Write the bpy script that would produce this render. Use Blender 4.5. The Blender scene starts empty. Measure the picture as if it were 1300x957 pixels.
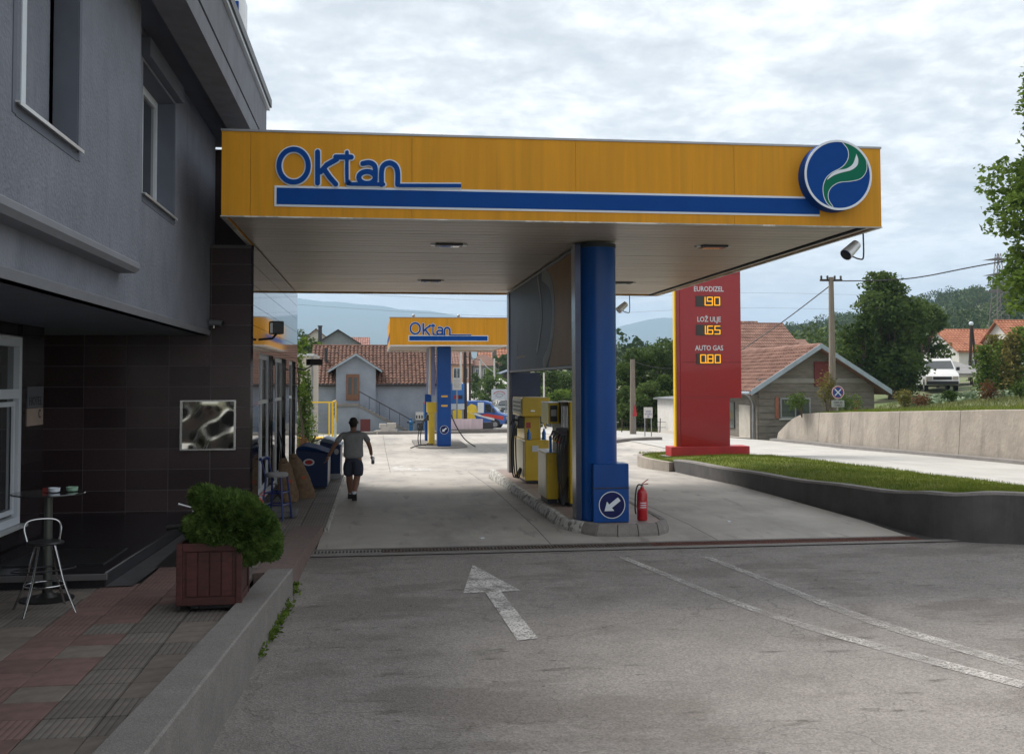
import bpy, bmesh, math, random
import numpy as np
from mathutils import Vector, Matrix
random.seed(7); RNG = np.random.default_rng(7)
S = bpy.context.scene; COL = S.collection
rad = math.radians
# ------------------------------------------------------------------ camera
FPX, PITCH, YAW, ROLL, EYE = 1317.0, rad(2.2), rad(7.46), rad(-0.17), 2.5
cy_, sy_ = math.cos(YAW), math.sin(YAW)
Fv = Vector((sy_, cy_, 0)); Rv = Vector((cy_, -sy_, 0)); Uv = Vector((0, 0, 1))
F2 = Fv*math.cos(PITCH)+Uv*math.sin(PITCH); U2 = Uv*math.cos(PITCH)-Fv*math.sin(PITCH)
R3 = Rv*math.cos(ROLL)+U2*math.sin(ROLL); U3 = U2*math.cos(ROLL)-Rv*math.sin(ROLL)
cam = bpy.data.cameras.new('camera'); camo = bpy.data.objects.new('camera', cam); COL.objects.link(camo)
m = Matrix((R3, U3, -F2)).transposed().to_4x4(); m.translation = Vector((0, 0, EYE)); camo.matrix_world = m
cam.sensor_width = 36; cam.lens = FPX/1300*36; cam.shift_y = -(478.5-433.5)/1300
cam.clip_end = 20000; cam.clip_start = 0.05; S.camera = camo
def ray(px, py): return F2+R3*((px-650)/FPX)-U3*((py-433.5)/FPX)
def G(px, py, z=0.0):                 # where the photo's pixel meets the level z
    r = ray(px, py); return Vector((0, 0, EYE))+r*((z-EYE)/r.z)
def atY(px, py, Y):                   # ... meets the plane y = Y
    r = ray(px, py); return Vector((0, 0, EYE))+r*(Y/r.y)
def atX(px, py, X):
    r = ray(px, py); return Vector((0, 0, EYE))+r*(X/r.x)
# ------------------------------------------------------------------ light
SUN_EL, SUN_AZ = rad(50), rad(-38)     # azimuth from +y towards +x
W = bpy.data.worlds.new('World'); S.world = W; W.use_nodes = True
def build_world():
    nt = W.node_tree; N = nt.nodes; L = nt.links; N.clear()
    out = N.new('ShaderNodeOutputWorld'); bg = N.new('ShaderNodeBackground'); bg.inputs[1].default_value = 0.1
    sky = N.new('ShaderNodeTexSky'); sky.sky_type = 'NISHITA'; sky.sun_disc = False
    sky.sun_elevation = SUN_EL; sky.sun_rotation = SUN_AZ; sky.air_density = 1.0; sky.dust_density = 1.5
    tc = N.new('ShaderNodeTexCoord'); sep = N.new('ShaderNodeSeparateXYZ'); L.new(tc.outputs['Generated'], sep.inputs[0])
    def math_(op, a, b=None, clamp=False):
        n = N.new('ShaderNodeMath'); n.operation = op; n.use_clamp = clamp
        for i, v in enumerate((a, b)):
            if v is None: continue
            if isinstance(v, (int, float)): n.inputs[i].default_value = v
            else: L.new(v, n.inputs[i])
        return n.outputs[0]
    zz = math_('ADD', math_('MAXIMUM', sep.outputs[2], 0.0), 0.16)
    cx = N.new('ShaderNodeCombineXYZ'); L.new(math_('DIVIDE', sep.outputs[0], zz), cx.inputs[0]); L.new(math_('DIVIDE', sep.outputs[1], zz), cx.inputs[1])
    def noise(scale, det, rough, off):
        mp = N.new('ShaderNodeMapping'); mp.inputs['Location'].default_value = off; L.new(cx.outputs[0], mp.inputs[0])
        n = N.new('ShaderNodeTexNoise'); n.inputs['Scale'].default_value = scale; n.inputs['Detail'].default_value = det
        n.inputs['Roughness'].default_value = rough; n.inputs['Distortion'].default_value = .25; L.new(mp.outputs[0], n.inputs['Vector']); return n.outputs[0]
    n1 = noise(1.5, 8, .56, (3.1, 1.2, 0)); n2 = noise(5.5, 9, .6, (7.0, 2.0, 1.0)); n4 = noise(14, 6, .6, (2.0, 9.0, 3.0)); n3 = noise(.5, 3, .5, (1.0, 5.0, 2.0))
    s = math_('ADD', math_('ADD', math_('MULTIPLY', n1, .36), math_('MULTIPLY', n4, .27)), math_('ADD', math_('MULTIPLY', n2, .42), math_('MULTIPLY', n3, .15)))
    cr = N.new('ShaderNodeValToRGB'); L.new(s, cr.inputs[0]); e = cr.color_ramp.elements
    e[0].position = .51; e[0].color = (4.0, 4.2, 4.4, 1); e[1].position = .69; e[1].color = (6.7, 6.75, 6.75, 1)
    k = cr.color_ramp.elements.new(.6); k.color = (4.95, 5.1, 5.2, 1)
    cov = N.new('ShaderNodeValToRGB'); L.new(n3, cov.inputs[0]); cov.color_ramp.elements[0].position = .28; cov.color_ramp.elements[0].color = (.75,)*3+(1,)
    cov.color_ramp.elements[1].position = .42
    # towards the horizon the cloud deck pales into one veil
    hz = N.new('ShaderNodeMapRange'); L.new(sep.outputs[2], hz.inputs[0]); hz.inputs[1].default_value = 0.0; hz.inputs[2].default_value = .17
    hz.inputs[3].default_value = .8; hz.inputs[4].default_value = 0.0
    mv = N.new('ShaderNodeMixRGB'); L.new(hz.outputs[0], mv.inputs[0]); L.new(cr.outputs[0], mv.inputs[1]); mv.inputs[2].default_value = (6.2, 6.35, 6.4, 1)
    mx = N.new('ShaderNodeMixRGB'); L.new(cov.outputs[0], mx.inputs[0]); L.new(sky.outputs[0], mx.inputs[1]); L.new(mv.outputs[0], mx.inputs[2])
    L.new(mx.outputs[0], bg.inputs[0]); L.new(bg.outputs[0], out.inputs[0])
build_world()
sun = bpy.data.lights.new('sun', 'SUN'); sun.energy = 2.9; sun.angle = rad(22); sun.color = (1, .95, .88)
suno = bpy.data.objects.new('sun', sun); COL.objects.link(suno)
sd = Vector((math.sin(SUN_AZ)*math.cos(SUN_EL), math.cos(SUN_AZ)*math.cos(SUN_EL), math.sin(SUN_EL)))
suno.rotation_euler = sd.to_track_quat('Z', 'Y').to_euler(); suno.location = (0, 0, 60)
S.view_settings.view_transform = 'Standard'; S.view_settings.look = 'None'; S.view_settings.gamma = 1; S.view_settings.exposure = 0.95
S.cycles.max_bounces = 6; S.cycles.volume_bounces = 0

# ------------------------------------------------------------------ materials
MATS = {}
def mat(name, col, rough=.75, metal=0.0, var=.12, vscale=3.0, bump=0.0, bscale=60.0, bdist=.004, col2=None, stretch=None, spec=.5,
        coat=0.0, ao=None, emit=None, objrand=0.0, wave=None, voro=None, coord='Position', mask=None, transl=0.0, detail=6, groove=0.0, crack=0.0, alpha=None):
    if name in MATS: return MATS[name]
    M = bpy.data.materials.new(name); M.use_nodes = True; nt = M.node_tree; N = nt.nodes; L = nt.links
    P = N['Principled BSDF']; P.inputs['Roughness'].default_value = rough; P.inputs['Metallic'].default_value = metal
    P.inputs['Specular IOR Level'].default_value = spec; P.inputs['Coat Weight'].default_value = coat
    if coord == 'Position': g = N.new('ShaderNodeNewGeometry').outputs['Position']
    else: g = N.new('ShaderNodeTexCoord').outputs['Object']
    if stretch:
        mp = N.new('ShaderNodeMapping'); mp.inputs['Scale'].default_value = stretch; L.new(g, mp.inputs[0]); gv = mp.outputs[0]
    else: gv = g
    n = N.new('ShaderNodeTexNoise'); n.inputs['Scale'].default_value = vscale; n.inputs['Detail'].default_value = detail; n.inputs['Roughness'].default_value = .62; L.new(gv, n.inputs['Vector'])
    cr = N.new('ShaderNodeValToRGB'); L.new(n.outputs[0], cr.inputs[0]); e = cr.color_ramp.elements
    e[0].position, e[1].position = .32, .68
    c1 = tuple(max(0, c*(1-var)) for c in col)+(1,); c2 = (tuple(col2) if col2 else tuple(min(1, c*(1+var)) for c in col))+(1,)
    e[0].color, e[1].color = c1, c2
    colout = cr.outputs[0]
    def over(fac, c, base, typ='MIX'):
        x = N.new('ShaderNodeMixRGB'); x.blend_type = typ
        if isinstance(fac, (int, float)): x.inputs[0].default_value = fac
        else: L.new(fac, x.inputs[0])
        L.new(base, x.inputs[1])
        if isinstance(c, tuple): x.inputs[2].default_value = c
        else: L.new(c, x.inputs[2])
        return x.outputs[0]
    if mask:   # (scale, lo, hi, colour, stretch): stains or worn patches
        for (sc, lo, hi, mc, st) in mask:
            mp = N.new('ShaderNodeMapping'); mp.inputs['Scale'].default_value = st or (1, 1, 1); mp.inputs['Location'].default_value = (sc*3.7, sc*1.3, 0); L.new(g, mp.inputs[0])
            q = N.new('ShaderNodeTexNoise'); q.inputs['Scale'].default_value = sc; q.inputs['Detail'].default_value = 7; q.inputs['Roughness'].default_value = .65; L.new(mp.outputs[0], q.inputs['Vector'])
            mr = N.new('ShaderNodeMapRange'); mr.inputs[1].default_value = lo; mr.inputs[2].default_value = hi; L.new(q.outputs[0], mr.inputs[0])
            colout = over(mr.outputs[0], tuple(mc)+(1,), colout)
    if objrand:
        oi = N.new('ShaderNodeObjectInfo'); mr = N.new('ShaderNodeMapRange'); L.new(oi.outputs['Random'], mr.inputs[0])
        mr.inputs[3].default_value = 1-objrand; mr.inputs[4].default_value = 1+objrand
        hv = N.new('ShaderNodeHueSaturation'); L.new(mr.outputs[0], hv.inputs['Value']); L.new(colout, hv.inputs['Color']); colout = hv.outputs[0]
    L.new(colout, P.inputs['Base Color'])
    hs = []
    if bump:
        b = N.new('ShaderNodeTexNoise'); b.inputs['Scale'].default_value = bscale; b.inputs['Detail'].default_value = min(4, detail*.5) if detail < 4 else 4; L.new(gv if stretch else g, b.inputs['Vector']); hs.append(b.outputs[0])
    if wave:  # (scale, axis)
        w = N.new('ShaderNodeTexWave'); w.bands_direction = wave[1]; w.inputs['Scale'].default_value = wave[0]; L.new(g, w.inputs['Vector']); hs.append(w.outputs[1]); bump = bump or .5
        if groove:
            mr = N.new('ShaderNodeMapRange'); L.new(w.outputs[1], mr.inputs[0]); mr.inputs[1].default_value = .0; mr.inputs[2].default_value = .22; mr.inputs[3].default_value = 1-groove; mr.inputs[4].default_value = 1
            hv = N.new('ShaderNodeHueSaturation'); L.new(mr.outputs[0], hv.inputs['Value']); L.new(colout, hv.inputs['Color']); L.new(hv.outputs[0], P.inputs['Base Color'])
    if voro:
        w = N.new('ShaderNodeTexVoronoi'); w.inputs['Scale'].default_value = voro; L.new(g, w.inputs['Vector']); hs.append(w.outputs[0])
        mr = N.new('ShaderNodeMapRange'); L.new(w.outputs['Color'], mr.inputs[0]); mr.inputs[3].default_value = .72; mr.inputs[4].default_value = 1.25
        hv = N.new('ShaderNodeHueSaturation'); L.new(mr.outputs[0], hv.inputs['Value']); L.new(colout, hv.inputs['Color']); L.new(hv.outputs[0], P.inputs['Base Color'])
    if hs:
        h = hs[0]
        for k in hs[1:]:
            a = N.new('ShaderNodeMath'); a.operation = 'ADD'; L.new(h, a.inputs[0]); L.new(k, a.inputs[1]); h = a.outputs[0]
        bp = N.new('ShaderNodeBump'); bp.inputs['Strength'].default_value = bump; bp.inputs['Distance'].default_value = bdist
        L.new(h, bp.inputs['Height']); L.new(bp.outputs[0], P.inputs['Normal'])
    if crack:
        dn = N.new('ShaderNodeTexNoise'); dn.inputs['Scale'].default_value = 2.2; dn.inputs['Detail'].default_value = 5; L.new(g, dn.inputs['Vector'])
        ad = N.new('ShaderNodeVectorMath'); ad.operation = 'MULTIPLY_ADD'; L.new(dn.outputs[1], ad.inputs[0]); ad.inputs[1].default_value = (.9, .9, 0); L.new(g, ad.inputs[2])
        vo = N.new('ShaderNodeTexVoronoi'); vo.feature = 'DISTANCE_TO_EDGE'; vo.inputs['Scale'].default_value = crack; L.new(ad.outputs[0], vo.inputs['Vector'])
        mr = N.new('ShaderNodeMapRange'); L.new(vo.outputs[0], mr.inputs[0]); mr.inputs[1].default_value = .0012; mr.inputs[2].default_value = .004; mr.inputs[3].default_value = .72; mr.inputs[4].default_value = 1
        src = P.inputs['Base Color'].links[0].from_socket; hv = N.new('ShaderNodeHueSaturation'); L.new(mr.outputs[0], hv.inputs['Value']); L.new(src, hv.inputs['Color']); L.new(hv.outputs[0], P.inputs['Base Color'])
    if alpha:
        tot_ = None
        for (sc, lo, hi) in alpha:
            q = N.new('ShaderNodeTexNoise'); q.inputs['Scale'].default_value = sc; q.inputs['Detail'].default_value = 6; q.inputs['Roughness'].default_value = .7; L.new(g, q.inputs['Vector'])
            mr = N.new('ShaderNodeMapRange'); mr.inputs[1].default_value = lo; mr.inputs[2].default_value = hi; L.new(q.outputs[0], mr.inputs[0])
            if tot_ is None: tot_ = mr.outputs[0]
            else:
                a = N.new('ShaderNodeMath'); a.operation = 'MULTIPLY'; L.new(tot_, a.inputs[0]); L.new(mr.outputs[0], a.inputs[1]); tot_ = a.outputs[0]
        L.new(tot_, P.inputs['Alpha'])
    if emit: P.inputs['Emission Color'].default_value = tuple(emit[:3])+(1,); P.inputs['Emission Strength'].default_value = emit[3]
    if transl:
        out = N['Material Output']; t = N.new('ShaderNodeBsdfTranslucent'); mxs = N.new('ShaderNodeMixShader'); mxs.inputs[0].default_value = transl
        src = P.inputs['Base Color'].links[0].from_socket; L.new(src, t.inputs[0]); L.new(P.outputs[0], mxs.inputs[1]); L.new(t.outputs[0], mxs.inputs[2]); L.new(mxs.outputs[0], out.inputs[0])
    MATS[name] = M; return M
def glass(name, tint=(.03, .035, .04), rough=.03):
    return mat(name, tint, rough, 0, .1, spec=.9, coat=.5)
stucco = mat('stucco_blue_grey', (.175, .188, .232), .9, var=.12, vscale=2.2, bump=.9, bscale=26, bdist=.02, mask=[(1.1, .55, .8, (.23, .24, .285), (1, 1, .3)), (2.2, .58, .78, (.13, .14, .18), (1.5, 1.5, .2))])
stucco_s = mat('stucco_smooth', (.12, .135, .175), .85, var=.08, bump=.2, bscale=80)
trim_grey = mat('trim_grey', (.20, .21, .24), .7, var=.06)
granite = mat('polished_granite', (.020, .015, .018), .055, var=.25, vscale=80, spec=.55, objrand=.35, bump=.012, bscale=2.5, bdist=.03)
granite_m = mat('granite_tile', (.050, .033, .036), .2, var=.2, vscale=60, spec=.4, objrand=.3, bump=.02, bscale=3, bdist=.02)
mortar = mat('mortar_pale', (.12, .115, .12), .9)
slabblack = mat('black_granite_step', (.018, .018, .022), .22, var=.3, vscale=90)
steel = mat('stainless', (.5, .5, .5), .22, 1.0, var=.05)
chrome = mat('chrome', (.5, .51, .53), .16, 1.0, var=.02)
whitepvc = mat('white_frame', (.62, .67, .74), .4, var=.03)
creampvc = mat('cream_frame', (.6, .58, .52), .4, var=.03)
yellow = mat('canopy_yellow', (.58, .262, .014), .55, spec=.2, var=.10, vscale=1.6, stretch=(6, 6, .35), mask=[(2.4, .56, .8, (.40, .19, .02), (5, 5, .15)), (1.1, .5, .75, (.50, .245, .015), (9, 9, .12))])
pumpyel = mat('pump_yellow', (.62, .42, .01), .35, var=.07, mask=[(6, .62, .8, (.3, .2, .03), None)], coat=.3)
blue = mat('sign_blue', (.001, .050, .245), .6, var=.05, spec=.12)
colblue = mat('column_blue', (.001, .055, .25), .3, var=.14, vscale=2.0, stretch=(1, 1, .5), coat=.0, spec=.3)
whiteink = mat('sign_white', (.62, .68, .76), .45, var=.03)
green = mat('sign_green', (.001, .13, .075), .6, var=.05, spec=.15)
soff = mat('soffit_board', (.42, .355, .295), .42, var=.07, vscale=1.2, objrand=.07, stretch=(1, 5, 1), mask=[(.5, .52, .8, (.35, .30, .25), (1, 1, 1))])
soffjoint = mat('soffit_joint', (.05, .045, .04), .8)
metalgrey = mat('grey_metal', (.28, .29, .31), .4, .6)
whitemetal = mat('aluminium_edge', (.62, .64, .66), .35, .4, var=.06)
darkmetal = mat('dark_metal', (.03, .03, .035), .45, .3)
asphalt = mat('asphalt', (.222, .205, .193), .92, var=.12, vscale=1.1, bump=.7, bscale=90, bdist=.006, voro=55, crack=.42, spec=.3,
              mask=[(.7, .56, .75, (.15, .137, .128), (1, .8, 1)), (.32, .52, .58, (.175, .158, .147), (1, 2, 1)), (2.5, .61, .70, (.105, .094, .086), (.5, 2.0, 1)), (5, .66, .70, (.07, .063, .058), (.6, 3, 1)), (16, .70, .73, (.05, .045, .04), None), (1.4, .6, .78, (.27, .25, .235), (.35, 2.5, 1))])
concrete = mat('concrete_slab', (.37, .345, .315), .7, var=.16, vscale=.7, bump=.25, bscale=50, objrand=.05, spec=.4,
               mask=[(.45, .48, .66, (.235, .22, .205), (1.3, .45, 1)), (1.5, .58, .74, (.17, .16, .15), (2, .5, 1)), (9, .68, .74, (.5, .48, .45), None)])
joint = mat('joint_tar', (.05, .047, .045), .95)
roadmat = mat('road_grey', (.40, .39, .37), .85, var=.1, vscale=.8, bump=.3, bscale=60, mask=[(.6, .5, .75, (.31, .30, .285), (4, .3, 1))])
whitepaint = mat('worn_road_paint', (.55, .53, .51), .8, var=.1, vscale=6, alpha=[(34, .40, .50), (3.2, .30, .52)])
paint2 = mat('worn_line_paint', (.45, .43, .41), .85, var=.1, vscale=6, alpha=[(40, .38, .54), (2.4, .30, .62)])
kerbc = mat('kerb_concrete', (.20, .186, .176), .9, var=.12, vscale=3, bump=.4, bscale=120, voro=110)
kerbw = mat('kerb_white_worn', (.5, .49, .46), .8, var=.2, vscale=7, bump=.5, bscale=14, bdist=.02, mask=[(9, .5, .6, (.16, .15, .14), None)])
kerbred = mat('kerb_red_granite', (.16, .115, .105), .85, var=.15, vscale=9, voro=90)
concwall = mat('concrete_wall', (.30, .265, .225), .9, var=.2, vscale=1.1, bump=.6, bscale=9, bdist=.03, mask=[(1.2, .52, .72, (.19, .165, .14), (1, 1, .25)), (6, .6, .75, (.4, .36, .31), (1, 1, .5))])
darkwall = mat('dark_retaining_wall', (.072, .068, .068), .9, var=.25, vscale=2, bump=.4, bscale=40, mask=[(2, .55, .8, (.105, .10, .10), (2, 2, .3))])
tilered = mat('tile_red', (.17, .105, .092), .8, var=.16, vscale=7, objrand=.14, wave=(6.6, 'X'), groove=.45, bump=.35, bscale=200, coord='Object', bdist=.006, mask=[(3, .55, .75, (.15, .11, .095), None)])
tilered_p = mat('tile_red_plain', (.165, .10, .088), .8, var=.2, vscale=7, objrand=.16, bump=.3, bscale=160, coord='Object', mask=[(3, .5, .75, (.12, .085, .075), None)])
tilegrey_p = mat('tile_brown_plain', (.165, .14, .122), .8, var=.2, vscale=7, objrand=.16, bump=.3, bscale=160, coord='Object', mask=[(3, .5, .75, (.115, .10, .088), None)])
tilegrey = mat('tile_grey', (.165, .145, .13), .8, var=.16, vscale=7, objrand=.14, wave=(6.6, 'X'), groove=.5, bump=.35, bscale=200, coord='Object', bdist=.006, mask=[(3, .5, .75, (.105, .10, .085), None)])
grassm = mat('grass', (.09, .14, .022), .95, spec=.1, var=.35, vscale=1.3, col2=(.15, .17, .04), bump=.6, bscale=30, bdist=.03, mask=[(.8, .58, .7, (.16, .135, .07), None)])
dirtm = mat('earth', (.20, .17, .13), .95, var=.2, vscale=.6, col2=(.10, .13, .045), bump=.4, bscale=12, mask=[(.3, .45, .55, (.09, .125, .035), None)])
bladem = mat('grass_blade', (.12, .19, .02), .8, spec=.1, var=.3, vscale=2, col2=(.22, .25, .05), transl=.3)
def leafmat(name, a, b, vs=1.2, t=.3): return mat(name, a, .65, var=.25, vscale=vs, col2=b, transl=t, spec=.08)
leaf_dark = leafmat('leaf_dark', (.05, .095, .022), (.13, .185, .05))
leaf_mid = leafmat('leaf_mid', (.04, .075, .015), (.085, .13, .028), .8)
leaf_bright = leafmat('leaf_bright', (.07, .13, .018), (.16, .23, .04), 1.5, .4)
leaf_thuja = leafmat('leaf_thuja', (.045, .10, .02), (.13, .20, .05), 9, .25)
leaf_far = leafmat('leaf_far', (.02, .05, .010), (.10, .14, .035), .05, .15)
leaf_yel = leafmat('leaf_yellow', (.12, .13, .03), (.24, .2, .06), 2)
leaf_dry = leafmat('leaf_dry', (.09, .045, .02), (.2, .1, .05), 6)
bark = mat('bark', (.08, .06, .045), .95, var=.25, vscale=8, bump=.6, bscale=30, bdist=.02)
woodp = mat('weathered_pole', (.21, .18, .15), .9, var=.2, vscale=4, stretch=(6, 6, .4), bump=.3, bscale=30)
darkwood = mat('dark_pole', (.045, .03, .025), .9, var=.2)
roofred = mat('clay_tile', (.095, .045, .032), .9, var=.3, vscale=3.5, col2=(.22, .11, .075), bump=.3, bscale=20, mask=[(5, .58, .66, (.07, .05, .045), None)])
roofred2 = mat('clay_tile_dusty', (.18, .088, .066), .9, var=.22, vscale=1.6, col2=(.29, .165, .125), mask=[(1.4, .6, .72, (.17, .08, .055), None)])
redpaint = mat('totem_red', (.30, .004, .009), .2, var=.06, coat=.25, spec=.4, vscale=1)
redbase = mat('totem_base_red', (.42, .02, .025), .45, var=.15)
totyel = mat('totem_yellow', (.85, .55, .01), .4, var=.05)
ledpanel = mat('led_panel', (.03, .028, .028), .35, var=.3, vscale=60)
ledon = mat('led_digit', (.7, .3, .01), .5, emit=(1.0, .42, .01, .42))
burlap = mat('burlap', (.17, .115, .07), .95, var=.2, vscale=14, bump=.8, bscale=140, bdist=.006, col2=(.23, .16, .10))
binblue = mat('bin_blue', (.004, .018, .085), .4, var=.1, spec=.3)
extred = mat('extinguisher_red', (.38, .008, .012), .3, var=.08, coat=.4)
rubber = mat('rubber_black', (.012, .012, .013), .5)
stoolblue = mat('stool_blue', (.01, .025, .14), .35, var=.1)
plantwood = mat('planter_wood', (.065, .018, .015), .5, var=.3, vscale=10, stretch=(1, 1, 4), objrand=.15)
soil = mat('soil', (.09, .045, .025), .95, var=.3, vscale=30, bump=.8, bscale=60, bdist=.02)
skin = mat('skin', (.26, .135, .09), .6, var=.08)
shirt = mat('tshirt_grey', (.26, .265, .27), .9, var=.1, vscale=8, bump=.8, bscale=9, bdist=.03, coord='Object')
shorts = mat('shorts_blue', (.045, .055, .085), .9, var=.1)
hairm = mat('hair_dark', (.008, .006, .005), .7)
bwall = mat('house_grey_render', (.24, .27, .325), .92, var=.14, vscale=.8, bump=.2, bscale=20, mask=[(.9, .56, .75, (.19, .21, .25), (1, 1, .4)), (2.2, .62, .75, (.3, .32, .35), None)])
barnconc = mat('barn_block', (.17, .155, .135), .95, var=.22, vscale=2, bump=.5, bscale=10, stretch=(1, 1, 4), bdist=.03)
barnlight = mat('barn_side_render', (.45, .42, .37), .9, var=.15, vscale=1.5)
cream = mat('cream_wall', (.5, .46, .40), .9, var=.08)
peach = mat('peach_wall', (.5, .30, .20), .9, var=.08)
brownwood = mat('brown_wood', (.16, .07, .035), .6, var=.25, vscale=6, stretch=(5, 5, .6))
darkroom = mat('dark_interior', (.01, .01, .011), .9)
winglass = glass('window_glass'); shopglass = glass('shop_glass', (.02, .025, .03)); fargl = glass('far_glass', (.05, .06, .07), .1)
curtain = mat('curtain', (.08, .08, .085), .9, wave=None, var=.3, vscale=5, stretch=(8, 8, .2))
maroon = mat('maroon_boards', (.14, .03, .03), .8, var=.15)
roofred3 = mat('clay_tile_orange', (.36, .12, .06), .85, var=.22, vscale=1.2, col2=(.42, .18, .1), mask=[(1.4, .6, .72, (.17, .08, .055), None)])
zinc = mat('zinc_trim', (.30, .36, .42), .45, .3)
plaster_w = mat('plaster_white', (.6, .58, .56), .9, var=.07)
mountm = mat('mountain_forest', (.05, .08, .05), 1.0, var=.2, vscale=.004)

# ------------------------------------------------------------------ geometry helpers
class MB:
    def __init__(s): s.v = []; s.f = []
    def add(s, vs, fs):
        o = len(s.v); s.v += [tuple(p) for p in vs]; s.f += [tuple(i+o for i in f) for f in fs]; return s
    def box(s, x0, x1, y0, y1, z0, z1):
        return s.add([(x0,y0,z0),(x1,y0,z0),(x1,y1,z0),(x0,y1,z0),(x0,y0,z1),(x1,y0,z1),(x1,y1,z1),(x0,y1,z1)],
                     [(3,2,1,0),(4,5,6,7),(0,1,5,4),(1,2,6,5),(2,3,7,6),(3,0,4,7)])
    def obox(s, c, size, rz=0, M=None):
        hx, hy, hz = size[0]/2, size[1]/2, size[2]/2
        R = M if M is not None else Matrix.Rotation(rz, 3, 'Z')
        vs = [Vector(c)+R@Vector(p) for p in ((-hx,-hy,-hz),(hx,-hy,-hz),(hx,hy,-hz),(-hx,hy,-hz),(-hx,-hy,hz),(hx,-hy,hz),(hx,hy,hz),(-hx,hy,hz))]
        return s.add(vs, [(3,2,1,0),(4,5,6,7),(0,1,5,4),(1,2,6,5),(2,3,7,6),(3,0,4,7)])
    def prism(s, poly, axis, a, b):
        n = len(poly)
        def P(p, t):
            if axis == 'x': return (t, p[0], p[1])
            if axis == 'y': return (p[0], t, p[1])
            return (p[0], p[1], t)
        vs = [P(p, a) for p in poly]+[P(p, b) for p in poly]
        fs = [tuple(range(n)), tuple(range(2*n-1, n-1, -1))]+[(i, i+n, (i+1) % n+n, (i+1) % n) for i in range(n)]
        return s.add(vs, fs)
    def cyl(s, p0, p1, r0, r1=None, n=16, caps=True):
        r1 = r0 if r1 is None else r1
        p0, p1 = Vector(p0), Vector(p1); d = (p1-p0).normalized(); a = d.orthogonal().normalized(); b = d.cross(a)
        vs = []
        for p, r in ((p0, r0), (p1, r1)):
            for i in range(n):
                t = 2*math.pi*i/n; vs.append(p+a*math.cos(t)*r+b*math.sin(t)*r)
        fs = [(i, (i+1) % n, (i+1) % n+n, i+n) for i in range(n)]
        if caps: fs += [tuple(range(n-1, -1, -1)), tuple(range(n, 2*n))]
        return s.add(vs, fs)
    def tube(s, pts, r, n=8, caps=True):
        pts = [Vector(p) for p in pts]; rs = r if isinstance(r, (list, tuple)) else [r]*len(pts)
        vs = []; a = None
        for i, p in enumerate(pts):
            d = (pts[min(i+1, len(pts)-1)]-pts[max(i-1, 0)]).normalized()
            if a is None: a = d.orthogonal().normalized()
            a = (a-d*a.dot(d)).normalized(); b = d.cross(a)
            for k in range(n):
                t = 2*math.pi*k/n; vs.append(p+(a*math.cos(t)+b*math.sin(t))*rs[i])
        fs = []
        for i in range(len(pts)-1):
            for k in range(n): fs.append((i*n+k, i*n+(k+1) % n, (i+1)*n+(k+1) % n, (i+1)*n+k))
        if caps: fs += [tuple(range(n-1, -1, -1)), tuple(range((len(pts)-1)*n, len(pts)*n))]
        return s.add(vs, fs)
    def lathe(s, prof, c=(0, 0, 0), n=20, sx=1, sy=1):
        vs = []; m_ = len(prof)
        for r, z in prof:
            for k in range(n):
                t = 2*math.pi*k/n; vs.append((c[0]+r*math.cos(t)*sx, c[1]+r*math.sin(t)*sy, c[2]+z))
        fs = [(i*n+k, i*n+(k+1) % n, (i+1)*n+(k+1) % n, (i+1)*n+k) for i in range(m_-1) for k in range(n)]
        fs += [tuple(range(n-1, -1, -1)), tuple(range((m_-1)*n, m_*n))]
        return s.add(vs, fs)
    def quad(s, a, b, c, d): return s.add([a, b, c, d], [(0, 1, 2, 3)])
    def grid(s, P):    # P[i][j] points
        n, m_ = len(P), len(P[0]); vs = [p for row in P for p in row]
        return s.add(vs, [(i*m_+j, i*m_+j+1, (i+1)*m_+j+1, (i+1)*m_+j) for i in range(n-1) for j in range(m_-1)])
    def ball(s, c, r, n=12, sc=(1, 1, 1)):
        prof = [(r*math.sin(math.pi*i/n) or 1e-4, -r*math.cos(math.pi*i/n)) for i in range(n+1)]; prof[0] = (1e-4, -r); prof[-1] = (1e-4, r)
        return s.lathe([(a, b*sc[2]) for a, b in prof], c, n+4, sc[0], sc[1])
    def build(s, name, mt, parent=None, smooth=False, bevel=0, label=None):
        me = bpy.data.meshes.new(name); o0 = wloc(parent)
        me.from_pydata([(p[0]-o0.x, p[1]-o0.y, p[2]-o0.z) for p in s.v], [], s.f)
        return finish(me, name, mt, parent, smooth, bevel, label)
def wloc(o):
    v = Vector((0, 0, 0))
    while o is not None: v += o.location; o = o.parent
    return v
def finish(me, name, mt, parent=None, smooth=False, bevel=0, label=None):
    bm = bmesh.new(); bm.from_mesh(me)
    bmesh.ops.recalc_face_normals(bm, faces=bm.faces)
    if bevel:
        es = [e for e in bm.edges if len(e.link_faces) == 2 and e.calc_face_angle(0) > .6]
        bmesh.ops.bevel(bm, geom=es, offset=bevel, segments=2 if bevel > .015 else 1, affect='EDGES', profile=.6)
    bm.to_mesh(me); bm.free()
    me.materials.append(mt)
    if smooth:
        me.polygons.foreach_set('use_smooth', [True]*len(me.polygons))
        try: me.set_sharp_from_angle(angle=rad(38))
        except Exception: pass
    o = bpy.data.objects.new(name, me); COL.objects.link(o)
    if parent: o.parent = parent
    if label: o['label'] = label
    return o
def tag(o, label=None, cat=None, group=None, kind=None):
    if label: o['label'] = label
    if cat: o['category'] = cat
    if group: o['group'] = group
    if kind: o['kind'] = kind
    return o
def thing(name, label, cat, loc=(0, 0, 0), group=None, rz=0):
    o = bpy.data.objects.new(name, None); COL.objects.link(o); o.location = loc; o.rotation_euler.z = rz; o.empty_display_size = .2
    return tag(o, label, cat, group)
def struct(o): o['kind'] = 'structure'; return o
def stuff(o): o['kind'] = 'stuff'; return o
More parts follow.
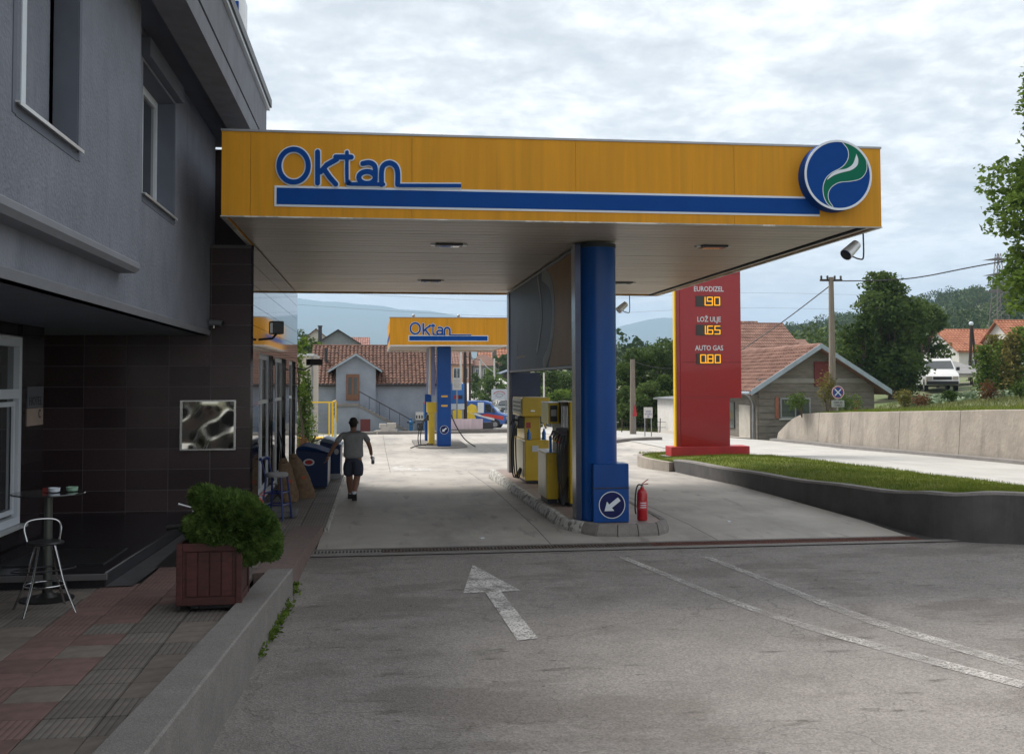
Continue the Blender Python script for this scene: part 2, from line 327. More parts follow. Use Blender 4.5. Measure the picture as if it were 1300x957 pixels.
def copy_tree(o, parent=None):
    c = o.copy(); COL.objects.link(c); c.parent = parent
    for ch in list(o.children): copy_tree(ch, c)
    return c
def inst(name, mesh, loc, parent, rz=0, scale=None):   # shared-mesh piece; loc is world
    o = bpy.data.objects.new(name, mesh); COL.objects.link(o); o.parent = parent; o.location = Vector(loc)-wloc(parent)
    if rz: o.rotation_euler.z = rz
    if scale: o.scale = scale
    return o
def meshbox(name, sx, sy, sz, mt, bevel=0):   # centred box mesh for sharing
    o = MB().box(-sx/2, sx/2, -sy/2, sy/2, -sz/2, sz/2).build(name, mt, None, False, bevel); me = o.data; bpy.data.objects.remove(o); return me
def smoothpts(pts, k=4):
    pts = [Vector(p) for p in pts]; out = []
    for i in range(len(pts)-1):
        p0, p1, p2, p3 = pts[max(i-1, 0)], pts[i], pts[i+1], pts[min(i+2, len(pts)-1)]
        for j in range(k):
            t = j/k; out.append(.5*((2*p1)+(-p0+p2)*t+(2*p0-5*p1+4*p2-p3)*t*t+(-p0+3*p1-3*p2+p3)*t**3))
    out.append(pts[-1]); return out
def text_mesh(s, size, mt, name, parent, origin, ux, uz, extrude=.002, align='CENTER', bold=0.0, sx=1.0):
    """flat lettering: ux = reading direction, uz = up, origin = baseline anchor (world)"""
    c = bpy.data.curves.new('t', 'FONT'); c.body = s; c.size = size; c.align_x = align; c.extrude = extrude; c.offset = bold; c.resolution_u = 2
    t = bpy.data.objects.new('t', c); COL.objects.link(t)
    dg = bpy.context.evaluated_depsgraph_get(); me = bpy.data.meshes.new_from_object(t.evaluated_get(dg))
    bpy.data.objects.remove(t); bpy.data.curves.remove(c)
    ux = Vector(ux).normalized(); uz = Vector(uz).normalized(); n = ux.cross(uz); o0 = Vector(origin)-wloc(parent)
    M_ = Matrix((ux*sx, uz, n)).transposed().to_4x4(); M_.translation = o0; me.transform(M_)
    me.materials.clear(); me.materials.append(mt); me.name = name
    o = bpy.data.objects.new(name, me); COL.objects.link(o); o.parent = parent; return o
def stroke(mb, pts, w, plane, depth, closed=False, caps=True, lift=0.0):
    """ribbon of width w along 2-D pts, extruded; plane maps (u,v,d)->world"""
    P = [Vector((p[0], p[1])) for p in pts]; n = len(P); L_, R_ = [], []
    for i in range(n):
        a = P[(i-1) % n] if (closed or i > 0) else P[i]; b = P[(i+1) % n] if (closed or i < n-1) else P[i]
        d1 = (P[i]-a); d2 = (b-P[i]); d1 = d1.normalized() if d1.length > 1e-9 else d2.normalized(); d2 = d2.normalized() if d2.length > 1e-9 else d1
        n1 = Vector((-d1.y, d1.x)); n2 = Vector((-d2.y, d2.x)); mm = (n1+n2); mm = mm.normalized() if mm.length > 1e-6 else n1
        k = 1/max(.5, mm.dot(n1)); L_.append(P[i]+mm*w/2*k); R_.append(P[i]-mm*w/2*k)
    segs = n if closed else n-1
    vs = []
    for i in range(n): vs += [plane(L_[i].x, L_[i].y, lift), plane(R_[i].x, R_[i].y, lift), plane(L_[i].x, L_[i].y, lift+depth), plane(R_[i].x, R_[i].y, lift+depth)]
    fs = []
    for i in range(segs):
        a, b = 4*i, 4*((i+1) % n); fs += [(a+2, a+3, b+3, b+2), (a, b, b+1, a+1), (a, a+2, b+2, b), (a+1, b+1, b+3, a+3)]
    if not closed: fs += [(0, 1, 3, 2), (4*(n-1), 4*(n-1)+2, 4*(n-1)+3, 4*(n-1)+1)]
    mb.add(vs, fs)
    if caps and not closed:
        for c in (P[0], P[-1]):
            k = 14; vs = [plane(c.x+w/2*math.cos(2*math.pi*i/k), c.y+w/2*math.sin(2*math.pi*i/k), lift+d) for d in (0, depth+.0004) for i in range(k)]
            mb.add(vs, [tuple(range(k)), tuple(range(2*k-1, k-1, -1))]+[(i, i+k, (i+1) % k+k, (i+1) % k) for i in range(k)])
def poly(mb, pts, plane, d0, d1):
    k = len(pts); vs = [plane(p[0], p[1], d) for d in (d0, d1) for p in pts]
    mb.add(vs, [tuple(range(k)), tuple(range(2*k-1, k-1, -1))]+[(i, i+k, (i+1) % k+k, (i+1) % k) for i in range(k)])
def circ(cx, cz, r, k=40, rx=1): return [(cx+r*rx*math.cos(2*math.pi*i/k), cz+r*math.sin(2*math.pi*i/k)) for i in range(k)]
# foliage: many small leaf faces
def leaves(C, size, jitter=.4, up=.25, aspect=.55, name='crown', mt=None, parent=None):
    C = np.asarray(C, float); n = len(C); o0 = np.array(wloc(parent)); C = C-o0
    a = RNG.normal(size=(n, 3)); a[:, 2] *= .6; a /= np.linalg.norm(a, axis=1)[:, None]
    b = RNG.normal(size=(n, 3)); b -= a*np.sum(a*b, 1)[:, None]; b /= np.linalg.norm(b, axis=1)[:, None]
    sz = size*(1+jitter*RNG.uniform(-1, 1, n))[:, None]
    v = np.empty((n, 4, 3)); v[:, 0] = C-a*sz*.5; v[:, 1] = C+b*sz*aspect*.5+a*sz*.05; v[:, 2] = C+a*sz*.5; v[:, 3] = C-b*sz*aspect*.5+a*sz*.05
    return npmesh(name, v.reshape(-1, 3), n, 4, mt, parent)
def npmesh(name, V, nf, k, mt, parent):
    me = bpy.data.meshes.new(name); me.vertices.add(len(V)); me.vertices.foreach_set('co', V.astype(np.float32).ravel())
    me.loops.add(nf*k); me.loops.foreach_set('vertex_index', np.arange(nf*k, dtype=np.int32)); me.polygons.add(nf)
    me.polygons.foreach_set('loop_start', np.arange(0, nf*k, k, dtype=np.int32)); me.update(calc_edges=True)
    me.materials.append(mt); o = bpy.data.objects.new(name, me); COL.objects.link(o)
    if parent: o.parent = parent
    return o
def blob_pts(blobs, dens, shell=.55):
    """blobs: (cx,cy,cz,rx,ry,rz); points mostly in an uneven shell"""
    out = []
    for (cx, cy, cz, rx, ry, rz) in blobs:
        n = int(dens*(rx*ry+ry*rz+rx*rz)/3*4*math.pi/3)+8
        d = RNG.normal(size=(n, 3)); d /= np.linalg.norm(d, axis=1)[:, None]
        r = shell+(1-shell)*RNG.random(n)**.5
        r *= 1+.22*np.sin(d[:, 0]*7+cx*3)*np.sin(d[:, 1]*6+cy)*1.0+.16*np.sin(d[:, 2]*9+cz*5)
        out.append(np.stack([cx+d[:, 0]*rx*r, cy+d[:, 1]*ry*r, cz+d[:, 2]*rz*r], 1))
    return np.concatenate(out)
def tree(name, label, cat, base, h, rx, trunk_h=.25, nb=14, size=.28, dens=26, mt=None, group=None, ry=None, shape='round', seed=0, trunkr=None):
    rs = random.Random(seed); x, y, z = base; ry = ry or rx
    t = thing(name, label, cat, base, group)
    tr = MB(); tk = trunkr or h*.022
    top = z+h*.8
    tr.tube([(x, y, z-.3), (x+.03*h, y, z+h*.3), (x-.01*h, y, z+h*.55), (x, y, top)], [tk*1.3, tk, tk*.7, tk*.2], 8)
    blobs = []
    for i in range(nb):
        f = (i+.5)/nb; zz = z+h*(trunk_h+(1-trunk_h)*(f*.92+.04)); a = rs.uniform(0, 6.28)
        if shape == 'cone': w = 1-.85*f
        elif shape == 'column': w = .9 if f < .8 else .6
        else: w = math.sin(math.pi*min(.98, .12+f*.85))**.6
        d = rs.uniform(.25, .75)*w; br = (.5-.12*f)*rs.uniform(.75, 1.2)*(1 if shape != 'cone' else w+.1)
        if shape == 'column': d *= .4; br = .75*w
        cx, cy = x+math.cos(a)*d*rx, y+math.sin(a)*d*ry
        blobs.append((cx, cy, zz, rx*br, ry*br, min(h*.13, rx*br*.85) if shape == 'round' else h*.11))
        tr.tube([(x, y, z+h*(trunk_h*.8+.5*f*(1-trunk_h))), ((x+cx)/2, (y+cy)/2, (zz+z+h*trunk_h)/2), (cx, cy, zz)], [tk*.5, tk*.3, tk*.1], 5)
    tr.build('trunk', bark, t, True)
    leaves(blob_pts(blobs, dens), size, name='crown', mt=mt, parent=t)
    return t
# ------------------------------------------------------------------ terrain heights
TX = [-3000, -300, -80, -15, -4, 0, 8.2, 10.92, 11.08, 16.4, 17.5, 20, 26, 34, 60, 120, 300, 3000]
TY = [-60, 8, 13, 17, 23, 28, 33, 38, 44, 55, 66, 80, 110, 150, 220, 400, 800, 3200]
st = [-.5, -.2, 0, .1, .1, -.02, -.14, -.26, -.4, -.52, -.65, -1.1, -.6, 1.6, 5, 8, 8, 0]
rd = [1.2, .75, .68, .62, .5, .36, .22, .1, -.05, -.3, -.6, -1.1, -.6, 1.85, 5.5, 6.5, 8, 0]
TZ = np.zeros((len(TY), len(TX)))
for j, y in enumerate(TY):
    for i, x in enumerate(TX):
        s, r = st[j], rd[j]
        if x <= 8.2: z = s
        elif x in (10.92, 11.08, 16.4): z = r if x == 16.4 else ((s if x < 11 else r) if y < 30 else (s+r)/2 if y < 44 else r)
        else:
            up = {17.5: .25, 20: .55, 26: 1.0, 34: 1.6, 60: 3.2, 120: 8, 300: 20, 3000: 20}[x]
            base = {-60: 1.9, 8: 1.9, 13: 1.75, 17: 1.65, 23: 1.45, 28: 1.3, 33: 1.2, 38: .75, 44: -.1, 55: -.1, 66: -.2, 80: -.6}.get(y, r)
            if y == 44 and x in (17.5, 20): up = 0.0
            if y == 44 and x >= 26: up += .55
            if y in (55, 66, 80) : up = {17.5: .0, 20: .2, 26: 1.3, 34: 2.1, 60: 4.2, 120: 8, 300: 20, 3000: 20}[x]
            if y >= 150: up = {17.5: 0, 20: 0, 26: .1, 34: .2, 60: -1.5, 120: 1.5, 300: 40, 3000: 42}[x]
            z = base+up
        if y >= 800 and x > 0: z = {800: 4, 3200: 0}[y]+(z-10)*.12
        if x <= -15 and y >= 66: z += {66: .5, 80: 1.5, 110: 2.5, 150: 4}.get(y, 4)
        if x <= -4 and y == 110: z += 1.5
        TZ[j, i] = z
def H(x, y):
    x = np.asarray(x, float); y = np.asarray(y, float)
    i = np.clip(np.searchsorted(TX, x)-1, 0, len(TX)-2); j = np.clip(np.searchsorted(TY, y)-1, 0, len(TY)-2)
    tx = np.array(TX, float); ty = np.array(TY, float)
    u = np.clip((x-tx[i])/(tx[i+1]-tx[i]), 0, 1); v = np.clip((y-ty[j])/(ty[j+1]-ty[j]), 0, 1)
    z = TZ[j, i]*(1-u)*(1-v)+TZ[j, i+1]*u*(1-v)+TZ[j+1, i]*(1-u)*v+TZ[j+1, i+1]*u*v
    return z
def h_(x, y): return float(H(x, y))
def lines(a, b, step, T):
    out = list(np.arange(a, b, step))+[b]+[t for t in T if a < t < b]; return sorted(set(round(float(v), 4) for v in out))
def sheet(name, x0, x1, y0, y1, off, mt, step=1.5, parent=None):
    xs, ys = lines(x0, x1, step, TX), lines(y0, y1, step, TY)
    return MB().grid([[(x, y, h_(x, y)+off) for x in xs] for y in ys]).build(name, mt, parent)
def strip(mb, L_, R_, off, k=3, hfun=True):
    P = []
    for a, b in zip(L_, R_):
        P.append([(a[0]+(b[0]-a[0])*i/k, a[1]+(b[1]-a[1])*i/k, (h_(a[0]+(b[0]-a[0])*i/k, a[1]+(b[1]-a[1])*i/k) if hfun else a[2])+off) for i in range(k+1)])
    mb.grid(P); return mb
exec_sections = []
# ================================================================== SETTING: GROUND
xs = sorted(set([-6400, -3000, -1500, -700, -300, -150, -80, -50, -30]+lines(-20, 40, 2.0, TX)+[50, 60, 75, 90, 105, 120, 140, 160, 200, 250, 300, 450, 700, 1200, 2000, 3000, 6400]))
ys = sorted(set([-60, -30, -10]+lines(-4, 84, 2.0, TY)+[90, 100, 110, 120, 130, 140, 150, 165, 180, 200, 220, 250, 300, 350, 400, 500, 650, 800, 1200, 2000, 3200, 6000]))
struct(MB().grid([[(x, y, h_(x, y)-.035) for x in xs] for y in ys]).build('ground', dirtm))
struct(sheet('asphalt_forecourt', -1.3, 10.9, -12, 15.0, -.012, asphalt, 1.5))
struct(sheet('forecourt_base', -1.0, 12.4, 15.0, 62.5, -.012, joint, 2.0))
struct(sheet('sidewalk_base', -8, -.9, -6, 27.2, -.02, joint, 2.0))
# concrete slabs between tarred joints
cf = struct(thing('concrete_forecourt', None, None, (3, 30, 0)))
def slab(x0, x1, y0, y1):
    sheet('slab', x0+.006, x1-.006, y0+.006, y1-.006, 0.0, concrete, 1.5, cf)
for (y0, y1) in ((15.46, 20.2), (20.2, 25), (25, 29.6)):
    for (x0, x1) in ((-.86, 2.6), (2.6, 5.2), (5.2, 8.28)): slab(x0, x1, y0, y1)
for (y0, y1) in ((29.6, 34.2), (34.2, 38.8), (38.8, 43.4), (43.4, 49), (49, 55), (55, 62.3)):
    for (x0, x1) in ((-4.0, .4), (.4, 5.0), (5.0, 9.6), (9.6, 12.3)): slab(x0, x1, y0, y1)
for o in cf.children:
    me = o.data; o0 = wloc(cf)
    for v in me.vertices: v.co.x -= 0    # already local
# main road running past and climbing to the far houses
rc = [(13.6, -14, 5), (13.6, 8, 5), (13.6, 23, 5), (13.6, 33, 5), (13.3, 44, 5.2), (12.3, 55, 5.2), (11.6, 66, 5), (11.2, 80, 4.8), (11.4, 95, 4.6), (12.0, 110, 4.6), (12.8, 130, 4.4), (13.5, 150, 4.2), (15, 175, 4), (22, 220, 4)]
pts = smoothpts([(a, b, c) for a, b, c in rc], 6)
L_ = [(p.x-p.z/2, p.y) for p in pts]; R_ = [(p.x+p.z/2, p.y) for p in pts]
struct(strip(MB(), L_, R_, .02, 4).build('main_road', roadmat))
struct(strip(MB(), [(6.5, 62.4), (6.0, 70), (6.5, 80), (8, 92)], [(10.5, 62.4), (9.7, 70), (9.3, 80), (9.4, 92)], .006, 4).build('road_shoulder', roadmat))
# light kerb footway climbing on the right of the far road
struct(strip(MB(), [(p.x+p.z/2+.05, p.y) for p in pts if p.y > 62], [(p.x+p.z/2+1.7, p.y) for p in pts if p.y > 62], .09, 2).build('far_footpath', kerbw))
struct(strip(MB(), [(16.4, 44.6), (15.5, 50), (14.9, 54), (17, 58)], [(20, 44.6), (20, 48), (19, 52), (20, 56)], .012, 4).build('gravel_path', mat('gravel', (.36, .33, .29), .95, var=.15, vscale=3, bump=.4, bscale=30))) 
# ------------------------------------------------------------------ drain across the forecourt
dr = thing('drain_channel', 'long rusty steel grate drain crossing the forecourt below the canopy edge', 'drain', (-.9, 15.23, .05))
rust = mat('rusty_grate', (.12, .095, .08), .8, .3, var=.3, vscale=8)
rust2 = mat('rusty_red_grate', (.13, .05, .035), .85, var=.3, vscale=8)
MB().box(-.95, 8.5, 15.08, 15.38, -.12, h_(3, 15.1)-.03).build('channel', darkroom, dr)
gx = -.9; gi = 0
while gx < 8.3:
    w = min(.99, 8.35-gx); z0 = h_(3, 15.2)
    g_ = MB(); g_.box(gx, gx+w, 15.09, 15.115, z0-.03, z0+.006); g_.box(gx, gx+w, 15.345, 15.37, z0-.03, z0+.006)
    k = 0
    while k*.05 < w-.01: g_.box(gx+k*.05, gx+k*.05+.022, 15.115, 15.345, z0-.03, z0+.004); k += 1
    g_.build('grate', mat('grate_grey', (.2, .19, .175), .6, .3, var=.2) if gi == 0 else rust if gi < 5 else rust2, dr, label='rusty red grate' if gi >= 5 else None); gx += 1.0; gi += 1
struct(sheet('drain_kerb_front', -1.0, 9.0, 14.9, 15.08, .004, kerbc, 1.5)); struct(sheet('drain_kerb_back', -1.0, 8.3, 15.38, 15.47, .004, kerbc, 1.5))
# ------------------------------------------------------------------ road markings (sheets a few mm up)
def marking(name, poly2, mt, off=.004, lab=None):
    o = MB().add([(p[0], p[1], h_(p[0], p[1])+off-.012+.003) for p in poly2], [tuple(range(len(poly2)))]).build(name, mt); return o
def gpt(px, py):
    z = 0.0
    for _ in range(4): p = G(px, py, z); z = h_(p.x, p.y)
    return p
# arrow: shaft and head (subdivided so it follows the ramp)
a = MB()
hp = [gpt(*q) for q in ((600, 716), (588, 752), (661, 749))]; a.add([(p.x, p.y, h_(p.x, p.y)-.004) for p in hp], [(0, 1, 2)])
s0, s1, s2, s3 = gpt(616, 751), gpt(636, 750), gpt(683, 809), gpt(657, 812)
strip(a, [s0.lerp(s3, t/8) for t in range(9)], [s1.lerp(s2, t/8) for t in range(9)], -.0035, 2)
struct(a.build('arrow_marking', whitepaint))
def dstrip(nm, lp, rp, mt, off=-.004):
    lp = [gpt(*q) for q in lp]; rp = [gpt(*q) for q in rp]; lp = smoothpts(lp, 6); rp = smoothpts(rp, 6)
    struct(strip(MB(), lp, rp, off, 2).build(nm, mt))
dstrip('line_marking', [(780, 705), (895, 752), (1000, 790), (1095, 818), (1200, 847), (1296, 872)], [(792, 705), (904, 750), (1009, 786), (1106, 813), (1208, 840), (1306, 865)], paint2)
dstrip('line_marking', [(890, 706), (985, 744), (1085, 784), (1195, 819), (1300, 850)], [(901, 706), (996, 742), (1098, 780), (1205, 813), (1307, 843)], paint2)
b_ = MB(); q = [gpt(*p) for p in ((492, 597), (548, 598), (548, 595), (512, 594), (512, 591), (496, 593), (498, 595))]
b_.add([(p.x, p.y, h_(p.x, p.y)+.006) for p in q], [tuple(range(len(q)))]); struct(b_.build('arrow_marking', whitepaint))
# ------------------------------------------------------------------ terrace and sidewalk tiles
TZ0 = .25
terr = struct(thing('terrace_paving', None, None, (-3, 12, 0)))
MB().box(-8, -1.56, -6, 17.4, -.6, TZ0-.045).build('bed', joint, terr)
tm_rp, tm_gp = meshbox('tile', .392, .392, .05, tilered_p, .004), meshbox('tile', .392, .392, .05, tilegrey_p, .004)
tm_r, tm_g = meshbox('tile', .392, .392, .05, tilered, .004), meshbox('tile', .392, .392, .05, tilegrey, .004)
TS = .4
for i in range(8):
    x = -3.02+TS*(i-4)+TS/2
    for j in range(26):
        y = 6.6+TS*j+TS/2
        if x < -4.4: continue
        if -4.6 < x < -2.72 and y > 12.15: continue
        redt = (-3.02 < x < -2.2) or (x > -2.25 and x < -1.8 and y > 10.5 and random.random() < .3)
        if -2.62 < x < -2.2 and y < 11.4 and random.random() < .2: redt = False
        pln = random.random() < (.7 if redt else .45 if x < -2.6 else .3)
        inst('tile', (tm_rp if pln else tm_r) if redt else (tm_gp if pln else tm_g), (x, y, TZ0-.027+random.uniform(-.003, .003)), terr, rz=random.uniform(-.006, .006))
side = struct(thing('sidewalk', None, None, (-1.4, 20, 0)))
MB().box(-2.0, -1.3, 12.9, 17.0, -.2, .13).build('bed', joint, side); MB().box(-2.0, -.80, 17.0, 27.4, -.2, .13).build('bed', joint, side)
for i in range(3):
    for j in range(34):
        y = 13.1+TS*j+TS/2; x = -2.0+TS*i+TS/2
        if y < 17.0 and i == 2: continue
        if y < 15.2 and i == 1 and False: continue
        inst('tile', tm_g, (x-.0, y, .175+.02+random.uniform(-.002, .002)-.03+.0*j), side, rz=random.uniform(-.005, .005))
MB().box(-.82, -.76, 16.95, 27.4, -.3, .155).build('edge', kerbw, side)
# kerbs beside the terrace
def seg(name, pts, mt, nm='kerb'):
    pass
k1 = struct(thing('terrace_kerb', None, None, (-1.4, 9, 0)))
kk = MB(); ga, gb_, gc, gd = G(200, 867, .36), G(256, 867, .36), G(340, 722, .32), G(371, 722, .32)
def kx(y, a, b): return a.x+(b.x-a.x)*(y-a.y)/(b.y-a.y)
secs = [(y, kx(y, ga, gc), kx(y, gb_, gd), .36-.04*(y-7.6)/4.8) for y in (-6, 3, 7.6, 10, gc.y)]
P = []
for (y, xl, xr, z) in secs: P.append([(xl, y, 0.1), (xl, y, z-.01), (xl+.012, y, z), (xr-.015, y, z), (xr, y, z-.015), (xr+.01, y, -.7)])
kk.grid(P); e = P[-1]; kk.add(e, [tuple(range(6))]); kk.build('kerb_wall', kerbc, k1, bevel=0)
k2 = struct(thing('lower_kerb', None, None, (-1.1, 15, 0))); P = []
for (y, xl, xr, z) in [(gc.y+.01, -1.42, -1.0, .275), (14.5, -1.36, -.94, .25), (16.9, -1.27, -.83, .215)]: P.append([(xl, y, 0), (xl, y, z), (xr, y, z), (xr+.01, y, -.5)])
o = MB().grid(P); o.add(P[-1], [(0, 1, 2, 3)]); o.add(P[0], [(0, 1, 2, 3)]); o.build('kerb_stone', kerbred, k2)
# weeds along the kerb foot
wd = [gpt(*p) for p in ((328, 833), (338, 812), (345, 803), (350, 792), (354, 786), (361, 773), (373, 752))]
for i, p in enumerate(wd):
    n = 90; c = np.stack([p.x+RNG.normal(0, .045, n), p.y+RNG.normal(0, .10, n), h_(p.x, p.y)+RNG.uniform(.0, .10, n)], 1)
    o = leaves(c, .06, name='weed', mt=leaf_bright); tag(o, 'small green weed at the foot of the kerb wall, %s' % ['the nearest', 'second nearest, pale', 'third nearest, a dense clump', 'the middle one', 'third from the far end', 'second from the far end', 'the farthest one'][i], 'weed', 'weeds at the foot of the kerb')
# ================================================================== STATION BUILDING
bl = thing('station_building', 'dark grey hotel and station building clad in polished brown granite', 'building', (-6, 12, 0))
BY, FX, ZS = 17.4, -2.0, 4.75
# structure behind the tiles
MB().box(-9, FX-.05, BY+.05, BY+.3, .1, ZS).build('rear_wall', granite, bl)
fw = MB(); ops = [(18.25, 20.75), (21.1, 23.6), (24.5, 26.4)]; yy = BY+.3
for a_, b_2 in ops: fw.box(FX-.35, FX-.05, yy, a_, .1, ZS); yy = b_2
fw.box(FX-.35, FX-.05, yy, 27.0, .1, ZS)
for a_, b_2 in ops: fw.box(FX-.35, FX-.05, a_, b_2, .1, .5); fw.box(FX-.35, FX-.05, a_, b_2, 3.0, ZS)
fw.build('facade_wall', granite, bl)
MB().box(-9, FX-.35, 26.7, 27.0, .1, ZS).build('end_wall', stucco, bl)
MB().box(-9, FX-.36, BY+.31, 26.69, ZS-.1, ZS).build('inner_ceiling', darkroom, bl)
# tiles on the portico back wall
tw, th = .66, .333; tme = meshbox('tile', tw-.009, .03, th-.009, granite_m)
for j in range(14):
    z = .1+th*(j+.5)
    zsc = 1.0
    if z+th/2 > ZS: z = 4.565; zsc = .8
    for i in range(7):
        x = FX-.012-tw*(i+.5)+ (0 if j % 1 == 0 else 0)
        inst('tile', tme, (x, BY+.02, z), bl, scale=(1, 1, zsc))
MB().box(-6.6, FX-.02, BY+.009, BY+.03, .1, ZS-.002).build('grout', mortar, bl)
MB().box(FX-.02-.66-.003, FX-.02-.66+.003, BY+.003, BY+.03, .1, 3.2).build('edge_strip', mortar, bl)
# polished panels on the facade facing the pumps
def facade_tile(y0, y1, z0, z1):
    if y1-y0 < .05 or z1-z0 < .05: return
    MB().box(FX-.04, FX, y0+.003, y1-.003, z0+.003, z1-.003).build('granite_panel', granite, bl)
zr = [.1+th*k for k in range(14)]+[ZS]
cuts = [BY, 18.25, 19.5, 20.75, 21.1, 22.35, 23.6, 24.5, 25.45, 26.4, 27.0]
for a_, b_2 in zip(cuts[:-1], cuts[1:]):
    inop = any(o0-.01 <= a_ and b_2 <= o1+.01 for o0, o1 in ops)
    for z0, z1 in zip(zr[:-1], zr[1:]):
        if inop:
            if z1 <= .5: pass
            elif z0 < .5: z1 = .5
            elif z0 >= 3.0: pass
            elif z1 > 3.0: z0 = 3.0
            else: continue
        facade_tile(a_, b_2, z0, z1)
# shop windows in the facade
for (a_, b_2) in ops:
    w = MB(); d = FX-.085; f = .10
    w.box(d-.05, d, a_, a_+f, .5, 3.0); w.box(d-.05, d, b_2-f, b_2, .5, 3.0); w.box(d-.05, d, a_+f, b_2-f, .5, .58); w.box(d-.05, d, a_+f, b_2-f, 2.92, 3.0)
    w.box(d-.045, d+.004, (a_+b_2)/2-.05, (a_+b_2)/2+.05, .58, 2.92); w.box(d-.04, d+.002, a_+f, b_2-f, 2.1, 2.17)
    win = w.build('shop_window', whitepvc, bl); MB().box(d-.03, d-.02, a_+f, b_2-f, .58, 2.92).build('pane', shopglass, win)
    MB().box(FX-.085, FX+.05, a_-.01, b_2+.01, .465, .498).build('sill', whitemetal, win)
# terrace window wall (left)
WX = -4.55
fw = MB(); fw.box(WX-.4, WX-.03, -2, 8.2, .1, 3.28); fw.box(WX-.4, WX-.03, 14.15, 15.05, .1, 3.28); fw.box(WX-.4, WX-.03, 8.2, 14.15, .1, .68); fw.box(WX-.4, WX-.03, 8.2, 14.15, 3.1, 3.28)
fw.box(-9, WX-.4, 14.8, 15.05, .1, 3.28); fw.build('terrace_wall', granite, bl)
for j in range(10):
    z0 = .1+th*j; z1 = min(z0+th, 3.28)
    for k in range(5):
        y0, y1 = [(8.2, 9.7), (9.7, 11.2), (11.2, 12.7), (12.7, 14.15), (14.15, 15.05)][k]
        if k < 4:
            if z0 >= .68: continue
            z1 = min(z1, .68)
        MB().box(WX-.03, WX, y0+.003, y1-.003, z0+.003, z1-.003).build('granite_panel', granite, bl)
w = MB(); y0, y1, z0, z1 = 8.2, 14.12, .70, 3.08
for (a_, b_2, c_, d_) in ((y0, y1, z0, z0+.1), (y0, y1, z1-.12, z1), (y0, y1, 2.3, 2.42), (y1-.1, y1, z0+.1, 2.3), (y1-.1, y1, 2.42, z1-.12), (11.15, 11.25, z0+.1, 2.3), (11.15, 11.25, 2.42, z1-.12)):
    w.box(WX-.10, WX+.012, a_, b_2, c_, d_)
win = w.build('terrace_window', whitepvc, bl); MB().box(WX-.07, WX-.06, y0, y1-.1, z0+.1, z1-.12).build('pane', winglass, win)
w = MB()
for (a_, b_2) in ((11.3, 13.98),):
    w.box(WX-.05, WX-.02, a_, a_+.05, z0+.14, 2.26); w.box(WX-.05, WX-.02, b_2-.05, b_2, z0+.14, 2.26); w.box(WX-.05, WX-.02, a_+.05, b_2-.05, z0+.14, z0+.2); w.box(WX-.05, WX-.02, a_+.05, b_2-.05, 2.2, 2.26)
w.build('sash', whitepvc, win)
MB().box(WX-.01, WX+.09, 8.15, 14.2, .655, .69).build('sill', whitemetal, win)
# black granite step in the portico
st_ = MB(); st_.prism([(-2.95, 12.0), (-2.80, 17.38), (-8, 17.38), (-8, 15.06), (-4.54, 15.04), (-4.52, 12.0)], 'z', .15, .41)
st_.build('portico_step', slabblack, bl, bevel=.012)
MB().prism([(-4.5, 11.95), (-2.93, 11.95), (-2.93, 12.0), (-4.5, 12.0)], 'z', .34, .40).build('step_edge', mortar, bl)
P = [[(-2.95, 12.0, .262), (-2.66, 12.0, .26)], [(-2.87, 14.5, .262), (-2.58, 14.6, .26)], [(-2.80, 17.38, .262), (-2.5, 17.38, .26)]]
MB().grid(P).build('ramp_strip', mat('ramp_strip', (.07, .07, .075), .6, var=.25, vscale=5), bl)
mt_ = MB().box(-2.66, -2.12, 13.2, 14.9, .235, .262).build('door_mat', rubber); tag(mt_, 'black rubber mat on the terrace beside the portico step', 'mat')
mt_ = MB().box(-4.2, -3.1, 12.5, 13.7, .41, .425).build('door_mat', rubber, None, bevel=.004); tag(mt_, 'black mat lying on the granite portico step', 'mat')
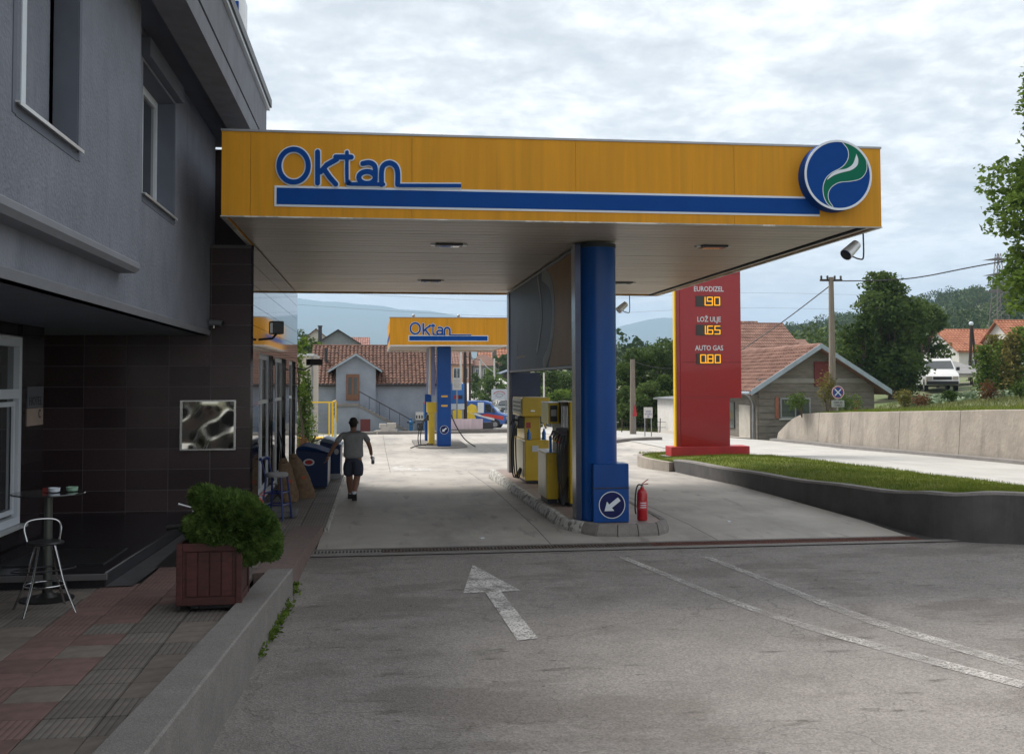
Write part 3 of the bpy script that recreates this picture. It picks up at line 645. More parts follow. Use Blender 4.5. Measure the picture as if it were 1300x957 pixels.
# upper storey
UX = -2.7
uw = MB(); zt = 6.7; zb = 3.28
wy0, wy1, wz0, wz1 = 12.42, 14.32, 4.71, 6.25
uw.box(UX-.35, UX, -4, wy0, zb, zt); uw.box(UX-.35, UX, wy1, 17.9, zb, zt); uw.box(UX-.35, UX, wy0, wy1, zb, wz0); uw.box(UX-.35, UX, wy0, wy1, wz1, zt)
uw.box(-9, UX-.35, 17.6, 17.9, ZS, zt); uw.build('upper_wall', stucco, bl)
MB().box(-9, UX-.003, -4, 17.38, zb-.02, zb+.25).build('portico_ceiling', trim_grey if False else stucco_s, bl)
MB().prism([(UX-.12, zb-.02), (UX+.006, zb-.02), (UX+.03, zb+.055), (UX-.01, zb+.085)], 'y', -4, 17.38).build('drip_edge', trim_grey, bl)
def upper_window(y0, y1, z0, z1, X0, dep, nm='upper_window', fr=None):
    w = MB(); d = X0-dep
    f = .11
    w.box(d-.06, d, y0, y0+f, z0, z1); w.box(d-.06, d, y1-f, y1, z0, z1); w.box(d-.06, d, y0+f, y1-f, z0, z0+f); w.box(d-.06, d, y0+f, y1-f, z1-f, z1)
    w.box(d-.055, d+.01, (y0+y1)/2-.05, (y0+y1)/2+.05, z0+f, z1-f)
    win = w.build(nm, fr or whitepvc, bl); MB().box(d-.04, d-.03, y0+f, y1-f, z0+f, z1-f).build('pane', winglass, win)
    MB().box(d-.05, d-.045, y0+f, y1-f, z0+f, z1-f).build('curtain', curtain, win)
    MB().prism([(d, z0+.012), (X0+.05, z0-.012), (X0+.05, z0-.04), (X0+.04, z0-.04), (X0+.04, z0-.024), (d, z0)], 'y', y0-.03, y1+.03).build('sill', whitemetal, win)
    r = MB(); r.box(d, X0-.003, y1-.008, y1-.002, z0, z1-.008); r.box(d, X0-.003, y0+.002, y0+.008, z0, z1-.008); r.box(d, X0-.003, y0+.002, y1-.002, z1-.008, z1-.002)
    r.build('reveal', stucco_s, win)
upper_window(wy0, wy1, wz0, wz1, UX, .22)
# projecting bay with its own window
BX = -2.5; by1 = 11.38; vz0 = 4.47
bw = MB(); a_, b_2 = 7.55, 9.07
bw.box(BX-.3, BX, -4, a_, 3.69, 6.9); bw.box(BX-.3, BX, b_2, by1, 3.69, 6.9); bw.box(BX-.3, BX, a_, b_2, 3.69, vz0); bw.box(BX-.3, BX, a_, b_2, 6.2, 6.9)
bw.build('bay', stucco, bl)
MB().prism([(UX+.002, 3.655), (BX-.03, 3.655), (BX+.012, 3.70), (BX+.012, 3.75), (BX+.001, 3.765), (BX-.05, 3.69)], 'y', -4, by1+.01).build('drip_edge', trim_grey, bl)
upper_window(a_, b_2, vz0, 6.2, BX, .2)
for (y0, y1, zz) in ((a_, b_2, vz0),):
    f = MB(); f.box(BX-.001, BX+.008, y0-.07, y0, zz-.1, 6.3); f.box(BX-.001, BX+.008, y1, y1+.07, zz-.1, 6.3); f.box(BX-.001, BX+.006, y0, y1, zz-.11, zz-.04); f.build('window_surround', stucco_s, bl)
f = MB(); f.box(UX-.001, UX+.008, wy1, wy1+.06, wz0-.08, wz1+.1); f.box(UX-.001, UX+.006, wy0, wy1, wz0-.11, wz0-.04); f.build('window_surround', stucco_s, bl)
MB().box(-9, -2.13, 17.95, 26.9, ZS+.01, 6.44).build('upper_facade', granite_m, bl)
# blind box above the second window, roof overhang
MB().box(UX-.05, UX+.10, wy0-.1, wy1+.1, 6.28, 6.5).build('blind_box', stucco_s, bl)
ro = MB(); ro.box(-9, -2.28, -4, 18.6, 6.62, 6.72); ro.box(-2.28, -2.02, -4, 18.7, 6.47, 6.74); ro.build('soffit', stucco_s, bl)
ro = MB(); ro.box(-2.3, -1.95, -4, 18.75, 6.43, 6.69); ro.box(-2.3, -1.965, -4, 18.74, 6.69, 6.715); ro.box(-9, -1.95, -4, 18.75, 6.74, 7.36); ro.build('roof_fascia', mat('fascia_grey', (.16, .165, .19), .85, var=.1, bump=.4, bscale=40, mask=[(3, .5, .75, (.12, .125, .14), (1, 1, .2))]), bl)
ro = MB(); ro.box(-9, -1.90, -4, 18.85, 7.36, 7.42); ro.build('roof_trim', whitemetal, bl); MB().box(-9, -1.87, -4, 18.88, 7.42, 7.56).build('roof_cap', darkmetal, bl)
# blue light box on the roof
lb = thing('roof_sign', 'blue light box sign standing on the roof edge', 'sign', (-2.5, 17.5, 7.56))
MB().box(-3.4, -2.17, 17.4, 17.75, 7.62, 8.86).build('sign_case', whitemetal, lb, bevel=.02); MB().box(-3.36, -2.27, 17.38, 17.399, 7.66, 8.80).build('sign_face', blue, lb)
f = MB(); f.box(-3.0, -2.95, 17.5, 17.6, 7.54, 7.63); f.box(-2.3, -2.25, 17.5, 17.6, 7.54, 7.63); f.build('foot', darkmetal, lb)
# steel plate on the back wall, hotel plate, cameras
p0, p1 = atY(230, 508, BY), atY(299, 571, BY)
sp = thing('steel_plate', 'polished stainless steel plate mounted on the dark tiled portico wall', 'plate', (p0.x, BY, p1.z))
steelw = mat('wavy_steel', (.42, .40, .36), .12, 1.0, var=.05, bump=1.0, bscale=2.3, bdist=.11, detail=0)
MB().box(p0.x, p1.x, BY-.035, BY-.008, p1.z, p0.z).build('sheet', steelw, sp)
f = MB(); t = .025
f.box(p0.x-.01, p0.x+t, BY-.045, BY-.036, p1.z, p0.z); f.box(p1.x-t, p1.x+.01, BY-.045, BY-.036, p1.z, p0.z); f.box(p0.x+t, p1.x-t, BY-.045, BY-.036, p1.z, p1.z+t); f.box(p0.x+t, p1.x-t, BY-.045, BY-.036, p0.z-t, p0.z)
f.build('frame', steel, sp)
q0, q1 = atX(40, 502, WX), atX(61, 529, WX)
hp_ = thing('hotel_plate', 'small pale hotel plate with crescent on the granite corner', 'sign', (WX, q0.y, q1.z))
MB().box(WX+.001, WX+.012, 14.35, 15.0, 1.93, 2.16).build('plate', mat('plate_cream', (.36, .28, .24), .5), hp_); MB().box(WX+.001, WX+.0125, 14.35, 15.0, 2.165, 2.45).build('upper_plate', mat('plate_grey', (.10, .11, .13), .4), hp_)
text_mesh('HOTEL', .17, darkmetal, 'lettering', hp_, (WX+.014, 14.68, 2.2), (0, 1, 0), (0, 0, 1), .002)
cm = MB(); pl = lambda u, v, d: (WX+.0125+d, u, v)
arc = [(14.86+.05*math.cos(t), 2.08+.05*math.sin(t)) for t in [math.radians(a) for a in range(60, 301, 20)]]
stroke(cm, arc, .02, pl, .003); cm.build('crescent', darkmetal, hp_)
def camera_unit(nm, label, c, d, arm):
    t = thing(nm, label, 'camera', c); c = Vector(c); d = Vector(d).normalized()
    MB().cyl(c, c+d*.2, .045, .05, 14).build('housing', metalgrey, t, True)
    MB().cyl(c+d*.2, c+d*.22, .04, .035, 14).build('lens', rubber, t, True)
    MB().tube([c+d*.06, c+d*.06+Vector((0, 0, -.08)), Vector(arm)], .014, 8).build('bracket', steel, t, True); return t
a1 = atY(274, 411, 17.25)
camera_unit('security_camera', 'small grey security camera at the inner corner of the granite wall', (a1.x-.08, 17.2, a1.z+.02), (1, -.2, -.1), (a1.x-.12, 17.39, a1.z-.06))
fl = thing('wall_floodlight', 'black floodlight on an arm over the shop windows', 'floodlight', (-1.9, 18.0, 3.2))
MB().obox((-1.68, 17.95, 3.42), (.2, .22, .22), .4).build('housing', darkmetal, fl, bevel=.02); MB().tube([(-1.98, 18.0, 3.22), (-1.75, 18.0, 3.24), (-1.68, 17.97, 3.32)], .02).build('arm', darkmetal, fl)
MB().obox((-1.70, 17.835, 3.41), (.16, .01, .17), .4).build('lens', winglass, fl)
fl2 = thing('wall_floodlight', 'dark floodlight at the far end of the facade', 'floodlight', (-1.9, 26.7, 3.0))
MB().obox((-1.55, 26.6, 3.0), (.34, .25, .16), .5).build('housing', darkmetal, fl2, bevel=.02); MB().tube([(-1.98, 26.8, 2.85), (-1.8, 26.7, 2.8), (-1.6, 26.62, 2.92)], .018).build('arm', darkmetal, fl2)
# ================================================================== MAIN CANOPY
cn = thing('fuel_canopy', 'large yellow fuel station canopy in front with blue round column', 'canopy', (3.85, 16.7, .1))
CX0, CX1, CY0, CY1, CZ0, CZ1 = -2.1, 7.42, 14.45, 26.8, 4.77, 5.93
PY = CY0
px_edges = [279.9, 318, 523, 731, 932, 1119.6]; ed = [atY(p, 230, PY).x for p in px_edges]; ed[0] = CX0; ed[-1] = CX1
for a_, b_2 in zip(ed[:-1], ed[1:]): MB().box(a_+.002, b_2-.002, PY, PY+.06, CZ0, CZ1).build('fascia_panel', yellow, cn)
yy = np.linspace(CY0+.062, CY1-.062, 7)
for a_, b_2 in zip(yy[:-1], yy[1:]):
    MB().box(CX1-.06, CX1, a_+.002, b_2-.002, CZ0, CZ1).build('fascia_panel', yellow, cn)
    MB().box(CX0, CX0+.06, a_+.002, b_2-.002, CZ0+.0, CZ1).build('fascia_panel', yellow, cn)
for a_, b_2 in zip(ed[:-1], ed[1:]): MB().box(a_+.002, b_2-.002, CY1-.06, CY1, CZ0, CZ1).build('fascia_panel', yellow, cn)
MB().box(CX0+.07, CX1-.07, CY0+.07, CY1-.07, 5.5, 5.56).build('roof_deck', metalgrey, cn)
MB().box(CX0+.08, CX1-.08, PY+.062, PY+.069, CZ0+.052, CZ1-.01).build('fascia_backing', darkmetal, cn)
tr = MB(); tr.box(CX0-.01, CX1+.01, CY0-.012, CY0+.07, CZ1, CZ1+.03); tr.box(CX1-.07, CX1+.012, CY0+.07, CY1, CZ1, CZ1+.03); tr.build('top_trim', metalgrey, cn)
tr = MB(); tr.box(CX0-.01, CX1+.01, CY0-.012, CY0+.05, CZ0-.018, CZ0-.002); tr.box(CX1-.05, CX1+.012, CY0+.05, CY1, CZ0-.018, CZ0-.002); tr.box(CX0-.012, CX0+.05, CY0+.05, CY1, CZ0-.018, CZ0-.002); tr.box(CX0+.05, CX1-.05, CY1-.05, CY1+.01, CZ0-.018, CZ0-.002)
tr.build('bottom_trim', mat('dull_trim', (.36, .35, .33), .5, .2, var=.25, vscale=2, mask=[(1.5, .5, .56, (.62, .62, .6), None)]), cn)
gu = MB(); gu.box(CX1-.26, CX1-.2, CY0+.1, CY1-.1, CZ0-.015, CZ0+.1); gu.build('gutter_gap', darkroom, cn)
by = CY0+.06; bme = meshbox('soffit_board', CX1-.28-(CX0+.08), .279, .02, soff, .004)
while by < CY1-.3:
    inst('soffit_board', bme, ((CX1-.28+CX0+.08)/2, by+.15, CZ0+.02+random.uniform(-.002, .002)), cn); by += .3
bm2 = meshbox('soffit_board', .12, CY1-CY0-.2, .02, soff, .004); inst('soffit_board', bm2, (CX1-.125, (CY0+CY1)/2, CZ0+.015), cn)
MB().box(CX0+.07, CX1-.07, CY0+.07, CY1-.07, CZ0+.035, CZ0+.05).build('soffit_backing', soffjoint, cn)
for (px, py) in ((570, 311), (547, 356.5), (905, 313), (790, 359)):
    c = G(px, py, CZ0); t_ = MB().box(c.x-.22, c.x+.22, c.y-.15, c.y+.15, CZ0-.022, CZ0+.008).build('downlight', darkmetal, cn)
    MB().box(c.x-.17, c.x+.17, c.y-.1, c.y+.1, CZ0-.03, CZ0-.023).build('lens', glass('lens_glass', (.25, .27, .3), .15), t_)
    f = MB(); f.box(c.x-.30, c.x-.225, c.y-.06, c.y+.06, CZ0-.02, CZ0+.008); f.box(c.x+.225, c.x+.30, c.y-.06, c.y+.06, CZ0-.02, CZ0+.008); f.build('bracket', whitemetal, t_)
# stripe and lettering
def FP(u, v, d): p = atY(u, v, PY); return (p.x, PY-d, p.z)
def logo(parent, plane, sc=1.0):
    q = lambda L__: [(340+x/5, 170+y/5) for x, y in L__]
    O = [(340+(165+93*math.cos(t))/5, 170+(205+104*math.sin(t))/5) for t in [2*math.pi*i/40 for i in range(40)]]
    aB = [(340+(630+52*math.cos(t))/5, 170+(280+38*math.sin(t))/5) for t in [2*math.pi*i/24 for i in range(24)]]
    ST = [(O, 1), (q([(317, 118), (317, 315)]), 0), (q([(438, 165), (375, 200), (335, 245)]), 0), (q([(358, 228), (395, 280), (432, 322)]), 0), (q([(432, 150), (530, 151)]), 0),
          (q([(503, 120), (503, 285), (512, 312), (535, 321), (735, 323)]), 0), (q([(603, 192), (640, 186), (668, 196), (682, 222), (682, 300)]), 0), (aB, 1),
          (q([(722, 325), (722, 245), (735, 205), (772, 188), (808, 205), (824, 245), (824, 325)]), 0), (q([(830, 331), (1226, 332)]), 0)]
    ST = [([(p.x, p.y) for p in smoothpts([(a, b, 0) for a, b in pts], 5)] if (not cl and len(pts) > 4) else pts, cl) for pts, cl in ST]
    for nm, mt, ex, lift in (('letter_outline', whiteink, 3.3, .004), ('lettering', blue, 0, .02)):
        mb = MB()
        for i, (pts, cl) in enumerate(ST):
            w = 6.3 if i not in (9, 5) else 4.6
            stroke(mb, pts, (w+ex), plane, .012, bool(cl), i not in (9,), lift+i*.0006)
        mb.build(nm, mt, parent)
logo(cn, FP)
zt1, zb1 = atY(350, 238.5, PY).z, atY(350, 259.5, PY).z; xa, xb = atY(348.5, 250, PY).x, atY(1040, 260, PY).x
MB().box(xa, xb, PY-.010, PY-.001, zb1-.03, zt1+.03).build('stripe_border', whiteink, cn); MB().box(xa+.03, xb, PY-.016, PY-.0105, zb1, zt1).build('stripe', blue, cn)
# roundel: a drum with a swirl
rcx, rcz, RR_ = None, None, .515
RPY = PY-.22; c = atY(1064, 222.5, RPY); rcx, rcz = c.x, c.z
rn = MB().cyl((rcx, PY-.002, rcz), (rcx, RPY, rcz), RR_, RR_, 56).build('roundel', blue, cn, True)
RQ = RR_/47.6
def RP(u, v, d): return (rcx+(u-265)/3.19*RQ*1.0, RPY-d, rcz-(v-390)/3.19*RQ)
mb = MB(); stroke(mb, circ(265, 390, 147, 56), 9, RP, .012, True, False); mb.build('rim', whiteink, rn)
gs = [(286, 247), (320, 252), (350, 268), (378, 298), (393, 335), (390, 372), (365, 402), (320, 414), (270, 420), (235, 440), (218, 468), (220, 500), (238, 528), (215, 512), (200, 480), (198, 440), (212, 405), (240, 380), (275, 362), (300, 340), (314, 310), (310, 275)]
gsm = [(p.x, p.y) for p in smoothpts([(a, b, 0) for a, b in gs+[gs[0]]], 4)[:-1]]
mb = MB(); stroke(mb, gsm, 6, RP, .004, True, False, .0005); mb.build('swirl_outline', whiteink, rn)
mb = MB(); poly(mb, gsm, RP, .002, .006); mb.build('swirl', green, rn)
fs_ = [(348, 297), (356, 322), (350, 348), (322, 368), (285, 378), (245, 392), (214, 412), (232, 388), (262, 370), (300, 362), (328, 345), (340, 322)]
fsm = [(p.x, p.y) for p in smoothpts([(a, b, 0) for a, b in fs_+[fs_[0]]], 4)[:-1]]
mb = MB(); poly(mb, fsm, RP, .0065, .009); mb.build('flame', whiteink, rn)
# column, base box, fin and advert panel
KX, KY = 3.605, 16.72
MB().lathe([(.305, .25), (.305, 4.74)], (KX, KY, 0), 48).build('column', colblue, cn, True)
MB().lathe([(.311, 4.68), (.311, 4.745)], (KX, KY, 0), 48).build('column_collar', darkmetal, cn, True)
bx0, bx1 = 3.43, 4.01; fy = 16.28
bb = MB(); bb.box(bx0, bx1, fy, KY-.08, .25, 1.18); bb.box(bx0+.02, bx1, KY-.08, KY+.3, .25, 1.16); bx_ = bb.build('base_box', colblue, cn, bevel=.01)
MB().box(bx0-.001, bx1+.006, fy-.012, fy-.001, .79, .805).build('seam', darkmetal, bx_)
mb = MB()
acx, acz, ar = (bx0+bx1)/2+.01, .53, .215
AP = lambda u, v, d: (acx+u, fy-.004-d, acz+v)
poly(mb, circ(0, 0, ar, 40), AP, 0, .004); sg_ = mb.build('arrow_sign', mat('sign_navy', (.008, .012, .085), .5, spec=.2), bx_)
mb = MB(); stroke(mb, circ(0, 0, ar-.006, 40), .012, AP, .006, True, False, .004)
ang = rad(218); ca, sa = math.cos(ang), math.sin(ang); rot = lambda L__: [(x*ca-y*sa, x*sa+y*ca) for x, y in L__]
poly(mb, rot([(.155, 0), (.03, .095), (.03, .035), (-.15, .035), (-.15, -.035), (.03, -.035), (.03, -.095)]), AP, .005, .009); mb.build('arrow', whiteink, sg_)
# steel fin left of the column + frame of the advert panel
SX = 3.3; sy0, sy1, sz0 = 16.95, 25.6, 2.72
MB().box(atY(730.5, 450, 16.62).x, atY(737.5, 450, 16.62).x, 16.62, 16.94, .25, 4.74).build('fin', mat('fin_navy', (.035, .045, .085), .25, .4, var=.2, vscale=3), cn)
MB().box(SX-.03, SX+.06, 25.62, 25.95, .25, 4.74).build('fin', metalgrey, cn)
MB().box(SX+.02, SX+.75, 25.5, 25.62, .25, 2.71).build('rear_panel', mat('navy_panel', (.012, .03, .10), .35, var=.15), cn)
ap = MB().box(SX, SX+.2, sy0, sy1, sz0, 4.72).build('advert_panel', mat('advert_navy', (.03, .042, .095), .5, var=.3, vscale=.7, spec=.12), cn)
VP_ = lambda u, v, d: (SX-.001-d, u, v)
mb = MB(); poly(mb, [(sy0+.06, sz0+.06), (19.75, sz0+.06), (19.2, 3.3), (19.0, 3.9), (19.3, 4.4), (20.0, 4.68), (sy0+.06, 4.68)], VP_, 0, .003); mb.build('print', mat('advert_orange', (.34, .165, .04), .5, var=.2, vscale=1, spec=.1), ap)
mb = MB(); stroke(mb, [(p.x, p.y) for p in smoothpts([(20.5, 4.66, 0), (19.45, 4.35, 0), (19.15, 3.8, 0), (19.5, 3.2, 0), (20.4, 2.8, 0)], 6)], .28, VP_, .003, lift=.004, caps=False)
stroke(mb, [(p.x, p.y) for p in smoothpts([(21.1, 4.66, 0), (20.7, 4.2, 0), (20.6, 3.7, 0), (21.2, 3.1, 0)], 6)], .14, VP_, .003, lift=.0045, caps=False)
mb.build('print', mat('advert_silver', (.24, .25, .26), .5, spec=.1, var=.25, vscale=2), ap)
mb = MB(); f = .045
for (a_, b_2, c_, d_) in ((sy0, sy1, sz0, sz0+f), (sy0, sy1, 4.69, 4.735), (sy0, sy0+f, sz0+f, 4.69), (sy1-f, sy1, sz0+f, 4.69)): mb.box(SX-.015, SX+.21, a_, b_2, c_, d_)
mb.build('panel_frame', mat('frame_purple', (.09, .08, .11), .4, .3), ap)
mb = MB(); stroke(mb, [(24.3, 3.05), (23.6, 3.07), (22.9, 3.05)], .04, VP_, .003, lift=.003, caps=False); stroke(mb, [(24.2, 3.1), (24.25, 3.35), (24.05, 3.45)], .03, VP_, .003, lift=.003, caps=False); mb.build('print', brownwood, ap)
# ------------------------------------------------------------------ pump island
isl = struct(thing('pump_island', None, None, (3.85, 20, .1)))
path = [(2.86, 26.6), (2.88, 23), (2.93, 19.5), (2.98, 17.1), (3.10, 16.5), (3.42, 16.02), (3.9, 15.9), (4.45, 15.98), (4.72, 16.35), (4.78, 17.0), (4.82, 20), (4.84, 26.6)]
MB().prism([(x+(.12 if x < 3.2 else -.12 if x > 4.6 else 0), y+(.12 if y < 16.4 else 0)) for x, y in path], 'z', .05, .245).build('island_top', mat('island_top', (.26, .20, .175), .55, var=.2, vscale=2, mask=[(3, .55, .7, (.14, .11, .1), None)]), isl)
cum = []
pp = [Vector((x, y, 0)) for x, y in path]; ln = [(b-a).length for a, b in zip(pp[:-1], pp[1:])]; tot = sum(ln)
def at_len(s):
    for a, b, l in zip(pp[:-1], pp[1:], ln):
        if s <= l: return a.lerp(b, s/l), (b-a).normalized()
        s -= l
    return pp[-1], (pp[-1]-pp[-2]).normalized()
s = 0; k = 0
while s < tot-.05:
    L1 = .5 if s < 9.8 or s > 12.6 else .34; e = min(s+L1, tot)
    (p, d1), (q, d2) = at_len(s+.006), at_len(e-.006); n1, n2 = Vector((-d1.y, d1.x, 0)), Vector((-d2.y, d2.x, 0))
    P = []
    for pt, n in ((p, n1), (q, n2)):
        zg = h_(pt.x, pt.y); j_ = random.uniform(-.006, .006)
        P.append([pt-n*.0+Vector((0, 0, zg-.1)), pt+Vector((0, 0, zg+.05)), pt+n*.05+Vector((0, 0, .238+j_)), pt+n*.075+Vector((0, 0, .256+j_)), pt+n*.16+Vector((0, 0, .256+j_)), pt+n*.16+Vector((0, 0, zg-.1))])
    v = [tuple(x) for x in P[0]+P[1]]
    white_ = s < 10.2
    MB().add(v, [tuple(range(5, -1, -1)), tuple(range(6, 12))]+[(i, (i+1) % 6, (i+1) % 6+6, i+6) for i in range(6)]).build('kerb_stone', kerbw if white_ else kerbc, isl, bevel=.006); s = e; k += 1
# ================================================================== PUMPS AND ISLAND THINGS
hose_m = rubber
def nozzle(parent, c, mt, d=(-1, -.15, 0)):
    c = Vector(c); d = Vector(d).normalized()
    n = MB().tube([c, c+d*.09+Vector((0, 0, .02)), c+d*.16+Vector((0, 0, -.10))], [.026, .024, .012], 8).build('nozzle', darkmetal, parent, True)
    MB().tube([c+Vector((0, 0, .02)), c+Vector((0, 0, -.06)), c+d*.05+Vector((0, 0, -.17))], [.02, .022, .022], 8).build('nozzle_grip', mt, n, True)
    return n
def hose(parent, a, b, sag, mt=None, r=.014, out=(-.12, 0, 0)):
    a, b = Vector(a), Vector(b); o = Vector(out)
    pts = smoothpts([a, a.lerp(b, .15)+o*.7+Vector((0, 0, -sag*.45)), a.lerp(b, .45)+o+Vector((0, 0, -sag*.95)), a.lerp(b, .7)+o*.8+Vector((0, 0, -sag)), b], 6)
    return MB().tube(pts, r, 7).build('hose', mt or hose_m, parent, True)
# rear pump (whole front seen)
p1 = thing('fuel_pump', 'yellow fuel pump with boxy display head, rear one on the island', 'fuel pump', (3.5, 23.4, .25))
MB().box(3.26, 3.80, 22.75, 24.7, .31, 1.20).build('cabinet', pumpyel, p1, bevel=.015)
MB().box(3.30, 3.76, 22.80, 24.6, .25, .31).build('plinth', darkmetal, p1)
MB().box(3.245, 3.258, 22.9, 24.6, .38, 1.16).build('side_panel', mat('pump_pale', (.42, .38, .24), .35, var=.1), p1, bevel=.003)
MB().box(3.30, 3.66, 23.1, 24.3, 1.20, 1.72).build('neck', pumpyel, p1, bevel=.01)
hd = MB().box(3.22, 3.84, 22.85, 24.5, 1.72, 2.14).build('display_head', pumpyel, p1, bevel=.02)
dsp = MB().box(3.205, 3.219, 22.95, 24.4, 1.78, 2.10).build('display', mat('display_face', (.33, .33, .31), .3), hd)
f = MB(); [f.box(3.2, 3.2045, 23.05, 24.3, z, z+.05) for z in (1.82, 1.91, 2.0)]; f.build('display_window', darkmetal, dsp)
MB().box(3.4, 3.5, 22.835, 22.849, 1.83, 1.86).build('badge', steel, hd)
for x in (3.38, 3.72):
    b = MB().lathe([(.001, 0), (.045, .0), (.045, .16), (.02, .2), (.02, .24), (.001, .24)], (x-.02, 22.84, 1.205), 12).build('bottle', mat('bottle_blue', (.01, .13, .45), .3), None, True); tag(b, 'blue bottle standing on the %s of the rear pump cabinet' % ('left side' if x < 3.5 else 'right side'), 'bottle', 'blue bottles on the pump cabinet')
MB().box(3.14, 3.28, 23.0, 23.5, 1.45, 1.72).build('nozzle_boot', darkmetal, p1, bevel=.02)
nozzle(p1, (3.16, 23.1, 1.62), pumpyel); nozzle(p1, (3.16, 23.35, 1.62), rubber); nozzle(p1, (3.72, 22.95, 1.62), pumpyel, (1, -.2, 0))
for k in range(3): hose(p1, (3.12-.01*k, 23.05+.12*k, 1.5), (3.25, 23.2+.12*k, .55), .5, out=(-.06-.03*k, 0, 0), r=.016)
MB().box(3.42, 3.56, 22.738, 22.749, .95, 1.08).build('sticker', whiteink, p1); MB().box(3.34, 3.44, 23.09, 23.099, 1.45, 1.58).build('sticker', extred, p1); MB().box(3.60, 3.74, 22.738, 22.749, .45, .5).build('sticker', darkmetal, p1)
# front pump: tall slab with hoses in the recess
p2 = thing('fuel_pump', 'yellow fuel pump with black hoses beside the blue column', 'fuel pump', (3.5, 19.1, .25))
MB().box(3.46, 3.61, 18.45, 19.7, .30, 2.13).build('back_plate', pumpyel, p2, bevel=.012)
MB().box(3.47, 3.60, 18.5, 19.65, .25, .30).build('plinth', darkmetal, p2)
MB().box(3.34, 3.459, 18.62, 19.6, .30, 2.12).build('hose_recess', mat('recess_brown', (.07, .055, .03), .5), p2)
cb = MB().box(3.12, 3.338, 18.95, 19.9, .33, 1.18).build('cabinet', pumpyel, p2, bevel=.01)
MB().box(3.105, 3.119, 18.97, 19.88, .36, 1.16).build('side_panel', mat('pump_pale', (.42, .38, .24), .35), cb); MB().box(3.15, 3.32, 19.0, 19.85, .25, .33).build('plinth', darkmetal, p2)
MB().box(3.10, 3.339, 18.93, 19.92, 1.181, 1.20).build('cabinet_top', whitemetal, p2)
hd = MB().box(3.14, 3.339, 18.85, 19.7, 1.72, 2.10).build('display_head', pumpyel, p2, bevel=.012)
MB().box(3.17, 3.30, 18.83, 18.849, 1.76, 2.06).build('display', mat('display_dark', (.05, .05, .045), .2), hd); MB().box(3.185, 3.285, 18.822, 18.829, 1.86, 1.98).build('display_window', mat('display_grey', (.3, .3, .28), .3), hd)
MB().box(3.14, 3.345, 18.84, 19.7, 2.101, 2.115).build('head_cap', whitemetal, hd)
MB().box(3.22, 3.42, 18.5, 18.618, 1.38, 1.66).build('nozzle_boot', darkmetal, p2, bevel=.02)
f = MB()
for k in range(5): f.tube([(3.345+.026*k, 18.6, 1.6), (3.345+.026*k, 18.58, 1.66), (3.345+.026*k, 18.6, 2.05)], .008, 6)
f.build('hose_springs', steel, p2)
for k in range(4):
    nozzle(p2, (3.24+.05*k, 18.5, 1.58-.02*k), [pumpyel, extred, rubber, rubber][k], (-1, -.4, 0))
    hose(p2, (3.24+.05*k, 18.48, 1.42), (3.45, 18.6, .62+.05*k), .60, out=(-.05-.03*k, -.05, 0), r=.015)
MB().box(3.15, 3.195, 18.8, 18.9, 1.2, 1.5).build('cloth_dispenser', mat('bottle_blue', (.01, .13, .45), .3), p2, bevel=.01)
# fire extinguisher
def extinguisher(label, c, s=1.0):
    t = thing('fire_extinguisher', label, 'fire extinguisher', c); x, y, z = c
    MB().lathe([(.001, 0), (.075*s, .0), (.082*s, .02*s), (.082*s, .42*s), (.065*s, .47*s), (.03*s, .5*s), (.025*s, .53*s), (.001, .53*s)], c, 24).build('cylinder', extred, t, True)
    MB().lathe([(.0825*s, .17*s), (.0835*s, .17*s), (.0835*s, .31*s), (.0825*s, .31*s)], c, 24).build('label_band', mat('label_red', (.42, .03, .03), .5), t, True)
    l = MB()
    for k, zz in enumerate((.20, .235, .27)): l.lathe([(.0836*s, zz*s), (.0842*s, zz*s), (.0842*s, (zz+.014)*s), (.0836*s, (zz+.014)*s)], c, 20)
    l.v, l.f = l.v, [f for f in l.f if len(f) == 4 and sum(l.v[i][1]-y for i in f) < -.26*s]; l.build('label_print', whiteink, t)
    MB().cyl((x, y, z+.53*s), (x, y, z+.57*s), .02*s, .02*s, 10).build('valve', chrome, t)
    l = MB(); l.tube([(x, y, z+.57*s), (x+.05*s, y, z+.61*s), (x+.10*s, y, z+.64*s)], .008*s, 6); l.tube([(x, y, z+.56*s), (x+.06*s, y, z+.565*s), (x+.10*s, y, z+.57*s)], .008*s, 6); l.build('handle', extred, t)
    MB().tube(smoothpts([(x, y, z+.55*s), (x-.07*s, y-.01, z+.55*s), (x-.11*s, y-.02, z+.42*s), (x-.12*s, y-.02, z+.2*s), (x-.11*s, y-.02, z+.1*s)], 5), .012*s, 7).build('hose', rubber, t, True)
    return t
extinguisher('red fire extinguisher standing beside the blue column base', (4.27, 16.45, .257), 1.02)
extinguisher('red fire extinguisher on the sidewalk by the blue stool', (-1.83, 16.9, .2), .9)
# hanging floodlights at the canopy edge
def spot(label, p):
    t = thing('canopy_floodlight', label, 'floodlight', p); x, y, z = p
    MB().tube(smoothpts([(x+.18, y, CZ0-.04), (x+.18, y, z-.12), (x+.12, y, z-.16), (x, y, z-.12)], 4), .012, 7).build('bracket', darkmetal, t, True)
    d = Vector((-.75, -.35, -.6)).normalized(); c = Vector(p)
    MB().cyl(c+d*.18, c-d*.12, .095, .075, 16).build('housing', whitemetal, t, True); MB().cyl(c+d*.185, c+d*.181, .085, .085, 16).build('lens', winglass, t)
spot('grey floodlight hanging from the front right canopy corner', (7.17, 14.9, 4.50)); spot('small grey floodlight under the far edge of the canopy', (6.4, 26.5, 4.45))
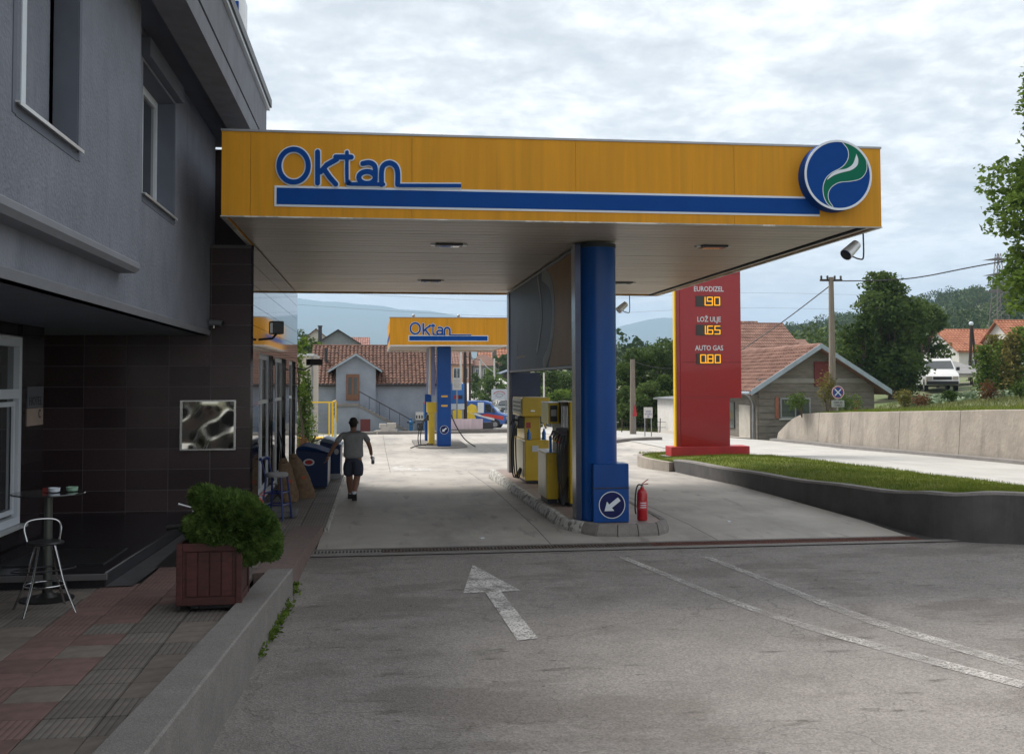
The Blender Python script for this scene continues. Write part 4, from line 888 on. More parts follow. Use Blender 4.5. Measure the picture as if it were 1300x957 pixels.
# ================================================================== PRICE TOTEM
tt = thing('price_totem', 'tall red fuel price totem with orange digital prices and yellow edge', 'price sign', (9.9, 30.3, .3))
TYP = 30.0
tx0, tx1, tx2 = 8.98, 10.87, 10.5
m_ = MB(); m_.prism([(tx0, .55), (tx2, .55), (tx2, 1.98), (tx1, 1.98), (tx1, 7.4), (tx0, 7.4)], 'y', TYP, TYP+.42); m_.build('panel', redpaint, tt, bevel=.01)
for zz in (2.0, 3.05, 5.7): MB().box(tx0+.002, tx1-.002 if zz > 2.1 else tx2-.002, TYP-.0025, TYP-.0005, zz, zz+.012).build('panel_joint', mat('totem_joint', (.08, .004, .006), .6), tt)
MB().box(tx0-.10, tx0-.002, TYP+.02, TYP+.40, .55, 7.4).build('side_strip', mat('totem_red_side', (.26, .008, .014), .3, coat=.3), tt)
MB().box(tx0-.15, tx0-.102, TYP+.06, TYP+.22, .55, 7.4).build('yellow_edge', totyel, tt)
MB().box(tx0-.32, tx1+.20, TYP-.10, TYP+.55, .27, .55).build('base', redbase, tt, bevel=.01)
MB().box(tx0-.45, tx1+.1, TYP-.02, TYP+.7, .0, .27).build('plinth', kerbc, tt)
TP = lambda u, v, d: (u, TYP-.002-d, v)
seg7 = {'0': 'abcdef', '1': 'bc', '9': 'abcdfg', '6': 'acdefg', '5': 'acdfg', '8': 'abcdefg'}
def digit(mb, ch, x, z, w, h, t):
    S7 = {'a': [(x, z+h), (x+w, z+h)], 'g': [(x, z+h/2), (x+w, z+h/2)], 'd': [(x, z), (x+w, z)], 'f': [(x, z+h/2), (x, z+h)], 'b': [(x+w, z+h/2), (x+w, z+h)], 'e': [(x, z), (x, z+h/2)], 'c': [(x+w, z), (x+w, z+h/2)]}
    for i, k in enumerate(seg7[ch]): stroke(mb, S7[k], t, TP, .006, lift=.022+i*.0003)
for lab, pr, pyl, pz in (('EURODIZEL', '190', 367.0, 383), ('LOŽ ULJE', '165', 405.5, 419), ('AUTO GAS', '080', 441.8, 455.5)):
    zc = atY(900, {'190': 382.5, '165': 419, '080': 455.5}[pr], TYP).z; zl = atY(900, pyl, TYP).z
    xa, xb = atY(884.5, 419, TYP).x, atY(914, 419, TYP).x
    q = MB().box(xa-.02, xb+.02, TYP-.02, TYP-.001, zc-.16, zc+.16).build('led_panel', ledpanel, tt)
    mb = MB(); w, h = .155, .235; x = xb-w-.01
    for ch in reversed(pr): digit(mb, ch, x if ch != '1' else x, zc-h/2, w, h, .031); x -= w+.07 if ch != '1' or True else 0
    xd = xb-2*w-.07-.01-.035; stroke(mb, [(xd, zc-h/2-.0), (xd+.001, zc-h/2)], .034, TP, .006, lift=.024); mb.build('digits', ledon, q)
    text_mesh(lab, .215, whiteink, 'lettering', tt, ((xa+xb)/2+.02, TYP-.006, zl-.07), (1, 0, 0), (0, 0, 1), .002, bold=.003, sx=.82)
# ================================================================== GRASS BANK AND RETAINING WALLS
rw = [(8.22, 28.2, .30), (8.20, 25.5, .40), (8.24, 22.5, .46), (8.30, 20, .53), (8.36, 18, .60), (8.46, 16.2, .68), (8.62, 15.3, .74), (9.0, 14.82, .775), (9.7, 14.55, .79), (10.35, 14.15, .81), (10.75, 13.3, .83), (10.88, 11.5, .86), (10.9, 7, .9), (10.9, 0, .95)]
rws = smoothpts([(a, b, c) for a, b, c in rw], 4)
rwall = thing('retaining_wall', 'low dark grey retaining wall curving below the grass bank', 'wall', (8.3, 20, 0))
P = []; prev = None
for i, p in enumerate(rws):
    a = rws[max(0, i-1)]; b = rws[min(len(rws)-1, i+1)]; d = (b-a); d.z = 0; d.normalize(); n = Vector((-d.y, d.x, 0))
    if n.x < 0 and d.x < .2: n = -n
    if d.x >= .2: n = Vector((-d.y, d.x, 0))
    zt = p.z+.012*math.sin(i*.9); P.append([(p.x, p.y, -.5), (p.x, p.y, zt-.03), (p.x+n.x*.012, p.y+n.y*.012, zt), (p.x+n.x*.18, p.y+n.y*.18, zt), (p.x+n.x*.2, p.y+n.y*.2, -.5)])
o = MB().grid(P); o.add(P[0], [tuple(range(5))]); o.build('wall_face', darkwall, rwall)
MB().grid([[(Vector(r[1])+Vector((-.004, 0, .0))), Vector(r[2])+Vector((0, 0, .012)), Vector(r[3])+Vector((.004, 0, .012)), Vector(r[3])+Vector((.004, 0, -.02))] for r in P]).build('wall_cap', kerbc, rwall)
# bank top from the wall to the road
bank = MB(); P = []
inner = [Vector((p.x+.18, p.y, p.z)) if p.x < 8.8 or p.y < 13.2 else Vector((p.x+.1, p.y+.12, p.z)) for p in rws]
inner = [Vector((8.25, 30.6, .2)), Vector((8.22, 29.4, .25))]+inner
def bankz(x, y, p, t):
    zr_ = h_(11.2, y)+.03
    return (p.z-.02)*(1-t)+zr_*t+.06*math.sin(t*math.pi)+.012*math.sin(x*3.1+y*1.7)
brow = []
for p in inner:
    far = Vector((11.16, p.y+(.5 if p.x > 8.8 and p.y > 14 else 0), 0))
    brow.append([(p.x+(far.x-p.x)*t, p.y+(far.y-p.y)*t, bankz(p.x+(far.x-p.x)*t, p.y+(far.y-p.y)*t, p, t)) for t in np.linspace(0, 1, 9)])
bankpatch = struct(MB().grid(brow).build('grass_bank', grassm))
# tip around the totem, with a low kerb
tip = [(8.22, 28.2), (8.0, 29.5), (8.05, 31.0), (8.6, 32.0), (9.8, 32.6), (11.3, 32.6), (11.4, 28.2)]
struct(MB().prism(tip, 'z', -.3, .22).build('bank_tip', grassm))
kt = struct(thing('tip_kerb', None, None, (8.5, 31, 0)))
tk = [Vector((a, b, 0)) for a, b in tip[:-1]]; tks = smoothpts(tk, 4)
for a, b in zip(tks[:-1], tks[1:]):
    d = (b-a).normalized(); n = Vector((d.y, -d.x, 0))*-1
    MB().prism([(a.x, a.y), (b.x-d.x*.008, b.y-d.y*.008), (b.x+n.x*.14, b.y+n.y*.14), (a.x+n.x*.14, a.y+n.y*.14)], 'z', -.35, .24).build('kerb_stone', kerbc if False else concwall, kt)
# blades of grass on the bank
def on_grid(rows, n):
    R = np.array(rows, float); a, b, _ = R.shape; i = RNG.integers(0, a-1, n); j = RNG.integers(0, b-1, n); u = RNG.random(n)[:, None]; v = RNG.random(n)[:, None]
    return R[i, j]*(1-u)*(1-v)+R[i+1, j]*u*(1-v)+R[i, j+1]*(1-u)*v+R[i+1, j+1]*u*v
def blades(name, C, h, w, mt, lab, cat='grass'):
    n = len(C); hh = h*RNG.uniform(.4, 1.3, n)[:, None]; a = RNG.uniform(0, 6.28, n); d = np.stack([np.cos(a), np.sin(a), 0*a], 1); ln_ = RNG.normal(0, .35, (n, 2))
    V = np.empty((n, 3, 3)); V[:, 0] = C-d*w; V[:, 1] = C+d*w; V[:, 2] = C+np.concatenate([ln_*hh, hh], 1)
    o = npmesh(name, V.reshape(-1, 3), n, 3, mt, None); stuff(o); o['label'] = lab; o['category'] = cat; return o
C = on_grid(brow, 52000); C = C[(C[:, 2] > 0)]; blades('bank_grass', C, .055, .006, bladem, 'short mown green grass covering the bank above the dark wall')
C = np.stack([RNG.uniform(8.2, 11.3, 5000), RNG.uniform(28.4, 32.3, 5000), np.full(5000, .22)], 1); blades('totem_grass', C, .07, .008, bladem, 'green grass around the foot of the red totem')
# concrete retaining wall beyond the road
cwl = thing('concrete_wall', 'long pale concrete retaining wall beyond the road with curved end', 'wall', (16, 32, .2))
cp = [(14.9, 10, 2.1), (15.05, 16, 1.98), (15.18, 22.8, 1.80), (15.4, 26, 1.69), (15.64, 29.7, 1.56), (15.9, 33.5, 1.43), (16.14, 36.6, 1.31), (16.2, 38.3, 1.22), (16.24, 39.4, .98), (16.27, 40.3, .66), (16.3, 41.0, .38)]
def wallsec(x, y, z): return [(x, y, h_(16.3, y)-.1), (x+.10, y, z-.02), (x+.12, y, z), (x+.42, y, z), (x+.45, y, -.5)]
for i, (a, b) in enumerate(zip(cp[:-1], cp[1:])):
    g = .012 if i < 7 else 0
    P = [wallsec(a[0], a[1]+g, a[2]), wallsec((a[0]+b[0])/2, (a[1]+b[1])/2, (a[2]+b[2])/2+.01*math.sin(i)), wallsec(b[0], b[1]-g, b[2])]
    o = MB().grid(P); o.add(P[0], [tuple(range(5))]); o.add(P[-1], [tuple(range(5))]); o.build('wall_panel', concwall, cwl)
MB().grid([[(a[0]-.28, a[1], h_(16.3, a[1])-.1), (a[0]-.28, a[1], h_(16.3, a[1])+.10), (a[0]-.02, a[1], h_(16.3, a[1])+.11)] for a in cp]).build('footing', kerbc, cwl)
struct(MB().grid([[(a[0]+.4, a[1], a[2]-.06), (a[0]+1.2, a[1], a[2]-.02+.03), (a[0]+3.2, a[1], max(a[2]+.12, h_(a[0]+3.2, a[1])-.02)), (a[0]+3.3, a[1], h_(a[0]+3.2, a[1])-.6)] for a in cp[:-2]]).build('hillside_grass', grassm))
C = np.stack([RNG.uniform(16.0, 36, 46000), RNG.uniform(20, 50, 46000), np.zeros(46000)], 1); C[:, 2] = H(C[:, 0], C[:, 1])-.03
keep = ~((C[:, 1] > 39.0) & (C[:, 0] < 22.6)) & (C[:, 0] > 15.6+.05*(C[:, 1]-25)+.9)
blades('hillside_tufts', C[keep], .17, .016, mat('grass_tuft', (.12, .17, .04), .8, var=.3, vscale=.6, col2=(.24, .24, .09), transl=.25), 'rough green and yellow grass growing on the slope above the concrete wall')
C = on_grid([[(a[0]+.45, a[1], a[2]-.05), (a[0]+1.2, a[1], a[2]+.0), (a[0]+3.0, a[1], a[2]+.1)] for a in cp[:8]], 9000)
blades('wall_top_grass', C, .10, .010, bladem, 'green grass edging the top of the pale concrete wall')
# bushes and weeds on the slope: individual shrubs
def shrub(label, c, r, h, mt, size=.09, dens=300, cat='bush', group=None, nb=5, nm='bush'):
    rs = random.Random(int(c[0]*100+c[1]*7)); t = thing(nm, label, cat, c, group)
    bl_ = [(c[0]+rs.uniform(-.5, .5)*r, c[1]+rs.uniform(-.5, .5)*r, c[2]+h*(.3+.5*rs.random()), r*rs.uniform(.4, .65), r*rs.uniform(.4, .65), h*rs.uniform(.28, .42)) for _ in range(nb)]
    s_ = MB(); [s_.tube([(c[0], c[1], c[2]-.1), ((c[0]+b[0])/2+.03, (c[1]+b[1])/2, (c[2]+b[2])/2), b[:3]], [.02*r+.008, .014*r+.006, .005], 5) for b in bl_]
    s_.build('stems', bark, t); leaves(blob_pts(bl_, dens, .35), size, name='foliage', mt=mt, parent=t); return t
def hill(px, py, Y, dz=0): p = atY(px, py, Y); return (p.x, Y, h_(p.x, Y)+dz)
for i, (px, Y, r, h, mt, lb_) in enumerate([(1018, 38.0, .55, .95, leaf_mid, 'grey green bush in front of the barn window'), (1050, 38.5, .4, 1.6, leaf_yel, 'tall weeds with yellow flowers by the wooden pole'), (1078, 39.0, .7, 1.0, leaf_dark, 'dark round bush beside the no stopping sign'),
        (1110, 40, .6, .45, leaf_mid, 'low green weeds right of the barn eave'), (1147, 36, .55, .75, leaf_yel, 'yellow green bush on the slope left of the white van'), (1168, 35, .4, .55, leaf_dry, 'dry orange bush on the slope below the white van'),
        (1205, 34, .45, .5, leaf_mid, 'dark green tuft in the middle of the slope'), (1252, 33, .5, .65, leaf_dry, 'brown dried bush on the slope at the right'), (1295, 32.5, .5, .6, leaf_mid, 'green bush above the wall at the right photo edge')]):
    p = atY(px, 520, Y); z = max(h_(p.x, Y), np.interp(Y, [c[1] for c in cp], [c[2] for c in cp])-.05 if p.x < 19.5 else -9); shrub(lb_, (p.x, Y, z), r, h, mt, .085, 420)
# ================================================================== POLES, SIGNS, WIRES
def pole(nm, label, x, y, ztop, r, mt, arms=0, cat='utility pole', ins=True, zb=None):
    zb = h_(x, y) if zb is None else zb; t = thing(nm, label, cat, (x, y, zb))
    MB().cyl((x, y, zb-.4), (x, y, ztop), r*1.25, r*.8, 12).build('shaft', mt, t, True)
    if arms:
        for k in range(arms):
            z = ztop-.12-.5*k; MB().box(x-.45, x+.45, y-.04, y+.04, z-.04, z+.04).build('crossarm', darkwood, t)
            for dx in (-.4, -.15, .15, .4): MB().lathe([(.02, 0), (.05, .03), (.035, .06), (.05, .09), (.03, .14), (.001, .15)], (x+dx, y, z+.04), 8).build('insulator', darkmetal, t)
    return t
def wire(label, pts, r=.012, k=8):
    o = MB().tube(smoothpts(pts, k), r, 5, False).build('power_cable', rubber, None, True); return tag(o, label, 'cable')
py_ = 38.5; ptop = atY(1055, 352, py_); pz = 1.32
pole('utility_pole', 'tall grey wooden power pole with insulators beside the barn', ptop.x, py_, ptop.z, .12, woodp, 1, zb=pz)
w0 = Vector((ptop.x, py_, ptop.z-.15)); wr = atY(1262, 334, 33); wire('dark power cable running from the pole to the right over the tree', [w0, (w0.x*.5+wr.x*.5, 35.8, (w0.z+wr.z)/2-.22), wr, (wr.x+6, 30, wr.z+1.0)], .022)
wl = atY(940, 445, 45); wire('dark power cable sloping down from the pole to the brick house', [w0+Vector((0, 0, -.15)), w0.lerp(wl, .5)+Vector((0, 0, -.15)), wl, atY(925, 452, 58)], .022)
for k, (ya, yb) in enumerate(((358, 359), (377, 378))):
    a, b = atY(930, ya+14, 120), atY(1420, yb+14-22, 150); c0 = atY(350, ya+8, 110)
    wire('thin high voltage line crossing the distant sky, %s' % ['the upper one', 'the lower one'][k], [c0, c0.lerp(a, .5)+Vector((0, 0, -1.2)), a, a.lerp(b, .5)+Vector((0, 0, -1.5)), b], .010)
# no stopping sign
s0 = atY(1063.5, 498, 37.5); ns = thing('road_sign', 'round blue no stopping sign with plate below, on a thin post', 'road sign', (s0.x, 37.5, 1.3))
MB().cyl((s0.x, 37.53, 1.2), (s0.x, 37.53, s0.z+.2), .03, .03, 10).build('post', steel, ns)
SR = .245; SP = lambda u, v, d: (s0.x+u, 37.49-d, s0.z+v)
dd = MB(); poly(dd, circ(0, 0, SR, 36), SP, 0, .012); dsk = dd.build('disc', mat('sign_red', (.42, .02, .03), .4), ns)
dd = MB(); stroke(dd, circ(0, 0, SR-.012, 36), .02, SP, .003, True, False, .012); dd.build('rim', whiteink, dsk)
dd = MB(); poly(dd, circ(0, 0, SR*.78, 36), SP, .012, .016); dd.build('field', mat('sign_blue2', (.012, .05, .26), .4), dsk)
dd = MB(); stroke(dd, [(-.13, -.13), (.13, .13)], .04, SP, .003, lift=.0165, caps=False); stroke(dd, [(-.13, .13), (.13, -.13)], .04, SP, .003, lift=.0172, caps=False); dd.build('cross', whiteink, dsk)
pt_ = MB().box(s0.x-.25, s0.x+.25, 37.48, 37.5, s0.z-.56, s0.z-.30).build('plate', mat('plate_grey2', (.35, .37, .38), .5), ns)
text_mesh('OSIM ZA', .09, darkmetal, 'lettering', pt_, (s0.x, 37.476, s0.z-.41), (1, 0, 0), (0, 0, 1)); text_mesh('VOZILA', .09, darkmetal, 'lettering', pt_, (s0.x, 37.476, s0.z-.52), (1, 0, 0), (0, 0, 1))
# pole and little board on the far verge
a = atY(803, 456, 52); pole('utility_pole', 'grey concrete pole on the verge behind the blue column', a.x, 52, a.z, .14, woodp)
w_a = Vector((a.x, 52, a.z-.1)); wire('pale cable from the verge pole towards the totem', [w_a, atY(830, 466, 56), atY(870, 469, 60)], .02)
a = atY(789, 457, 75); pole('lamp_post', 'thin pale post left of the verge pole', a.x, 75, a.z, .06, metalgrey)
a = atY(690.5, 473, 62); pole('lamp_post', 'thin white post seen between the sign panel and pumps', a.x, 62, a.z, .06, plaster_w)
a0, a1 = atY(817.5, 517, 48), atY(828.5, 530.5, 48); bd = thing('notice_board', 'small white notice board on two legs on the far verge', 'sign', (a0.x, 48, h_(a0.x, 48)))
bb_ = MB().box(a0.x, a1.x, 48, 48.03, a1.z, a0.z).build('board', plaster_w, bd); l = MB(); l.box(a0.x+.03, a0.x+.07, 48.03, 48.07, h_(a0.x, 48)-.2, a0.z); l.box(a1.x-.07, a1.x-.03, 48.03, 48.07, h_(a0.x, 48)-.2, a0.z); l.build('legs', metalgrey, bd)
for zz, t_ in ((.30, 'VOZI'), (.18, 'SPORO'), (.07, '40')): text_mesh(t_, .11, blue, 'lettering', bb_, ((a0.x+a1.x)/2, 47.996, a1.z+zz-.03), (1, 0, 0), (0, 0, 1))
tr_ = thing('triangle_sign', 'small red and white warning marker on the verge pole', 'sign', (12.4, 51.8, .5)); a = atY(806, 517, 51.8)
MB().prism([(a.x-.12, a.z-.45), (a.x+.1, a.z-.45), (a.x+.02, a.z+.25)], 'y', 51.78, 51.8).build('panel', mat('sign_red', (.42, .02, .03), .4), tr_); MB().cyl((a.x, 51.84, h_(a.x, 52)-.2), (a.x, 51.84, a.z+.2), .02, .02, 6).build('post', metalgrey, tr_)
# kerb island edge and low fence on the verge
struct(MB().grid([[(x, 43.5, h_(x, 43.5)-.1), (x, 43.5, h_(x, 43.5)+.13), (x, 43.85, h_(x, 43.5)+.14), (x, 43.87, h_(x, 43.5)-.1)] for x in (9.5, 10.5, 11.5, 12.2)]).build('island_kerb', kerbc))
C = np.stack([RNG.uniform(12.6, 24, 22000), RNG.uniform(46, 70, 22000), np.zeros(22000)], 1); C[:, 2] = H(C[:, 0], C[:, 1])-.03; k_ = (C[:, 0] > 15.2) & ((C[:, 1] > 58) | (C[:, 0] > 20)) | (C[:, 1] > 59); blades('verge_grass', C[k_], .22, .02, mat('grass_tuft', (.12, .17, .04)), 'rough grass on the verge beyond the main road')
fn = thing('wire_fence', 'low broken fence of thin posts on the far verge', 'fence', (14, 56, -.3))
for k in range(7):
    x = 13.4+k*.75; MB().cyl((x, 56+k*.1, h_(x, 56)-.2), (x+random.uniform(-.05, .05), 56+k*.1, h_(x, 56)+.75), .03, .025, 6).build('post', darkwood, fn)
f = MB(); [f.tube([(13.3, 56, h_(13.3, 56)+z), (16, 56.3, h_(16, 56)+z-.06), (18, 56.7, h_(18, 56)+z)], .012, 5) for z in (.3, .6)]; f.build('rails', darkwood, fn)
# ================================================================== BUILDINGS BEYOND
def add_window(b, face, u0, u1, z0, z1, c, fr=None, pane=None, nm='window', muntin=True):
    """face 'y-' (towards the camera) at y=c, 'x-' / 'x+' at x=c"""
    fr = fr or whitepvc; f = .07; w = MB(); g = MB()
    def bx(m_, a, b_2, za, zb2, d0, d1):
        if face == 'y-': m_.box(a, b_2, c-d1, c-d0, za, zb2)
        elif face == 'x-': m_.box(c-d1, c-d0, a, b_2, za, zb2)
        else: m_.box(c+d0, c+d1, a, b_2, za, zb2)
    bx(w, u0, u0+f, z0, z1, .002, .05); bx(w, u1-f, u1, z0, z1, .002, .05); bx(w, u0+f, u1-f, z0, z0+f, .002, .05); bx(w, u0+f, u1-f, z1-f, z1, .002, .05)
    if muntin: bx(w, (u0+u1)/2-.03, (u0+u1)/2+.03, z0+f, z1-f, .002, .04)
    o = w.build(nm, fr, b); bx(g, u0+f, u1-f, z0+f, z1-f, .003, .015); g.build('pane', pane or fargl, o)
    s_ = MB(); bx(s_, u0-.06, u1+.06, z0-.05, z0-.005, .002, .09); s_.build('sill', whitemetal, o); return o
def roofslope(mb, a, b, c, d, cols, rows, amp=.085, lap=.05):
    """a,b eave ends; d,c ridge ends; overlapping curved clay tiles"""
    a, b, c, d = map(Vector, (a, b, c, d)); n = (b-a).cross(d-a).normalized()
    if n.z < 0: n = -n
    for r in range(rows):
        for k in range(cols):
            v0, v1 = r/rows, (r+1.08)/rows; u0, u1 = k/cols, (k+.93)/cols; j_ = random.uniform(-.008, .008)
            def P(u, v, h): return a.lerp(b, u).lerp(d.lerp(c, u), min(v, 1))+n*h
            q = []
            for v, l in ((v0, lap+j_), (v1, 0.0+j_)):
                for t in (0, .3, .62, 1): q.append(P(u0+(u1-u0)*t, v, l+amp*math.sin(math.pi*t)))
            q += [P(u0, v0, -.01), P(u1, v0, -.01)]
            mb.add(q, [(0, 1, 5, 4), (1, 2, 6, 5), (2, 3, 7, 6), (8, 9, 3, 2), (8, 2, 1, 0)])
def gable(nm, label, x0, x1, y0, y1, zb, ze, zr, ridge, wall, roof, wins=(), chim=(), oh=.35, th=.12, tiles=None, group=None, cat='house', eave=None, trim=None):
    b = thing(nm, label, cat, ((x0+x1)/2, (y0+y1)/2, zb), group)
    xm, ym = (x0+x1)/2, (y0+y1)/2
    if ridge == 'y': MB().prism([(x0, zb-.5), (x1, zb-.5), (x1, ze), (xm, zr-th), (x0, ze)], 'y', y0, y1).build('wall', wall, b)
    else: MB().prism([(y0, zb-.5), (y1, zb-.5), (y1, ze), (ym, zr-th), (y0, ze)], 'x', x0, x1).build('wall', wall, b)
    r = MB(); half = (x1-x0)/2 if ridge == 'y' else (y1-y0)/2; k = (zr-ze)/half; zo = ze-oh*k
    if ridge == 'y':
        for s_, xe in ((-1, x0-oh), (1, x1+oh)): r.prism([(xe, zo), (xm, zr), (xm, zr-th), (xe, zo-th)], 'y', y0-oh, y1+oh)
    else:
        for s_, ye in ((-1, y0-oh), (1, y1+oh)): r.prism([(ye, zo), (ym, zr), (ym, zr-th), (ye, zo-th)], 'x', x0-oh, x1+oh)
    ro_ = r.build('roof', roof, b)
    if tiles:
        m2 = MB()
        if ridge == 'y': roofslope(m2, (x0-oh, y1+oh, zo), (x0-oh, y0-oh, zo), (xm, y0-oh, zr), (xm, y1+oh, zr), *tiles)
        else: roofslope(m2, (x0-oh, y0-oh, zo), (x1+oh, y0-oh, zo), (x1+oh, ym, zr), (x0-oh, ym, zr), *tiles)
        stuff(m2.build('roof_tiles', roof, ro_))
        if ridge == 'x': MB().tube([(x0-oh, ym, zr+.04), (x1+oh, ym, zr+.04)], .09, 8).build('ridge_cap', roof, ro_)
        else: MB().tube([(xm, y0-oh, zr+.04), (xm, y1+oh, zr+.04)], .09, 8).build('ridge_cap', roof, ro_)
    if trim:
        t = MB(); e = .05
        if ridge == 'y':
            for xe in (x0-oh, x1+oh): t.prism([(xe, zo+.09), (xm, zr+.11), (xm, zr-.10), (xe, zo-.14)], 'y', y0-oh-e, y0-oh-.002)
            t.tube([(x0-oh-.05, y0-oh, zo-.03), (x0-oh-.05, y1+oh, zo-.03)], .06, 8)
        else: t.tube([(x0-oh, y0-oh-.05, zo-.03), (x1+oh, y0-oh-.05, zo-.03)], .06, 8)
        t.build('roof_edge', trim, ro_)
    for w in wins: add_window(b, *w)
    for (cx, cyy, w, z0, z1) in chim:
        c_ = MB(); c_.box(cx-w/2, cx+w/2, cyy-w/2, cyy+w/2, z0, z1); c_.box(cx-w/2-.05, cx+w/2+.05, cyy-w/2-.05, cyy+w/2+.05, z1+.001, z1+.08); c_.build('chimney', darkmetal if w < .5 else barnconc, b)
    return b
# --- grey rendered house with stair and dormer gable
HY, HX0, HX1, HZ = 66.0, -3.85, 4.0, -.65
ez = atY(500, 488, HY).z; ymid = HY+3.6; rz_ = atY(500, 440, ymid).z
hs = gable('grey_house', 'blue grey rendered house with clay tile roof, outside stair and gabled dormer', HX0, HX1, HY, HY+7.2, HZ, ez+.2, rz_, 'x', bwall, roofred, tiles=(34, 15), oh=.3, trim=darkmetal)
fx0, fx1 = atY(427, 470, HY).x, atY(477, 470, HY).x; pk = atY(450, 449, HY).z; el, er = atY(417, 470.5, HY), atY(485, 468.5, HY); fm = (fx0+fx1)/2
dorm = MB().prism([(fx0, 2.0), (fx1, 2.0), (fx1, el.z+.15), (fm, pk-.12), (fx0, el.z+.15)], 'y', HY-.42, HY+2.6).build('dormer', bwall, hs)
MB().box(fx0, fx1, HY-.42, HY-.001, HZ-.5, 2.0).build('bay_wall', bwall, hs)
r = MB()
for xe in (el.x, er.x): r.prism([(xe, el.z), (fm, pk), (fm, pk-.13), (xe, el.z-.13)], 'y', HY-.75, HY+3.0)
r.build('dormer_roof', zinc, dorm); m2 = MB(); roofslope(m2, (el.x, HY+3, el.z+.01), (el.x, HY-.7, el.z+.01), (fm, HY-.7, pk+.01), (fm, HY+3, pk+.01), 9, 8, .03); roofslope(m2, (er.x, HY-.7, el.z+.01), (er.x, HY+3, el.z+.01), (fm, HY+3, pk+.01), (fm, HY-.7, pk+.01), 9, 8, .03)
stuff(m2.build('dormer_tiles', roofred, dorm))
FY = HY-.42
d0, d1 = atY(439.5, 475, FY), atY(456, 508, FY)
dr_ = MB(); w_ = d1.x-d0.x
for a_, b_2 in ((0, .16), (.42, .58), (.84, 1.0)): dr_.box(d0.x+w_*a_, d0.x+w_*b_2, FY-.06, FY-.003, d1.z, d0.z)
dr_.box(d0.x+w_*.16, d0.x+w_*.42, FY-.06, FY-.003, d0.z-.2, d0.z); dr_.box(d0.x+w_*.58, d0.x+w_*.84, FY-.06, FY-.003, d0.z-.2, d0.z); dr_.box(d0.x+w_*.16, d0.x+w_*.42, FY-.06, FY-.003, d1.z, d1.z+.35); dr_.box(d0.x+w_*.58, d0.x+w_*.84, FY-.06, FY-.003, d1.z, d1.z+.35)
door = dr_.build('door', brownwood, hs); MB().box(d0.x+w_*.15, d0.x+w_*.85, FY-.03, FY-.002, d1.z+.3, d0.z-.15).build('pane', fargl, door)
lz = atY(450, 512, FY).z; s1x = atY(456, 512, FY-.9).x; s2 = atY(520, 549, FY-.9)
MB().box(fx0-.1, s1x, FY-1.0, FY-.002, lz-.16, lz).build('landing', kerbc, hs); MB().box(fx0+.1, fx1-1.0, FY-.9, FY-.003, HZ-.4, lz-.161).build('landing_wall', bwall, hs)
e0, e1 = atY(457.5, 532, FY-.9), atY(470, 549, FY-.9); MB().box(e0.x, e1.x, FY-1.0, FY-.982, HZ-.2, e0.z).build('low_door', maroon, hs)
stp = MB(); ns_ = 13
for k in range(ns_):
    xa = s1x+(s2.x-s1x)*k/ns_; xb = s1x+(s2.x-s1x)*(k+1)/ns_; z = lz-(lz-HZ)*(k+1)/(ns_+1)
    stp.box(xa, xb, FY-.98, FY-.003, HZ-.3, z)
stp.build('stair', bwall, hs); MB().prism([(s1x, lz-.05), (s2.x, HZ+.12), (s2.x, HZ-.02), (s1x, lz-.22)], 'y', FY-1.03, FY-.985).build('stair_string', kerbc, hs)
rl = MB(); rl.tube([(s1x, FY-1, lz+.75), (s2.x, FY-1, HZ+.85)], .03, 6)
for k in range(6): t = k/5; rl.tube([(s1x+(s2.x-s1x)*t, FY-1, lz-(lz-HZ)*t), (s1x+(s2.x-s1x)*t, FY-1, lz+.75-(lz-HZ-.1)*t)], .015, 5)
rl.build('railing', darkmetal, hs)
for (pa, pb, mt) in (((527.5, 523), (537.5, 533), plaster_w), ((530, 537), (537, 545), darkmetal)):
    a, b = atY(*pa, HY), atY(*pb, HY); MB().box(a.x, b.x, HY-.14, HY-.002, b.z, a.z).build('meter_cabinet', mt, hs)
    w = MB(); [w.box(a.x+.03+k*(b.x-a.x)/3, a.x-.05+(k+1)*(b.x-a.x)/3, HY-.148, HY-.141, b.z+.1, b.z+.3) for k in range(3)]; w.build('meter', darkmetal if mt is plaster_w else metalgrey, hs)
p = atY(414, 452, ymid-1.6); MB().box(p.x-.1, p.x+.1, ymid-1.8, ymid-1.6, p.z-.9, p.z+.5).build('flue', darkmetal, hs)
# hydrant, blue post, rubble
hx = atY(522, 545, 63.5).x; hy = thing('standpipe', 'blue water standpipe in front of the grey house wall', 'standpipe', (hx, 63.5, -.6)); MB().lathe([(.1, 0), (.1, .55), (.16, .6), (.16, .7), (.07, .75), (.07, .9), (.001, .92)], (hx, 63.5, h_(0, 63.5)), 12).build('pipe', mat('stand_blue', (.01, .12, .3), .5), hy, True); MB().obox((hx, 63.5, h_(0, 63.5)+.66), (.5, .1, .1)).build('outlet', darkmetal, hy)
hx = atY(539.5, 545, 63.5).x; hy = thing('vent_post', 'tall blue post with red cap in front of the grey house', 'post', (hx, 63.5, -.6)); MB().cyl((hx, 63.5, -.8), (hx, 63.5, atY(539, 513, 63.5).z), .085, .085, 12).build('pipe', mat('stand_blue', (.01, .12, .3), .5), hy, True); z_ = atY(539, 513, 63.5).z; MB().lathe([(.09, 0), (.11, .02), (.09, .14), (.001, .17)], (hx, 63.5, z_), 12).build('cap', redbase, hy, True)
blk = mat('concrete_block', (.42, .40, .37), .9, var=.12)
